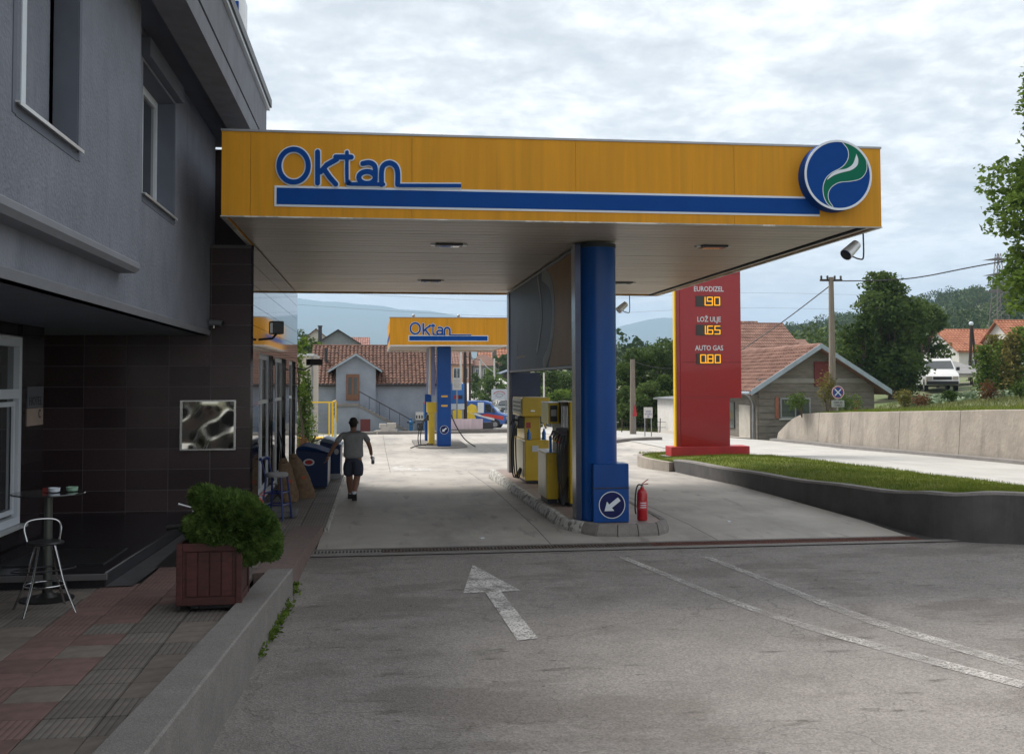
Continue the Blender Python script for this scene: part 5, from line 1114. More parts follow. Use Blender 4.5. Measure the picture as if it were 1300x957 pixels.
for k, (px, py, w, d, hh) in enumerate(((489, 549, 1.1, .5, .28), (492, 544, .8, .45, .22), (486, 540.5, .4, .4, .26), (497, 540, .55, .4, .30), (480, 549, .5, .3, .2), (503, 550, .5, .35, .18), (474, 550.5, .55, .3, .22), (499, 547, .5, .5, .2))):
    a = atY(px, py, 62.2); q = MB().obox((a.x, 62.2, a.z), (w, d, hh), random.uniform(-.2, .2)).build('concrete_block', blk, None, bevel=.015); tag(q, 'pale concrete block in the rubble pile before the stair, %s' % ['long one at the bottom', 'one resting in the middle', 'upper left one', 'upper right one', 'small one at the left foot', 'small one at the right foot', 'leftmost one lying apart', 'one wedged at the right'][k], 'block', 'concrete blocks piled by the house')
struct(MB().grid([[(x, 61.9, h_(x, 62)-.1), (x, 61.9, h_(x, 62)+.14), (x, 62.5, h_(x, 62)+.15), (x, 62.5, h_(x, 62)-.1)] for x in (-1.5, 0, 1.6, 3.4, 5)]).build('yard_kerb', kerbc))
# pale annex left
a, b = atY(381, 447, 50), atY(405.5, 452, 50); an = thing('annex_building', 'pale cream annex with metal roof edge left of the grey house', 'building', (-5, 52, -.5))
b = Vector((atY(404.5, 452, 55).x, 50, b.z)); MB().box(-9, b.x, 50, 55, -1, b.z).build('wall', cream, an); MB().box(-9.1, b.x+.05, 49.9, 55.1, b.z, b.z+.12).build('roof', whitemetal, an); MB().tube([(b.x-.02, 49.93, b.z), (b.x-.02, 49.93, -.6)], .05, 8).build('downpipe', metalgrey, an)
add_window(an, 'y-', -4.6, -3.9, 1.2, 2.4, 50)
# --- barn of board-marked block with gable to the road
zb_, ze_, zr_ = -.3, 1.92, 4.02
barn = gable('barn', 'grey concrete block barn with red tile roof and maroon hatch', 16.72, 22.1, 44.0, 53.5, zb_, ze_+.42, zr_, 'y', barnconc, roofred2, oh=.55, th=.14, tiles=(36, 12), trim=zinc, cat='barn')
p = [atY(1033, 459, 44), atY(1055, 490, 44)]; MB().box(p[0].x, p[1].x, 43.93, 43.998, p[1].z, p[0].z).build('hatch', maroon, barn)
p = [atY(990, 505, 44), atY(1029, 531, 44)]; add_window(barn, 'y-', p[0].x, p[1].x, p[1].z, p[0].z, 44, metalgrey)
MB().box(p[0].x-.22, p[0].x-.07, 43.96, 43.998, p[1].z, p[0].z+.05).build('brick_pier', mat('brick_red', (.28, .11, .07), .9, var=.2, vscale=6), barn); MB().box(21.1, 21.35, 43.96, 43.998, 1.0, 1.6).build('brick_pier', mat('brick_red', (.28, .11, .07)), barn)
zz = p[0].z+.55; MB().box(16.70, 22.12, 43.955, 43.998, zz+.1, zz+.3).build('ring_beam', mat('beam_conc', (.25, .24, .22), .9), barn)
for k in range(7): MB().box(16.715, 22.105, 43.985, 43.999, -.1+k*.3+.288, -.1+k*.3+.3).build('board_mark', joint, barn)
# left side wall of the barn: lighter door and downpipes
MB().box(16.66, 16.715, 44.05, 53.4, -.6, 1.9).build('side_render', barnconc, barn)
for k, (ya, yb, za, zc) in enumerate(((44.8, 46.2, -.45, 1.4), (46.9, 47.7, .3, 1.5), (48.2, 49.6, -.5, 1.3))): MB().box(16.60, 16.655, ya, yb, za, zc).build('side_door' if k != 1 else 'side_window', barnlight if k != 1 else fargl, barn)
dp = MB(); dp.tube(smoothpts([(16.12, 43.9, 1.92), (16.4, 44.0, 1.65), (16.58, 44.3, 1.3), (16.58, 44.35, -.4)], 4), .05, 8); dp.tube([(16.3, 50, 1.8), (16.55, 50, 1.4), (16.55, 50, -.5)], .05, 8); dp.build('downpipe', metalgrey, barn)
# low white lean-to left of the barn
lt = thing('white_shed', 'low white shed wall behind the totem beside the barn', 'shed', (17, 56, -.4)); MB().prism([(16.0, -.9), (19.5, -.9), (19.5, 1.7), (16.0, 1.45)], 'y', 54.2, 58).build('wall', plaster_w, lt); MB().prism([(15.8, 1.45), (19.6, 1.72), (19.6, 1.8), (15.8, 1.55)], 'y', 54.0, 58.2).build('roof', metalgrey, lt)
# brick house behind
bh = gable('brick_house', 'old brick house with wide brown tiled roof behind the barn', 20.8, 25.6, 60.0, 68.0, -.2, 3.95, 6.1, 'x', mat('old_brick', (.20, .16, .13), .95, var=.3, vscale=3), roofred2, tiles=(36, 12), oh=.4, trim=darkwood, wins=[('y-', 21.6, 22.4, 1.8, 2.9, 60)])
MB().box(25.61, 27.6, 62, 68, -.2, 3.6).build('side_wing', plaster_w, bh); MB().prism([(61.5, 3.55), (65, 5.2), (68.5, 3.55)], 'x', 26.05, 27.9).build('wing_roof', roofred2, bh)
gable('far_house', 'small far house with red roof peeking right of the barn ridge', 33.5, 38, 98, 104, 2, 7.0, 8.4, 'x', plaster_w, roofred2, tiles=(12, 6))
# right hand red houses
g1 = gable('red_roof_house', 'white house with long red tiled roof left of the steeper one', 53.6, 59.5, 90, 97, 1.5, 5.35, 7.3, 'x', plaster_w, roofred3, wins=[('y-', 54.4, 55.1, 3.3, 4.4, 90), ('x-', 92, 93, 3.2, 4.4, 53.6)], tiles=(20, 10))
g2 = gable('red_roof_house', 'larger white house with bright orange red roof at the right', 56.6, 63.5, 85, 92, 1.5, 5.3, 7.9, 'x', plaster_w, roofred3, wins=[('y-', 57.6, 58.4, 3.4, 4.6, 85), ('y-', 60.4, 61.2, 3.4, 4.6, 85)], tiles=(24, 12))
g3 = gable('red_roof_house', 'house corner with dark gutter at the far right edge', 59.0, 65, 78, 84, 1.5, 6.1, 7.6, 'x', cream, roofred3, tiles=(20, 9))
ls_ = thing('lean_to', 'open timber lean-to with grey sheet roof behind the white van', 'shed', (36.5, 62, 1.8)); z0 = h_(36.5, 62)
a, b = atY(1186, 475, 62), atY(1250, 468, 62); MB().prism([(61.5, a.z-.05), (66, a.z+.8), (66, a.z+.88), (61.5, a.z+.05)], 'x', a.x, b.x+.4).build('roof', mat('sheet_grey', (.20, .195, .19), .6, var=.2, vscale=2), ls_)
MB().box(a.x, b.x+.3, 65.8, 66, z0-.2, a.z+.7).build('back_wall', darkwood, ls_)
for k in range(4): x = a.x+.1+k*(b.x-a.x)/3; MB().box(x-.07, x+.07, 61.7, 61.84, z0-.3, a.z).build('post', darkwood, ls_)
MB().box(a.x, b.x+.3, 61.55, 61.65, a.z-.2, a.z-.06).build('beam', barnlight, ls_)
a = atY(1233, 413, 70); t2 = thing('twin_pole', 'dark twin wooden pole with white insulator before the red roofs', 'utility pole', (a.x, 70, 2)); MB().cyl((a.x-.25, 70, 1.5), (a.x, 70, a.z), .13, .1, 8).build('shaft', darkwood, t2); MB().cyl((a.x+.65, 70.2, 1.5), (a.x+.05, 70, a.z-.2), .12, .09, 8).build('shaft', darkwood, t2); MB().ball((a.x, 70, a.z+.12), .16, 6).build('insulator', whiteink, t2)
# lattice tower on the wooded hill
py0 = 200.; a, b, c = atY(1257, 415, py0), atY(1281, 415, py0), atY(1270, 322, py0); pyl_ = thing('lattice_pylon', 'tall rusty lattice power pylon standing on the wooded hill', 'pylon', ((a.x+b.x)/2, py0, a.z-4))
f = MB(); cx = (a.x+b.x)/2; zt_, zb2 = c.z, a.z-6
for sx in (-1, 1):
    for sy in (-1, 1): f.tube([(cx+sx*1.9, py0+sy*1.9, zb2), (cx+sx*.35, py0+sy*.35, zt_)], .09, 4)
nlev = 11
for k in range(nlev):
    za, zc = zb2+(zt_-zb2)*k/nlev, zb2+(zt_-zb2)*(k+1)/nlev; wa, wc = 1.9-1.55*k/nlev, 1.9-1.55*(k+1)/nlev
    for sy in (-1, 1):
        f.tube([(cx-wa, py0+sy*wa, za), (cx+wc, py0+sy*wc, zc)], .05, 4); f.tube([(cx+wa, py0+sy*wa, za), (cx-wc, py0+sy*wc, zc)], .05, 4)
        f.tube([(cx-wa, py0+sy*wa, za), (cx+wa, py0+sy*wa, za)], .05, 4)
f.build('lattice', mat('pylon_steel', (.16, .13, .12), .7), pyl_)
for z in (.62, .78, .93):
    zz = zb2+(zt_-zb2)*z; f = MB(); f.prism([(cx-3.6, zz), (cx+3.6, zz), (cx, zz+.7)], 'y', py0-.08, py0+.08); f.build('crossarm', mat('pylon_steel', (.16, .13, .12)), pyl_)
# houses up the far road
gable('peach_house', 'peach coloured house with red hip roof left of the far poles', 9.0, 14.6, 160, 168, 1.2, 5.3, 7.3, 'x', peach, roofred2, wins=[('y-', 11.8, 12.9, 3.0, 4.6, 160), ('y-', 13.5, 14.1, 3.0, 4.6, 160)], tiles=(14, 6), oh=.3)
hh = thing('hip_roof_house', 'grey house with brown hip roof at the top of the far road', 'house', (17, 165, 2)); MB().box(14.9, 19.0, 161, 167, 1.5, 5.0).build('wall', mat('far_grey_wall', (.30, .29, .27), .9), hh)
MB().add([(14.3, 160.4, 4.95), (19.6, 160.4, 4.95), (19.6, 167.6, 4.95), (14.3, 167.6, 4.95), (16.2, 164, 6.7), (17.4, 164, 6.7)], [(0, 1, 5, 4), (1, 2, 5), (2, 3, 4, 5), (3, 0, 4), (3, 2, 1, 0)]).build('roof', mat('brown_tiles', (.17, .09, .065), .9, var=.2, vscale=1.5), hh)
for k in range(3): add_window(hh, 'y-', 15.3+k*1.25, 15.9+k*1.25, 3.4, 4.5, 161)
gable('orange_roof_house', 'house with bright orange roof behind the brown hip roof', 17.5, 22.0, 172, 180, 1, 5.0, 8.0, 'x', cream, roofred3, tiles=(10, 6), chim=((19.6, 172.5, .7, 5, 7.6),))
ds = thing('dark_shed', 'dark blue sheet metal shed roof right of the far road', 'shed', (20.5, 155, 3)); MB().prism([(18.6, 3.6), (22.6, 5.1), (22.6, 1.5), (18.6, 1.5)], 'y', 152, 158).build('wall', darkwood, ds); MB().prism([(18.3, 3.6), (22.9, 5.25), (22.9, 5.4), (18.3, 3.75)], 'y', 151.6, 158.4).build('roof', mat('sheet_blue', (.12, .15, .22), .5), ds)
te = thing('garden_tent', 'white peaked garden tent beside the dark shed', 'tent', (18.5, 140, 2)); a, b = atY(627, 487, 140), atY(643, 487, 140); zc = atY(635, 480, 140).z
MB().add([(a.x, 138.6, a.z), (b.x, 138.6, a.z), (b.x, 141.4, a.z), (a.x, 141.4, a.z), ((a.x+b.x)/2, 140, zc)], [(0, 1, 4), (1, 2, 4), (2, 3, 4), (3, 0, 4)]).build('canopy', plaster_w, te)
for sx in (a.x+.1, b.x-.1):
    for sy in (138.7, 141.3): MB().cyl((sx, sy, a.z-2.2), (sx, sy, a.z), .04, .04, 5).build('leg', whitemetal, te)
pf = thing('picket_fence', 'pale fence along the upper side of the far road', 'fence', (17, 125, 1))
for k in range(26): y = 100+k*1.7; x = np.interp(y, [95, 110, 130, 150], [14.0, 14.6, 15.4, 16.2])+1.9; MB().box(x-.04, x+.04, y, y+1.45, h_(x, y)-.1, h_(x, y)+1.05).build('fence_panel', mat('fence_pale', (.42, .42, .42), .8), pf)
# houses behind the grey one, upper left
gb = gable('grey_gable_house', 'grey gable of a house rising behind the tiled roof, dark chimney', -6.3, -1.6, 110, 118, 2.5, 6.5, 8.0, 'y', mat('gable_grey', (.24, .25, .27), .9), darkwood, oh=.45, chim=())
c_ = MB(); a = atY(404, 414.5, 108); b = atY(408.5, 430, 108); c_.box(a.x, b.x, 108, 108.5, b.z-1.5, a.z); c_.box(a.x-.06, b.x+.06, 107.95, 108.55, a.z, a.z+.1); c_.build('chimney', darkmetal, gb)
gable('pink_roof_house', 'far roof of weathered pink tiles right of the grey gable', -2.9, -.9, 114, 120, 2.5, 6.3, 7.35, 'x', plaster_w, mat('pinkish_tiles', (.34, .17, .14), .85, var=.25, vscale=2), tiles=(10, 5), oh=.2)
gable('brown_roof_house', 'brown roof corner behind the trees at the upper left', -8.6, -5.2, 122, 128, 2.5, 7.3, 8.7, 'y', cream, roofred, oh=.3)
# ================================================================== FAR CANOPY AND ITS PUMP
fc = thing('far_canopy', 'smaller yellow canopy with blue column standing farther away', 'canopy', (3, 46.3, -.45))
FY0, FY1, FZ0, FZ1, FX0, FX1 = 44.0, 52.5, 4.05, 5.2, .56, 5.9
for k in range(4):
    a_, b_2 = FX0+(FX1-FX0)*k/4, FX0+(FX1-FX0)*(k+1)/4; MB().box(a_+.002, b_2-.002, FY0, FY0+.06, FZ0, FZ1).build('fascia_panel', yellow, fc); MB().box(a_+.002, b_2-.002, FY1-.06, FY1, FZ0, FZ1).build('fascia_panel', yellow, fc)
    a_, b_2 = FY0+.062+(FY1-FY0-.124)*k/4, FY0+.062+(FY1-FY0-.124)*(k+1)/4
    MB().box(FX0, FX0+.06, a_+.002, b_2-.002, FZ0, FZ1).build('fascia_panel', yellow, fc); MB().box(FX1-.06, FX1, a_+.002, b_2-.002, FZ0, FZ1).build('fascia_panel', yellow, fc)
    MB().box(FX0-.008, FX0-.001, a_, b_2, 4.32, 4.56).build('stripe', blue, fc)
MB().box(FX0+.06, FX1-.06, FY0+.06, FY1-.06, FZ0+.02, FZ0+.06).build('soffit', soff, fc)
tr = MB(); tr.box(FX0-.02, FX1+.02, FY0-.02, FY0+.05, FZ0-.05, FZ0-.002); tr.box(FX0-.02, FX0+.05, FY0+.05, FY1, FZ0-.05, FZ0-.002); tr.box(FX0+.05, FX1+.02, FY1-.05, FY1+.02, FZ0-.05, FZ0-.002); tr.build('bottom_trim', whitemetal, fc); MB().box(FX0-.02, FX1+.02, FY0-.02, FY0+.06, FZ1, FZ1+.03).build('top_trim', metalgrey, fc)
for px in (525, 582): a = atY(px, 404, 44.2); MB().ball((a.x, 44.2, FZ1+.1), .07, 6).build('roof_lamp', metalgrey, fc)
def FP2(u, v, d): p = atY(519.5+(u-350)*.333, 426+(v-238)*.333, FY0); return (p.x, FY0-d, p.z)
logo(fc, FP2)
a, b = atY(519.5, 426.5, FY0), atY(619, 432.5, FY0); MB().box(a.x-.03, b.x+.03, FY0-.008, FY0-.001, b.z-.03, a.z+.03).build('stripe_border', whiteink, fc); MB().box(a.x, b.x, FY0-.014, FY0-.0085, b.z, a.z).build('stripe', blue, fc)
kz = -.36
col2 = MB().box(2.68, 3.30, 46, 46.6, kz, FZ0).build('column', colblue, fc, bevel=.06)
for zz in (503, 515): a = atY(564, zz, 46); MB().box(2.86, 3.14, 45.985, 45.999, a.z-.04, a.z+.04).build('plate', mat('plate_orange', (.6, .33, .05), .5), col2)
a = atY(564.5, 545.5, 46); SP2 = lambda u, v, d: (2.99+u, 45.996-d, a.z+v); mb = MB(); poly(mb, circ(0, 0, .19, 28), SP2, 0, .004); sg2 = mb.build('arrow_sign', mat('sign_navy', (.012, .02, .12)), col2)
mb = MB(); stroke(mb, circ(0, 0, .185, 28), .014, SP2, .004, True, False, .004); poly(mb, [(x*.8, y*.8) for x, y in rot([(.155, 0), (.03, .1), (.03, .04), (-.15, .04), (-.15, -.04), (.03, -.04), (.03, -.1)])], SP2, .005, .01); mb.build('arrow', whiteink, sg2)
ap2 = MB().box(2.44, 2.62, 46.7, 51, 1.9, 4.05).build('advert_panel', mat('advert_lilac', (.16, .18, .33), .3), fc); MB().prism([(46.75, 1.92), (48.2, 1.92), (47.4, 4.0), (46.75, 4.0)], 'x', 2.43, 2.439).build('print', mat('advert_peach', (.5, .3, .12), .4), ap2); MB().prism([(48.25, 1.92), (48.8, 1.92), (48.0, 4.0), (47.45, 4.0)], 'x', 2.428, 2.439).build('print', whiteink, ap2)
MB().box(2.35, 2.66, 50.5, 51, kz, 1.9).build('rear_panel', colblue, fc)
MB().prism([(1.75, 46.3), (1.85, 45.7), (2.2, 45.25), (2.9, 45.1), (3.6, 45.25), (3.95, 45.7), (4.05, 46.3), (4.05, 51.5), (1.75, 51.5)], 'z', -.8, kz).build('island', kerbc, fc)
fp = thing('fuel_pump', 'slim yellow pump left of the far blue column with hanging hoses', 'fuel pump', (2.4, 47, kz)); MB().box(2.36, 2.62, 46.9, 48.2, kz, 1.55).build('cabinet', pumpyel, fp, bevel=.02); MB().box(2.30, 2.7, 46.85, 48.3, 1.1, 1.56).build('display_head', pumpyel, fp)
MB().box(2.25, 2.36, 47.0, 47.4, .75, 1.0).build('nozzle_boot', darkmetal, fp)
for k in range(2): hose(fp, (2.3, 46.9+.2*k, .95), (2.35, 46.8, kz+.12), .5, r=.022, out=(-.35-.1*k, 0, 0))
MB().tube(smoothpts([(3.34, 46.5, 1.0), (3.55, 46.3, .5), (3.9, 46, -.05), (4.35, 45.8, kz-.02)], 5), .025, 6).build('hose', rubber, fp); MB().tube(smoothpts([(1.5, 45.9, kz-.05), (1.9, 45.8, kz+.08), (2.5, 46.2, kz+.08)], 5), .03, 6).build('hose', rubber, fp)
# ================================================================== FAR SIGNS, POLES
def post(label, px, pt, Y, r, mt, zb=None):
    a = atY(px, pt, Y); return pole('utility_pole', label, a.x, Y, a.z, r, mt, zb=zb)
post('dark rusty pole standing left of the painted van', 590.3, 446, 73, .14, darkwood); post('thinner dark pole behind the painted van', 596.5, 446, 92, .10, darkwood)
post('thin pale pole left of the dark rusty pole', 585, 446, 90, .10, plaster_w); post('pale pole beside the far road with a sloping white cable', 609.5, 456, 125, .13, plaster_w); post('pale pole in front of the far white tent', 627.5, 455, 115, .11, plaster_w)
wire('white cable sagging between the far pale poles', [atY(609.5, 456, 125), atY(618, 466, 120), atY(627.5, 473, 115)], .06); wire('power cable leaving the far pale pole to the left', [atY(609.5, 457, 125), atY(600, 455, 110), atY(590, 452, 74)], .05)
bb3 = thing('billboard', 'blue billboard with red and white logo behind the banner wall', 'billboard', (5.6, 72, -.8))
a, b = atY(572, 487, 72), atY(589.5, 515, 72); MB().box(a.x, b.x, 72, 72.15, b.z, a.z).build('panel', mat('billboard_blue', (.02, .16, .50), .4, var=.2, vscale=.8), bb3); MB().box(a.x, b.x, 71.98, 71.999, b.z-.25, b.z+.14).build('print', whiteink, bb3)
c = atY(582, 504, 72); MB().box(c.x-.3, c.x, 71.97, 71.985, c.z-.13, c.z+.13).build('print', redbase, bb3); MB().box(c.x+.01, c.x+.28, 71.97, 71.985, c.z-.13, c.z+.13).build('print', darkmetal, bb3)
for x in (a.x+.1, b.x-.1): MB().box(x-.06, x+.06, 72.03, 72.15, -1.2, b.z-.1).build('leg', metalgrey, bb3)
wb = thing('white_board', 'white notice board on a post above the blue billboard', 'sign', (5.5, 71, -.8)); a, b = atY(574.5, 480, 71), atY(586, 495, 71); MB().box(a.x, b.x, 71, 71.06, b.z, a.z).build('panel', plaster_w, wb); MB().box((a.x+b.x)/2-.05, (a.x+b.x)/2+.05, 71.07, 71.15, -1.2, a.z+.3).build('post', metalgrey, wb)
l_ = MB(); [l_.box(a.x+.1, b.x-.12-.05*(k % 2), 70.99, 70.999, a.z-.18-.14*k, a.z-.15-.14*k) for k in range(4)]; l_.build('print', metalgrey, wb)
sb = thing('shop_banner', 'white banner sign with red arc over grey oval by the far road', 'sign', (10.5, 85, 0)); a, b = atY(624, 494, 85), atY(644, 507.5, 85); MB().box(a.x, b.x, 85, 85.06, b.z, a.z).build('panel', mat('banner_white', (.5, .53, .58), .6), sb)
cx, cz = (a.x+b.x)/2, (a.z+b.z)/2; BPp = lambda u, v, d: (cx+u, 84.995-d, cz+v); mb = MB(); stroke(mb, [(.5*math.cos(t), -.12+.38*math.sin(t)) for t in np.linspace(.35, 2.8, 14)], .05, BPp, .004, caps=False); mb.build('print', redbase, sb); mb = MB(); stroke(mb, [(.3*math.cos(t), -.06+.13*math.sin(t)) for t in np.linspace(0, 6.28, 22)][:-1], .05, BPp, .004, True, False); mb.build('print', metalgrey, sb)
for x in (a.x+.1, b.x-.1): MB().box(x-.05, x+.05, 85.07, 85.15, -1.2, b.z+.1).build('leg', metalgrey, sb)
bw2 = thing('banner_wall', 'low wall with faded pink white banner in front of the painted van', 'wall', (6, 62.6, -.7)); a, b = atY(560, 545, 62.6), atY(650, 552, 62.6)
MB().box(a.x, b.x, 62.6, 63.4, -1.1, a.z).build('plinth', kerbc, bw2); c, d = atY(560, 532, 62.8), atY(613, 545, 62.8)
MB().box(c.x, d.x, 62.8, 62.84, a.z+.01, c.z).build('banner', mat('banner_pink', (.48, .40, .45), .7, var=.12, vscale=3, stretch=(2, 1, .2), col2=(.62, .50, .55)), bw2)
k_ = atY(611, 537, 62.9), atY(626, 544, 62.9); MB().box(k_[0].x, k_[1].x, 62.85, 63.1, k_[1].z-.05, k_[0].z+.05).build('crate', darkmetal, bw2)
# ================================================================== VEHICLES
def vehicle(nm, label, cat, loc, rz, prof, W_, belt, top, paint, glasses=(), wheels=(), extras=(), wr=.32):
    """local frame: +x forward, profile (x,z); built at origin then placed"""
    t = thing(nm, label, cat, (0, 0, 0)); hw = W_/2
    def wd(z): return hw*(1-.16*max(0, min(1, (z-belt)/(top-belt))))
    mb = MB(); n = len(prof)
    vs = []
    for k, f in enumerate((-1, -.93, .93, 1)):
        for x, z in prof:
            ins = .0 if abs(f) < 1 else .05
            cx = (prof[0][0]+prof[n//2][0])/2; vs.append((x*(1-ins*.4), f*wd(z), z-(.04 if (abs(f) == 1 and z > belt) else 0)))
    fs = [tuple(range(n)), tuple(range(4*n-1, 3*n-1, -1))]
    for k in range(3): fs += [(k*n+i, (k+1)*n+i, (k+1)*n+(i+1) % n, k*n+(i+1) % n) for i in range(n)]
    mb.add(vs, fs); body = mb.build('body', paint, t, True)
    for kind, pts in glasses:
        g = MB()
        if kind == 'side':
            for s_ in (-1, 1):
                v = [(x, s_*(wd(z)+.006), z) for x, z in pts]+[(x, s_*(wd(z)-.02), z) for x, z in pts]; k = len(pts)
                q = MB().add(v, [tuple(range(k)), tuple(range(2*k-1, k-1, -1))]+[(i, i+k, (i+1) % k+k, (i+1) % k) for i in range(k)]); q.build('side_window', winglass, t)
        else:
            (xa, za), (xb, zb2) = pts; ya, yb = wd(za)-.09, wd(zb2)-.09; nx = .012 if kind == 'front' else -.012
            g.add([(xa+nx, -ya, za+.012), (xa+nx, ya, za+.012), (xb+nx, yb, zb2+.012), (xb+nx, -yb, zb2+.012), (xa-nx*2, -ya, za-.01), (xa-nx*2, ya, za-.01), (xb-nx*2, yb, zb2-.01), (xb-nx*2, -yb, zb2-.01)], [(0, 1, 2, 3), (7, 6, 5, 4), (0, 4, 5, 1), (1, 5, 6, 2), (2, 6, 7, 3), (3, 7, 4, 0)]).build('windscreen' if kind == 'front' else 'rear_window', winglass, t)
    for x in wheels:
        for s_ in (-1, 1):
            w = MB().cyl((x, s_*(hw-.2), wr), (x, s_*(hw+.01), wr), wr, wr, 20).build('wheel', rubber, t, True); MB().cyl((x, s_*(hw+.011), wr), (x, s_*(hw+.02), wr), wr*.6, wr*.55, 14).build('rim', metalgrey, w)
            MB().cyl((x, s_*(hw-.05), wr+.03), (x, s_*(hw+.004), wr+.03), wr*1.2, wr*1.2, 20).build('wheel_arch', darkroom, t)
    for (nm2, mt2, box_) in extras: MB().box(*box_).build(nm2, mt2, t, bevel=.01)
    t.location = loc; t.rotation_euler.z = rz; return t
whitepnt = mat('white_paint', (.7, .7, .7), .3, var=.03, coat=.5)
lampm = mat('lamp_glass', (.5, .45, .4), .15, coat=.5); redlamp = mat('tail_lamp', (.35, .01, .01), .3)
# white van nose-on, on the slope at the right
vx = atY(1201, 499, 57)
vprof = [(-2.3, .35), (2.2, .35), (2.35, .5), (2.33, .85), (2.15, 1.0), (1.35, 1.25), (.75, 1.82), (.4, 1.92), (-2.15, 1.9), (-2.3, 1.6)]
vehicle('white_van', 'white van parked nose-on beneath the big tree on the slope', 'van', (vx.x, 58, h_(vx.x, 58)-.02), rad(-112), vprof, 1.8, 1.1, 1.9, whitepnt,
        [('front', ((1.3, 1.29), (.80, 1.76))), ('side', [(-.2, 1.2), (1.1, 1.2), (.62, 1.72), (-.2, 1.72)]), ('side', [(-1.9, 1.2), (-.4, 1.2), (-.4, 1.72), (-1.9, 1.72)])], (-1.5, 1.5),
        [('bumper', darkmetal, (2.3, 2.42, -.85, .85, .38, .58)), ('grille', darkmetal, (2.18, 2.355, -.5, .5, .66, .84)), ('headlight', lampm, (2.2, 2.36, -.84, -.56, .66, .86)), ('headlight', lampm, (2.2, 2.36, .56, .84, .66, .86)), ('mirror', darkmetal, (1.1, 1.25, .92, 1.1, 1.2, 1.4)), ('mirror', darkmetal, (1.1, 1.25, -1.1, -.92, 1.2, 1.4)), ('indicator', mat('orange_lamp', (.6, .2, .02), .3), (2.2, 2.37, -.86, -.80, .6, .66))])
# painted delivery van, side on
pv = atY(611, 546, 80); pprof = [(-2.45, .4), (2.35, .35), (2.5, .6), (2.42, 1.0), (1.75, 1.25), (1.15, 1.98), (.7, 2.12), (-2.3, 2.12), (-2.45, 1.9)]
van = vehicle('painted_van', 'delivery van painted blue yellow and red parked before the far road', 'van', (pv.x-.35, 80, h_(8, 80)+.0), rad(-14), pprof, 1.9, 1.2, 2.1, mat('van_blue', (.03, .10, .35), .35, coat=.4),
        [('side', [(.75, 1.25), (1.6, 1.25), (1.1, 1.88), (.75, 1.88)]), ('front', ((1.72, 1.29), (1.2, 1.92)))], (-1.55, 1.55),
        [('bumper', darkmetal, (2.3, 2.6, -.95, .95, .35, .65)), ('headlight', lampm, (2.2, 2.52, -.93, -.6, .7, .92)), ('headlight', lampm, (2.2, 2.52, .6, .93, .7, .92)), ('tail_light', redlamp, (-2.47, -2.40, -.94, -.8, .8, 1.2)), ('mirror', darkmetal, (1.35, 1.5, -1.2, -.97, 1.25, 1.55))])
o_l, o_r = van.location.copy(), van.rotation_euler.z; van.location = (0, 0, 0); van.rotation_euler.z = 0
def vg(nm, mt, pts, lift): 
    hw = .95; wdz = lambda z: hw*(1-.16*max(0, min(1, (z-1.2)/.9)))
    v = [(x, -(wdz(z)+lift), z) for x, z in pts]+[(x, -(wdz(z)-.01), z) for x, z in pts]; k = len(pts)
    MB().add(v, [tuple(range(k)), tuple(range(2*k-1, k-1, -1))]+[(i, i+k, (i+1) % k+k, (i+1) % k) for i in range(k)]).build(nm, mt, van)
vy_, vr_, vw_ = mat('van_yellow', (.65, .45, .03), .4), mat('van_red', (.5, .04, .03), .4), mat('van_white', (.6, .62, .65), .4)
vg('print', vy_, [(-2.4, .5), (.2, .5), (-.1, 1.2), (-1.4, 1.5), (-2.4, 1.1)], .006); vg('print', vy_, [(-.7, 1.2), (.2, 1.2), (.1, 1.75), (-.3, 1.9), (-.7, 1.6)], .008); vg('print', vw_, [(-.6, 1.25), (.3, .95), (1.5, .62), (1.5, .78), (.3, 1.12), (-.6, 1.42)], .010)
vg('print', vr_, [(.4, 1.02), (2.2, .66), (2.2, .95), (.9, 1.15)], .012); vg('print', vw_, [(.2, 1.2), (.68, 1.2), (.68, 2.0), (.2, 2.0)], .009); vg('print', vr_, [(-1.5, 1.72), (-1.1, 1.72), (-1.1, 1.92), (-1.5, 1.92)], .009); vg('print', vr_, [(-2.3, .45), (-.9, .45), (-.9, .6), (-2.3, .6)], .01); vg('print', vw_, [(-2.4, 1.2), (-2.0, 1.35), (-2.0, 2.0), (-2.4, 1.9)], .009)
van.location = o_l; van.rotation_euler.z = o_r
cp_ = atY(642, 529, 100); cprof = [(-2.0, .3), (1.95, .3), (2.1, .5), (2.0, .75), (1.1, .92), (.55, 1.38), (-1.0, 1.42), (-1.75, .98), (-2.05, .9)]
vehicle('dark_car', 'dark car with pale roof driving down the far road', 'car', (cp_.x, 100, h_(cp_.x, 100)+.03), rad(-95), cprof, 1.7, .95, 1.4, mat('car_dark', (.02, .03, .03), .3, coat=.5), [('front', ((1.05, .97), (.6, 1.34))), ('side', [(-1.5, .98), (.9, .98), (.5, 1.33), (-.95, 1.36)]), ('rear', ((-1.7, 1.02), (-1.06, 1.37)))], (-1.25, 1.3),
        [('roof_panel', whitepnt, (-.9, .45, -.62, .62, 1.40, 1.44)), ('headlight', lampm, (1.95, 2.07, .5, .8, .55, .7)), ('headlight', lampm, (1.95, 2.07, -.8, -.5, .55, .7)), ('number_plate', whiteink, (2.05, 2.1, -.25, .25, .38, .5))], .3)
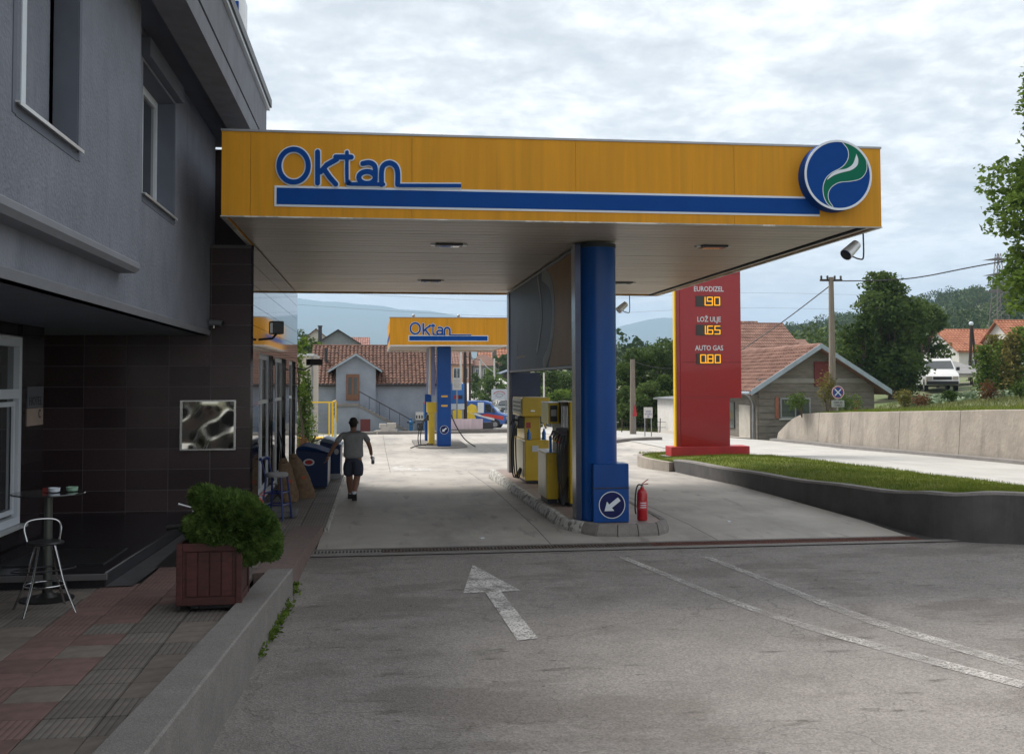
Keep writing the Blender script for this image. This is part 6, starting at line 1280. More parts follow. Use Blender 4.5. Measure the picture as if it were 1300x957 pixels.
# ================================================================== TREES
cols_ = [('tree', 'big dark green tree, the taller one left above the white van', atY(1131, 500, 55), 348, 2.35, 24, leaf_dark, 1), ('tree', 'dark bushy tree leaning over the white van', atY(1170, 500, 61), 383, 1.75, 16, leaf_dark, 2), ('tree', 'smaller dark tree left of the big tree behind the barn', atY(1097, 505, 54), 402, 1.4, 12, leaf_mid, 3)]
for nm, lb_, p, top_, r_, nb_, mt, sd_ in cols_:
    z = h_(p.x, p.y); zt_ = atY(650, top_, p.y).z+ (atY(1130, top_, p.y).z-atY(650, top_, p.y).z); tree(nm, lb_, 'tree', (p.x, p.y, z), zt_-z, r_, .08, nb_, .21, 270, mt, 'trees around the white van', seed=sd_)
spec_ = [(793, 500, 64, 462, 1.5, leaf_mid, 'round green bushy tree just right of the blue column'), (812, 520, 66, 446, 1.9, leaf_mid, 'bright green tree behind the verge pole'), (838, 520, 68, 436, 2.3, leaf_dark, 'tall dark tree at the left edge of the totem'), (826, 530, 60, 486, 1.5, leaf_dark, 'low dark bush behind the white notice board'), (792, 530, 62, 492, 1.3, leaf_dark, 'low dark bush beside the blue column'), (848, 530, 61, 480, 1.3, leaf_mid, 'green bush touching the yellow edge of the totem')]
for i, (px, py, Y, top_, r_, mt, lb_) in enumerate(spec_):
    a = atY(px, py, Y); z = h_(a.x, Y); tree('tree', lb_, 'tree', (a.x, Y, z), atY(px, top_, Y).z-z, r_, .05, 12, .17, 380, mt, 'trees beyond the verge', seed=20+i)
for i, (px, Y, top_, r_, mt, lb_) in enumerate([(690, 82, 470, 2.2, leaf_mid, 'green tree seen above the rear pump'), (715, 84, 474, 2.0, leaf_dark, 'dark green tree seen between the pumps and column'), (683, 70, 492, 1.1, leaf_bright, 'light green bush seen above the rear pump head'), (712, 71, 496, 1.3, leaf_bright, 'light green bush seen above the front pump')]):
    a = atY(px, 500, Y); z = h_(a.x, Y); tree('tree', lb_, 'tree', (a.x, Y, z), atY(px, top_, Y).z-z, r_, .05, 10, .18, 300, mt, 'trees seen through the pump island', seed=40+i)
for i, (px, Y, top_, r_, mt, lb_) in enumerate([(384, 88, 424, 2.6, leaf_mid, 'hazy green tree at the upper left behind the annex'), (398, 95, 436, 2.2, leaf_bright, 'pale green tree left of the tiled roof'), (422, 92, 440, 1.6, leaf_bright, 'light green shrub above the ridge of the tiled roof'), (436, 93, 441, 1.4, leaf_bright, 'small light green shrub right above the dormer roof')]):
    a = atY(px, 500, Y); z = h_(a.x, Y); tree('tree', lb_, 'tree', (a.x, Y, z), atY(px, top_, Y).z-z, r_, .25, 10, .2, 220, mt, 'trees behind the grey house', seed=60+i)
for i, (px, Y, top_, r_, mt, lb_) in enumerate([(616, 118, 476, 1.5, leaf_dark, 'dark bush beside the far road below the hip roof'), (624, 112, 478, 1.4, leaf_dark, 'dark round bush next to the far pale pole'), (636, 122, 488, 1.3, leaf_bright, 'bright bush below the far white tent'), (638, 170, 455, 2.6, leaf_mid, 'green tree on the skyline right of the orange roof'), (602, 125, 474, 1.2, leaf_mid, 'narrow green bush behind the thin dark pole'), (630, 150, 468, 2.2, leaf_bright, 'light green shrub left of the dark shed')]):
    a = atY(px, 500, Y); z = h_(a.x, Y); tree('tree', lb_, 'tree', (a.x, Y, z), atY(px, top_, Y).z-z, r_, .06, 8, .25, 160, mt, 'bushes along the far road', seed=80+i)
# conifer, drooping shrub and dry shrub beside the facade end
a = atY(386, 560, 33); z = h_(a.x, 33); tree('conifer', 'dark narrow conifer at the end of the shop facade', 'conifer', (a.x, 33, z), atY(386, 470, 33).z-z, .34, .03, 12, .07, 1500, leaf_thuja, shape='column', seed=5)
a = atY(384, 560, 31); z = h_(a.x, 31); tree('small_tree', 'small bright green tree with drooping leaves behind the facade corner', 'tree', (a.x-.1, 31, z), atY(386, 428, 31).z-z, .42, .55, 9, .11, 420, leaf_bright, seed=6, trunkr=.035)
a = atY(384, 565, 29.5); shrub('dry brown shrub beside the conifer', (a.x, 29.5, h_(a.x, 29.5)), .3, 1.05, leaf_dry, .06, 900)
# tree at the right edge of the picture
a = atY(1349, 330, 27); z = h_(a.x, 27); tree('foreground_tree', 'leafy tree reaching in at the right edge of the photo', 'tree', (a.x, 27, z), 9.6, 2.0, .33, 30, .16, 300, leaf_bright, shape='round', seed=11)
# bean rows on poles at the right
for k, (px, Y, tp, lb_) in enumerate([(1250, 47, 438, 'bean vine on a pole, leftmost of the row'), (1262, 48, 425, 'tall bean vine second from the left'), (1275, 47, 432, 'bean vine in the middle of the row'), (1285, 46, 424, 'bean vine right of the middle'), (1296, 46, 415, 'bean vine at the right photo edge')]):
    a = atY(px, 480, Y); z = h_(a.x, Y); t = thing('bean_vine', lb_, 'vine', (a.x, Y, z), 'bean vines on poles'); zt_ = atY(px, tp, Y).z
    MB().cyl((a.x, Y, z-.1), (a.x+.06, Y, zt_), .03, .02, 6).build('pole', darkwood, t)
    n = 2200; f = RNG.random(n); leaves(np.stack([a.x+RNG.normal(0, .26, n)*(1.2-f*.7), Y+RNG.normal(0, .25, n), z+f*(zt_-z)], 1), .15, name='foliage', mt=leaf_yel if k % 2 else leaf_bright, parent=t)
C = np.stack([RNG.uniform(25, 34, 3000), RNG.uniform(43, 47, 3000), np.zeros(3000)], 1); C[:, 2] = H(C[:, 0], C[:, 1])+RNG.uniform(0, .35, 3000); o = leaves(C, .22, aspect=.8, name='vegetable_patch', mt=mat('cabbage_leaf', (.13, .2, .09), .7, var=.3, vscale=3, col2=(.25, .32, .2))); stuff(o); tag(o, 'pale green leafy vegetables growing along the top of the slope', 'vegetables')
# woods on the hills: one mass far away
def forest(nm, label, n, fx, fy, hmin, hmax, seed, keepf, lf=420, lsz=.75):
    rs = np.random.default_rng(seed); protos = []
    for k in range(4):
        b = []
        for j in range(9):
            a = rs.uniform(0, 6.28); f = (j+.5)/9; w = math.sin(math.pi*min(.97, .15+.8*f))**.7; b.append((math.cos(a)*.3*w, math.sin(a)*.3*w, .18+.78*f, .26*w+.08, .26*w+.08, .13))
        C_ = blob_pts(b, lf/2.2/1.2, .6); C_ = C_[rs.permutation(len(C_))[:lf]]; protos.append(C_)
    x = rs.uniform(*fx, n); y = rs.uniform(*fy, n); k_ = keepf(x, y); x, y = x[k_], y[k_]; z = H(x, y); P = []
    for i in range(len(x)):
        h = rs.uniform(hmin, hmax); w = h*rs.uniform(.75, 1.15); a = rs.uniform(0, 6.28); C_ = protos[i % 4]; ca, sa = math.cos(a), math.sin(a)
        P.append(np.stack([x[i]+(C_[:, 0]*ca-C_[:, 1]*sa)*w, y[i]+(C_[:, 0]*sa+C_[:, 1]*ca)*w, z[i]+C_[:, 2]*h], 1))
    o = leaves(np.concatenate(P), lsz, aspect=.7, name=nm, mt=leaf_far); stuff(o); return tag(o, label, 'woodland')
forest('hill_woods', 'dense dark green woods covering the hill at the right', 900, (60, 330), (165, 430), 5.5, 9, 3, lambda x, y: (x > .38*y-10) & (x < .62*y+60), 420, .7)
forest('valley_woods', 'green woods on the low hill between column and totem', 620, (18, 200), (150, 470), 5, 8, 4, lambda x, y: (x > .13*y) & (x < .42*y), 380, .7)
forest('slope_woods', 'green trees on the lower slope behind the brick house and barn', 130, (30, 100), (85, 160), 4, 6.5, 5, lambda x, y: (x > .30*y+2) & ~((x > 50) & (x < 68) & (y < 105)) & ~((x > 31) & (x < 40) & (y < 108)), 520, .4)
# mountains
def ridge(nm, pts, Y, depth, seed):
    rs = np.random.default_rng(seed); P = []
    xs_ = np.linspace(pts[0][0], pts[-1][0], 160); zs = np.interp(xs_, [p[0] for p in pts], [p[1] for p in pts])
    nz = sum(np.sin(xs_/w+rs.uniform(0, 6))*a for w, a in ((600, 12), (220, 6), (90, 3.2), (38, 1.6), (16, .9)))
    for t in np.linspace(0, 1, 14):
        P.append([(x, Y-depth*(1-t)**1.3+20*math.sin(x/170+t*5), -30+(z+n_+30)*(t**.8)+ (0 if t == 1 else 5*math.sin(x/90+t*11)*t)) for x, z, n_ in zip(xs_, zs, nz)])
    P.append([(p[0], p[1]+500, -30) for p in P[-1]]); return struct(MB().grid(P).build(nm, mountm, smooth=True))
D_ = 5200.
def mp(px, py): p = atY(px, py, D_); return (p.x, p.z)
ridge('mountain_range', [(-6000, 300), (-1800, 380), mp(330, 372), mp(372, 381), mp(392, 384), mp(402, 387), mp(430, 388), mp(460, 391), mp(480, 391.5), mp(500, 396), mp(560, 400), mp(640, 407), mp(720, 420), mp(760, 424), mp(785, 415), mp(820, 406), mp(850, 402), mp(900, 401), mp(938, 408), mp(975, 411), mp(1010, 417), mp(1060, 420), mp(1300, 415), (6000, 240)], D_, 2600, 2)
# ================================================================== THINGS BY THE BUILDING
# blue bins
def bin_(label, x0, x1, y0, y1, zb, h, sticker=True, lidpale=False):
    t = thing('blue_bin', label, 'bin', ((x0+x1)/2, (y0+y1)/2, zb))
    m_ = MB(); m_.prism([(x0, zb+.04), (x1, zb+.04), (x1+.01, zb+h*.78), (x1-.03, zb+h*.82), (x0+.02, zb+h*.92), (x0, zb+h*.9)], 'y', y0, y1); m_.build('body', binblue, t, bevel=.02)
    m_ = MB(); m_.prism([(x0-.01, zb+h*.905), (x0+.03, zb+h*.96), (x0+.25*(x1-x0), zb+h), (x0+.6*(x1-x0), zb+h*.95), (x1+.03, zb+h*.83), (x1+.03, zb+h*.79), (x1-.02, zb+h*.825), (x0+.02, zb+h*.925)], 'y', y0-.03, y1+.03); m_.build('lid', mat('lid_blue', (.006, .028, .11), .75, spec=.1) if not lidpale else mat('lid_pale', (.16, .21, .28), .6, spec=.2), t, bevel=.012)
    MB().box(x0+.04, x1-.04, y0+.03, y1-.05, zb, zb+.04).build('base', darkmetal, t)
    if sticker:
        sp_ = lambda u, v, d: ((x0+x1)/2-.06+u, y0-.001-d, zb+h*.62+v)
        q = MB(); poly(q, circ(0, 0, .075, 22, 1.6), sp_, 0, .004); s_ = q.build('sticker', whiteink, t); q = MB(); poly(q, circ(0, 0, .05, 22, 1.7), sp_, .0045, .007); q.build('print', extred, s_)
    return t
bin_('low blue bin with a round logo sticker by the burlap sacks', -1.72, -1.04, 22.9, 24.2, .19, .93)
b2 = bin_('second blue bin with pale lid standing behind the first', -1.32, -.84, 25.0, 26.3, .19, .98, False, True); MB().box(-1.32, -.83, 24.99, 24.998, .2, .33).build('scuff_band', metalgrey, b2)
q = MB(); poly(q, circ(0, 0, .07, 20, .8), lambda u, v, d: (-.93+u, 24.995-d, .85+v), 0, .004); q.build('sticker', metalgrey, b2)
# sacks
def sack(label, base, top, w, hgt, seed):
    rs = random.Random(seed); t = thing('burlap_sack', label, 'sack', base); b, tp = Vector(base), Vector(top)
    P = []; n = 22
    for i in range(17):
        f = i/16; c = b.lerp(tp, f); c.z = b.z+hgt*f; r = w*(math.sin(math.pi*min(.5, f*3+.15)) if f < .12 else 1-.55*f**1.7)*(1 if f < .93 else .75)
        if f == 0: r = w*.82
        row = []
        for k in range(n):
            a = 2*math.pi*k/n; rr = r*(1+.06*math.sin(3*a+f*9+seed)+.04*math.sin(5*a-f*14)+.02*rs.uniform(-1, 1)+.05*max(0, f-.7)*math.sin(9*a)*3); row.append((c.x+rr*math.cos(a), c.y+rr*.75*math.sin(a), c.z))
        P.append(row+[row[0]])
    m_ = MB().grid(P); m_.add(P[0][:-1], [tuple(range(n))]); m_.add(P[-1][:-1], [tuple(range(n))]); m_.build('bag', burlap, t, True)
    c = b.lerp(tp, .9); c.z = b.z+hgt*.9; MB().tube([(c.x+w*.42*math.cos(a), c.y+w*.33*math.sin(a), c.z) for a in np.linspace(0, 6.28, 14)], .012, 6).build('string', darkwood, t)
    c = b.lerp(tp, .45); c.z = b.z+hgt*.45; MB().obox((c.x+w*.35, c.y-w*.62, c.z+.02), (.1, .01, .06), .4).build('print', mat('sack_print', (.35, .09, .04), .9), t); return t
sack('left burlap sack leaning at the shop window', (-1.66, 20.6, .19), (-1.80, 20.8, .9), .20, .82, 1); sack('right burlap sack slumped beside the blue bin', (-1.38, 21.2, .19), (-1.66, 21.4, .9), .215, .86, 2)
bs = MB(); bs.tube(smoothpts([(-1.86, 20.95, .95), (-1.90, 20.98, 1.35), (-1.93, 21.0, 1.62)], 4), .014, 6); bs.tube(smoothpts([(-1.76, 21.0, .93), (-1.86, 21.0, 1.35), (-1.93, 21.0, 1.62)], 4), .014, 6); o = bs.build('strap', rubber); tag(o, 'black strap hanging on the facade above the burlap sacks', 'strap')
# blue bar stool
def barstool(nm, label, base, rz, mt, seatm, back):
    t = thing(nm, label, 'stool', (0, 0, 0)); H_ = .76
    s_ = MB(); s_.lathe([(.001, H_-.05), (.175, H_-.05), (.19, H_-.03), (.19, H_), (.17, H_+.02), (.001, H_+.022)], (0, 0, 0), 22); s_.build('seat', seatm, t, True)
    for sx in (-1, 1):
        for sy in (-1, 1): MB().tube([(sx*.13, sy*.13, H_-.05), (sx*.16, sy*.16, .4), (sx*.19, sy*.19, 0)], .018, 8).build('leg', mt, t, True)
    r = MB()
    for z, q in ((.25, .172), (.45, .157)):
        for a, b in (((-q, -q), (q, -q)), ((q, -q), (q, q)), ((q, q), (-q, q)), ((-q, q), (-q, -q))): r.tube([(a[0], a[1], z), (b[0], b[1], z)], .011, 6)
    r.build('foot_rail', mt, t, True)
    if back:
        for sy in (-1, 1): MB().tube([(-.14, sy*.13, H_-.05), (-.19, sy*.14, H_+.14), (-.22, sy*.15, H_+.26)], .014, 7).build('back_post', mt, t, True)
        MB().tube(smoothpts([(-.22, -.17, H_+.25), (-.25, 0, H_+.26), (-.22, .17, H_+.25)], 4), .03, 8).build('back_rail', mt, t, True)
    t.location = base; t.rotation_euler.z = rz; return t
g_ = G(357, 655, .2); barstool('bar_stool', 'dark blue bar stool with low back beside the shop window', (-1.66, 17.95, .195), rad(-18), stoolblue, mat('seat_grey', (.25, .25, .26), .5), True)
o = MB().box(-1.98, -1.35, 18.1, 18.7, .2, .30).build('door_step', mat('step_grey', (.12, .12, .125), .7), None, bevel=.008); tag(o, 'low grey step at the shop door behind the blue stool', 'step')
# planter with thuja
pl_ = thing('planter', 'dark red wooden planter box on casters at the kerb', 'planter', (-1.62, 10.9, .25)); X0, X1, Y0, Y1, Z0 = -1.93, -1.31, 10.55, 11.17, .32
H2 = .60
MB().box(X0+.03, X1-.03, Y0+.03, Y1-.03, Z0, Z0+H2-.05).build('box', plantwood, pl_)
for (a, b) in ((X0, Y0), (X1-.05, Y0), (X0, Y1-.05), (X1-.05, Y1-.05)): MB().box(a-.004, a+.054, b-.004, b+.054, Z0, Z0+H2).build('corner_post', plantwood, pl_, bevel=.004)
for z in (Z0+.0, Z0+H2-.075):
    MB().box(X0+.055, X1-.055, Y0+.002, Y0+.03, z, z+.075).build('rail', plantwood, pl_, bevel=.004); MB().box(X1-.03, X1-.002, Y0+.055, Y1-.055, z, z+.075).build('rail', plantwood, pl_, bevel=.004); MB().box(X0+.055, X1-.055, Y1-.03, Y1-.002, z, z+.075).build('rail', plantwood, pl_, bevel=.004); MB().box(X0+.002, X0+.03, Y0+.055, Y1-.055, z, z+.075).build('rail', plantwood, pl_, bevel=.004)
for k in range(4): w = (X1-X0-.17)/4; MB().box(X0+.085+k*w+.004, X0+.085+(k+1)*w-.004, Y0+.012, Y0+.028, Z0+.085, Z0+H2-.085).build('slat', plantwood, pl_, bevel=.003); MB().box(X1-.028, X1-.012, Y0+.085+k*w+.004, Y0+.085+(k+1)*w-.004, Z0+.085, Z0+H2-.085).build('slat', plantwood, pl_, bevel=.003)
MB().box(X0+.035, X1-.035, Y0+.035, Y1-.035, Z0+H2-.07, Z0+H2-.03).build('soil', soil, pl_)
MB().box(X0+.12, X1-.08, Y0+.1, Y1-.05, .268, .318).build('caster_frame', darkmetal, pl_)
for (a, b) in ((X0+.18, Y0+.1), (X1-.14, Y0+.1), (X0+.18, Y1-.12), (X1-.14, Y1-.12)): MB().cyl((a-.02, b, .288), (a+.02, b, .288), .04, .04, 10).build('caster', rubber, pl_)
# thuja: tilted dense ball of fan-shaped sprays
tj = thing('thuja_bush', 'rounded green thuja bush leaning over the side of the planter', 'bush', (-1.55, 10.9, .85)); cz = 1.10
MB().tube([(-1.68, 10.88, .86), (-1.62, 10.88, 1.0), (-1.45, 10.88, 1.1)], [.035, .03, .015], 7).build('trunk', bark, tj)
def fans(C, N_, size, name, mt, parent):
    n = len(C); o0 = np.array(wloc(parent)); C = C-o0; N_ = N_/np.linalg.norm(N_, axis=1)[:, None]
    a = np.cross(N_, RNG.normal(size=(n, 3))); a /= np.linalg.norm(a, axis=1)[:, None]; s = size*RNG.uniform(.6, 1.3, n)[:, None]
    V = np.empty((n, 3, 4, 3))
    for j, (sp_, ln__) in enumerate(((-.5, .85), (0, 1.0), (.5, .85))):
        d = N_+a*sp_; d /= np.linalg.norm(d, axis=1)[:, None]; w = a*.16*s
        V[:, j, 0] = C-w*.4; V[:, j, 1] = C+d*s*ln__*.55-w+a*sp_*.1*s; V[:, j, 2] = C+d*s*ln__; V[:, j, 3] = C+d*s*ln__*.55+w+a*sp_*.1*s
    return npmesh(name, V.reshape(-1, 3), n*3, 4, mt, parent)
lob = []
rs = random.Random(4)
for k in range(40):
    v = Vector((rs.gauss(0, 1), rs.gauss(0, 1), rs.gauss(0, 1))).normalized(); lob.append((v, rs.uniform(.12, .26)))
n = 26000; d = RNG.normal(size=(n, 3)); d /= np.linalg.norm(d, axis=1)[:, None]
ax = np.array([.41, .33, .295]); best = np.full(n, -9.0)
for v, r_ in lob: 
    dt = d@np.array(v); best = np.maximum(best, np.where(dt > .80, 1-((1-dt)/.2)**1.0, 0)*r_*1.4)
best = np.maximum(best, -.04); rr = .78+best*1.25+RNG.uniform(-.12, .04, n)+np.where(RNG.random(n) < .02, RNG.uniform(0, .09, n), 0); tilt = -.24*d[:, 0]
C = np.stack([-1.44+d[:, 0]*ax[0]*rr, 10.86+d[:, 1]*ax[1]*rr, cz+d[:, 2]*ax[2]*rr-.32*(d[:, 0]*ax[0]*rr)-.05], 1)
keep = ~((C[:, 0] < -1.36) & (C[:, 2] < .93)); fans(C[keep], (d*ax+RNG.normal(0, .12, (n, 3)))[keep], .062, 'foliage', leaf_thuja, tj)
# bar table with things, stool of bent chrome
tb = G(58, 762, .25); TX0, TY0 = tb.x+.0, tb.y+.05
bt = thing('bar_table', 'round glass topped bar table on a steel column', 'table', (TX0, TY0, .25)); tz = atY(58, 625, TY0).z
MB().lathe([(.001, tz-.018), (.36, tz-.018), (.365, tz-.009), (.36, tz), (.001, tz)], (TX0, TY0, 0), 48).build('table_top', mat('dark_glass_top', (.03, .032, .035), .12, coat=.6), bt, True)
MB().lathe([(.05, .3), (.045, .34), (.04, tz-.04), (.06, tz-.03), (.14, tz-.019)], (TX0, TY0, 0), 20).build('column', mat('brushed_dark', (.10, .11, .10), .35, .6), bt, True)
MB().lathe([(.001, .25), (.26, .25), (.265, .265), (.10, .28), (.05, .33), (.045, .40)], (TX0, TY0, 0), 36).build('foot', mat('black_steel', (.03, .03, .03), .4, .4), bt, True)
for (dx, dy, nm, lb_, mt) in ((.06, -.02, 'ashtray', 'white ashtray on the glass bar table', whiteink), (.22, .05, 'ashtray', 'small pale green dish at the right of the bar table top', mat('mint', (.25, .42, .32), .5))):
    t = thing(nm, lb_, 'ashtray', (TX0+dx, TY0+dy, tz)); MB().lathe([(.001, 0), (.035, 0), (.055, .01), (.06, .05), (.052, .05), (.045, .015), (.001, .012)], (TX0+dx, TY0+dy, tz+.0005), 18).build('dish', mt, t, True)
o = MB().box(TX0-.06, TX0+.0, TY0-.02, TY0+.03, tz+.001, tz+.045).build('cigarette_box', mat('box_red', (.18, .02, .02), .4), None, bevel=.003); tag(o, 'dark red little box on the glass bar table', 'box')
cs = thing('chrome_stool', 'low chrome wire stool with curved legs in front of the bar table', 'stool', (0, 0, 0))
for k, (sx, sy) in enumerate(((-1, -1), (1, -1), (1, 1), (-1, 1))):
    MB().tube(smoothpts([(sx*.07, sy*.07, .66), (sx*.10, sy*.10, .52), (sx*.15, sy*.15, .28), (sx*.21, sy*.21, .09), (sx*.24, sy*.24, .0)], 5), .011, 8).build('leg', chrome, cs, True)
MB().tube([(.19*math.cos(a), .19*math.sin(a), .26) for a in np.linspace(0, 2*math.pi, 25)], .009, 8, False).build('foot_ring', chrome, cs, True)
MB().tube([(.30*math.cos(a), .06+.15*math.sin(a), .40) for a in np.linspace(0, 2*math.pi, 25)], .009, 8, False).build('lower_ring', darkmetal, cs, True)
MB().lathe([(.001, .66), (.17, .66), (.175, .672), (.16, .685), (.001, .687)], (0, 0, 0), 28).build('seat', mat('seat_dark', (.02, .02, .022), .35), cs, True)
MB().tube(smoothpts([(-.15, .1, .68), (-.17, .14, .82), (-.1, .17, .88), (.1, .17, .88), (.17, .14, .82), (.15, .1, .68)], 4), .009, 7).build('back_hoop', chrome, cs, True)
c = G(57, 776, .25); cs.location = (c.x-.01, c.y+.02, .25); cs.rotation_euler.z = rad(28)
# small grey thing behind the bush: bicycle saddle-like bar
hb = thing('rail_handle', 'pale metal handle bar with black grip behind the thuja bush', 'handle', (-2.2, 13.2, .25)); MB().tube([(-2.24, 13.3, .25), (-2.24, 13.3, .95), (-2.42, 13.3, 1.0)], .015, 8).build('bar', whitemetal, hb, True); MB().cyl((-2.55, 13.3, .72), (-2.24, 13.3, .74), .04, .03, 10).build('grip', rubber, hb, True)
# yellow gas bottle cage with plants
ky = 40.0; a, b = atY(392, 511.5, ky), atY(422, 563, ky); zt_ = a.z; zb3 = h_(-2, ky); cg = thing('yellow_cage', 'yellow steel frame cage with wire mesh by the annex', 'cage', (-2, ky, zb3)); x0, x1, y0, y1 = a.x-.6, b.x, ky, ky+3.2
f = MB()
for x in (x0, x1-.12, x1): f.box(x-.03, x+.03, y0-.03, y0+.03, zb3-.1, zt_)
f.box(x1-.03, x1+.03, y1-.03, y1+.03, zb3-.1, zt_); f.box(x0, x1, y0-.02, y0+.02, zt_, zt_+.05); f.box(x1-.02, x1+.02, y0+.02, y1, zt_, zt_+.05); f.box(x0, x1, y0-.02, y0+.02, zb3+.05, zb3+.1); f.box(x1-.02, x1+.02, y0+.02, y1, zb3+.02, zb3+.07); f.build('frame', totyel, cg)
f = MB()
for k in range(12): z = zb3+.15+k*(zt_-zb3-.2)/11; f.box(x0, x1-.15, y0-.006, y0+.006, z-.006, z+.006); f.box(x1-.006, x1+.006, y0+.03, y1, z-.006, z+.006)
for k in range(8): x = x0+k*(x1-.15-x0)/7; f.box(x-.006, x+.006, y0-.013, y0-.0065, zb3, zt_)
f.build('wire_mesh', metalgrey, cg)
MB().prism([(y0+.1, zb3+.1), (y1-.1, zb3+.1), (y1-.1, zt_-.9), (y0+.1, zt_-.5)], 'x', x1+.035, x1+.045).build('banner', mat('cage_banner', (.45, .5, .4), .6, var=.3, vscale=4), cg)
tbl = thing('plant_bench', 'yellow plant bench inside the cage with potted plants', 'bench', (-2.2, 41, zb3)); MB().box(x0+.1, x1-.25, 40.6, 41.3, zb3+.62, zb3+.67).build('bench_top', totyel, tbl); [MB().box(x-.03, x+.03, 40.7, 40.76, zb3-.1, zb3+.62).build('leg', brownwood, tbl) for x in (x0+.2, x1-.4)]
for k, (x, y, lb_) in enumerate(((x1-.75, 39.3, 'potted green plant in a dark pot before the yellow cage'), (x0+.35, 39.4, 'potted leafy plant at the left of the yellow cage'))):
    t = thing('potted_plant', lb_, 'plant', (x, y, zb3)); MB().lathe([(.001, 0), (.13, 0), (.17, .25), (.18, .27), (.15, .27), (.14, .22), (.001, .22)], (x, y, zb3), 16).build('pot', darkmetal, t, True)
    n = 500; fz = RNG.random(n); leaves(np.stack([x+RNG.normal(0, .12, n), y+RNG.normal(0, .12, n), zb3+.22+fz*(1.4 if k == 0 else .5)], 1), .08, name='foliage', mt=leaf_bright, parent=t)
    MB().tube([(x, y, zb3+.2), (x+.02, y, zb3+(1.5 if k == 0 else .6))], .01, 5).build('stem', bark, t)
bz = MB(); bz.tube(smoothpts([(-1.7, 26.6, .2), (-1.62, 26.55, .9), (-1.5, 26.5, 1.15)], 4), .02, 6); bz.tube([(-1.6, 26.55, 1.0), (-1.35, 26.5, 1.08)], .018, 6); o = bz.build('dead_branches', bark); tag(o, 'bare dead twigs sticking up behind the first blue bin', 'twigs')
# ================================================================== THE MAN
def skin_obj(name, chains, mt, parent, sub=2, root=0, merge=True):
    """chains: lists of (x,y,z,rx,ry); shared joints given by equal coordinates"""
    vs, rs_, es = [], [], []; idx = {}
    for ch in chains:
        prev = None
        for (x, y, z, rx, ry) in ch:
            k = (round(x, 4), round(y, 4), round(z, 4))
            if k not in idx: idx[k] = len(vs); vs.append((x, y, z)); rs_.append((rx, ry))
            i = idx[k]
            if prev is not None and prev != i: es.append((prev, i))
            prev = i
    me = bpy.data.meshes.new(name); me.from_pydata(vs, es, []); o = bpy.data.objects.new(name, me); COL.objects.link(o)
    m1 = o.modifiers.new('s', 'SKIN'); m1.use_smooth_shade = True; m1.branch_smoothing = .6
    for i, r in enumerate(rs_): me.skin_vertices[0].data[i].radius = r; me.skin_vertices[0].data[i].use_root = (i == root)
    m2_ = o.modifiers.new('u', 'SUBSURF'); m2_.levels = sub; m2_.render_levels = sub
    dg = bpy.context.evaluated_depsgraph_get(); m3 = bpy.data.meshes.new_from_object(o.evaluated_get(dg)); bpy.data.objects.remove(o)
    m3.materials.clear(); m3.materials.append(mt); m3.polygons.foreach_set('use_smooth', [True]*len(m3.polygons)); o = bpy.data.objects.new(name, m3); COL.objects.link(o); o.parent = parent; return o
mp0 = gpt(448.5, 634); mp0.z = h_(mp0.x, mp0.y)+.0
man = thing('person', 'man in grey t-shirt and dark shorts walking away, holding a can', 'person', (0, 0, 0))
pel = (0, 0, .93, .15, .11)
hL, hR = (-.10, .01, .90, .09, .095), (.10, -.01, .90, .09, .095)
kL, kR = (-.085, .12, .48, .066, .07), (.075, -.02, .48, .066, .07)
aL, aR = (-.07, .20, .10, .036, .042), (.04, -.30, .17, .036, .042)
chest = (0, .01, 1.25, .15, .10); neckb = (0, .0, 1.44, .06, .06)
sL, sR = (-.195, .0, 1.39, .062, .062), (.195, .0, 1.39, .062, .062)
eL, eR = (-.375, -.02, 1.13, .042, .044), (.315, -.02, 1.12, .042, .044)
wL, wR = (-.49, .05, .90, .026, .032), (.345, .06, .92, .026, .032)
body = [[pel, (0, 0, 1.08, .14, .10), chest, neckb, (0, .01, 1.48, .062, .062), (0, .02, 1.53, .070, .082), (0, .022, 1.61, .086, .105), (0, .01, 1.69, .076, .092), (0, .0, 1.735, .04, .05)],
        [pel, hL, (-.095, .07, .70, .075, .08), kL, (-.08, .16, .34, .066, .074), aL, (-.07, .24, .045, .035, .032), (-.075, .33, .035, .036, .022)],
        [pel, hR, (.09, -.01, .70, .075, .08), kR, (.06, -.16, .36, .066, .072), aR, (.035, -.30, .10, .035, .034), (.035, -.22, .045, .034, .024)],
        [chest, sL, (-.28, -.01, 1.27, .05, .052), eL, (-.44, .02, 1.0, .036, .038), wL], [chest, sR, (.26, -.01, 1.27, .05, .052), eR, (.335, .02, 1.02, .036, .038), wR]]
skin_obj('body', body, skin, man)
def hand(w, d, side, grip):
    w = Vector(w[:3]); d = Vector(d).normalized(); f = Vector((0, 1, 0)); f = (f-d*f.dot(d)).normalized(); n = d.cross(f)*side
    pc = w+d*.05; ch = [[(*w, .022, .028), (*(w+d*.03), .022, .034), (*(w+d*.075), .018, .038)]]; cur = .75 if grip else .3
    skin_obj('palm', ch, skin, man, 1)
    for k, (o_, L1) in enumerate(((.028, .070), (.010, .078), (-.009, .072), (-.027, .058))):
        b0 = w+d*.075+f*o_; q = [b0]; dirn = d.copy()
        for s_ in range(3): dirn = (dirn*math.cos(cur)+n*-math.sin(cur)*1.0).normalized() if s_ else (dirn-n*.15*cur).normalized(); q.append(q[-1]+dirn*L1/2.6)
        skin_obj('finger', [[(*p_, .0095-.001*i, .0095-.001*i) for i, p_ in enumerate(q)]], skin, man, 1)
    b0 = w+d*.03+f*.03; q = [b0, b0+f*.025+d*.02-n*.01, b0+f*.03+d*.05-n*.025]; skin_obj('thumb', [[(*p_, .011-.0015*i, .011-.0015*i) for i, p_ in enumerate(q)]], skin, man, 1)
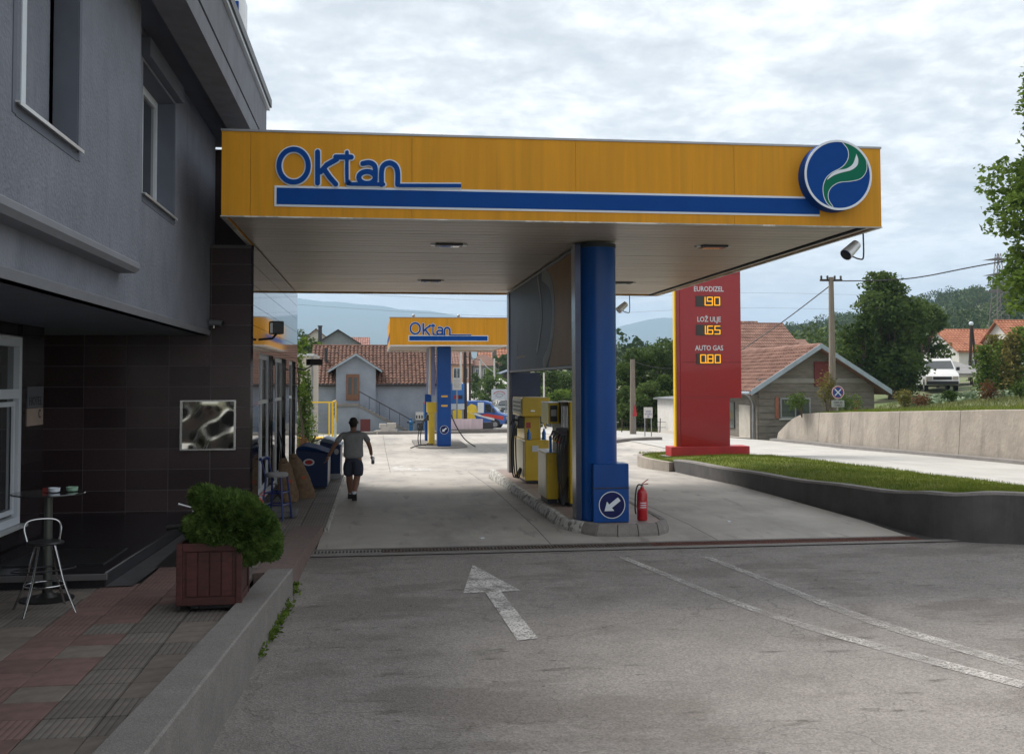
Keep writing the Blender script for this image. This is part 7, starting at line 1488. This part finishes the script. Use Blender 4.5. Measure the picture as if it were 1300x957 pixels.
hand(wL, (-.35, .05, -.8), 1, False); hand(wR, (.05, .12, -.8), -1, True)
# shirt, shorts, hair, shoes
skin_obj('t_shirt', [[(0, -.0, .85, .215, .155), (0, 0, .96, .215, .155), (0, 0, 1.10, .215, .155), (0, .01, 1.25, .235, .155), (0, .0, 1.39, .19, .13), (0, -.005, 1.455, .11, .10)], [(0, .01, 1.25, .235, .155), (-.20, 0, 1.385, .082, .082), (-.285, -.01, 1.27, .068, .068), (-.322, -.014, 1.205, .066, .066)], [(0, .01, 1.25, .235, .155), (.20, 0, 1.385, .082, .082), (.262, -.01, 1.27, .068, .068), (.288, -.014, 1.205, .066, .066)]], shirt, man)
skin_obj('shorts', [[(0, 0, .955, .185, .13), (0, 0, .90, .19, .135), (-.105, .01, .85, .125, .125), (-.102, .05, .72, .12, .12), (-.097, .095, .56, .11, .11), (-.093, .112, .49, .11, .11)], [(0, 0, .90, .19, .135), (.105, -.01, .85, .125, .125), (.10, -.01, .72, .12, .12), (.09, -.02, .56, .11, .11), (.085, -.022, .49, .11, .11)]], shorts, man)
skin_obj('hair', [[(0, -.048, 1.52, .058, .04), (0, -.040, 1.57, .078, .07), (0, -.020, 1.63, .088, .098), (0, -.010, 1.69, .084, .098), (0, -.004, 1.74, .05, .06)]], hairm, man)
for sx in (-1, 1): MB().ball((sx*.083, .02, 1.625), .028, 8, (.5, .8, 1.1)).build('ear', skin, man, True)
fc_ = MB(); fc_.ball((0, .125, 1.62), .018, 6, (.8, 1, 1.5)); fc_.build('nose', skin, man, True)
for sx in (-1, 1): MB().ball((sx*.032, .108, 1.65), .012, 6).build('eye', whiteink, man, True)
MB().box(-.025, .025, .105, .115, 1.575, 1.583).build('mouth', redbase, man)
for (x, y, z, tl) in ((-.072, .28, .0, 0), (.036, -.25, .035, -.55)):
    m_ = MB(); R_ = Matrix.Rotation(tl, 3, 'X'); prof = [(-.11, 0), (.16, 0), (.175, .03), (.15, .06), (.06, .085), (0, .12), (-.09, .125), (-.12, .06)]
    vs = [Vector((x, y, z+.03))+R_@Vector((sx*(.048 if p_[0] < .1 else .042), p_[0], p_[1]-.03)) for sx in (-1, 1) for p_ in prof]; k = len(prof)
    m_.add(vs, [tuple(range(k)), tuple(range(2*k-1, k-1, -1))]+[(i, i+k, (i+1) % k+k, (i+1) % k) for i in range(k)]); m_.build('shoe', rubber, man, True, .012)
for (c) in ((-.07, .205, .12), (.038, -.30, .17)): MB().cyl((c[0], c[1], c[2]-.02), (c[0], c[1], c[2]+.04), .043, .044, 12).build('sock', whiteink, man, True)
man.scale = (1.05, 1.05, .965); man.location = mp0; man.rotation_euler.z = rad(-3)
can = MB().lathe([(.001, 0), (.03, 0), (.034, .015), (.034, .13), (.026, .15), (.001, .15)], (mp0.x+.395, mp0.y+.09, mp0.z+.71), 16).build('drink_can', mat('can', (.35, .40, .45), .25, .7), None, True); tag(can, 'pale drink can held in the right hand of the walking man', 'can')
# stray litter specks on the slabs
for px, py in ((925, 662), (612, 683)):
    p = gpt(px, py); o = MB().obox((p.x, p.y, p.z+.006), (.07, .04, .012), .5).build('litter', whiteink, None); tag(o, 'tiny white scrap of litter %s' % ('right of the fire extinguisher on the concrete' if px > 800 else 'near the drain left of the island'), 'litter')
# ================================================================== HAZE
hz = MB().box(-6500, 6500, -70, 6300, -60, 440).build('haze', mat('tmp', (.5, .5, .5)))
hm = bpy.data.materials.new('haze_air'); hm.use_nodes = True; nt = hm.node_tree; nt.nodes.remove(nt.nodes['Principled BSDF']); pv_ = nt.nodes.new('ShaderNodeVolumePrincipled')
pv_.inputs['Color'].default_value = (.52, .73, .97, 1); pv_.inputs['Density'].default_value = .00026; pv_.inputs['Anisotropy'].default_value = .1
nt.links.new(pv_.outputs[0], nt.nodes['Material Output'].inputs['Volume']); hz.data.materials.clear(); hz.data.materials.append(hm); stuff(hz); tag(hz, 'pale blue haze filling the air toward the distant mountains', 'haze')
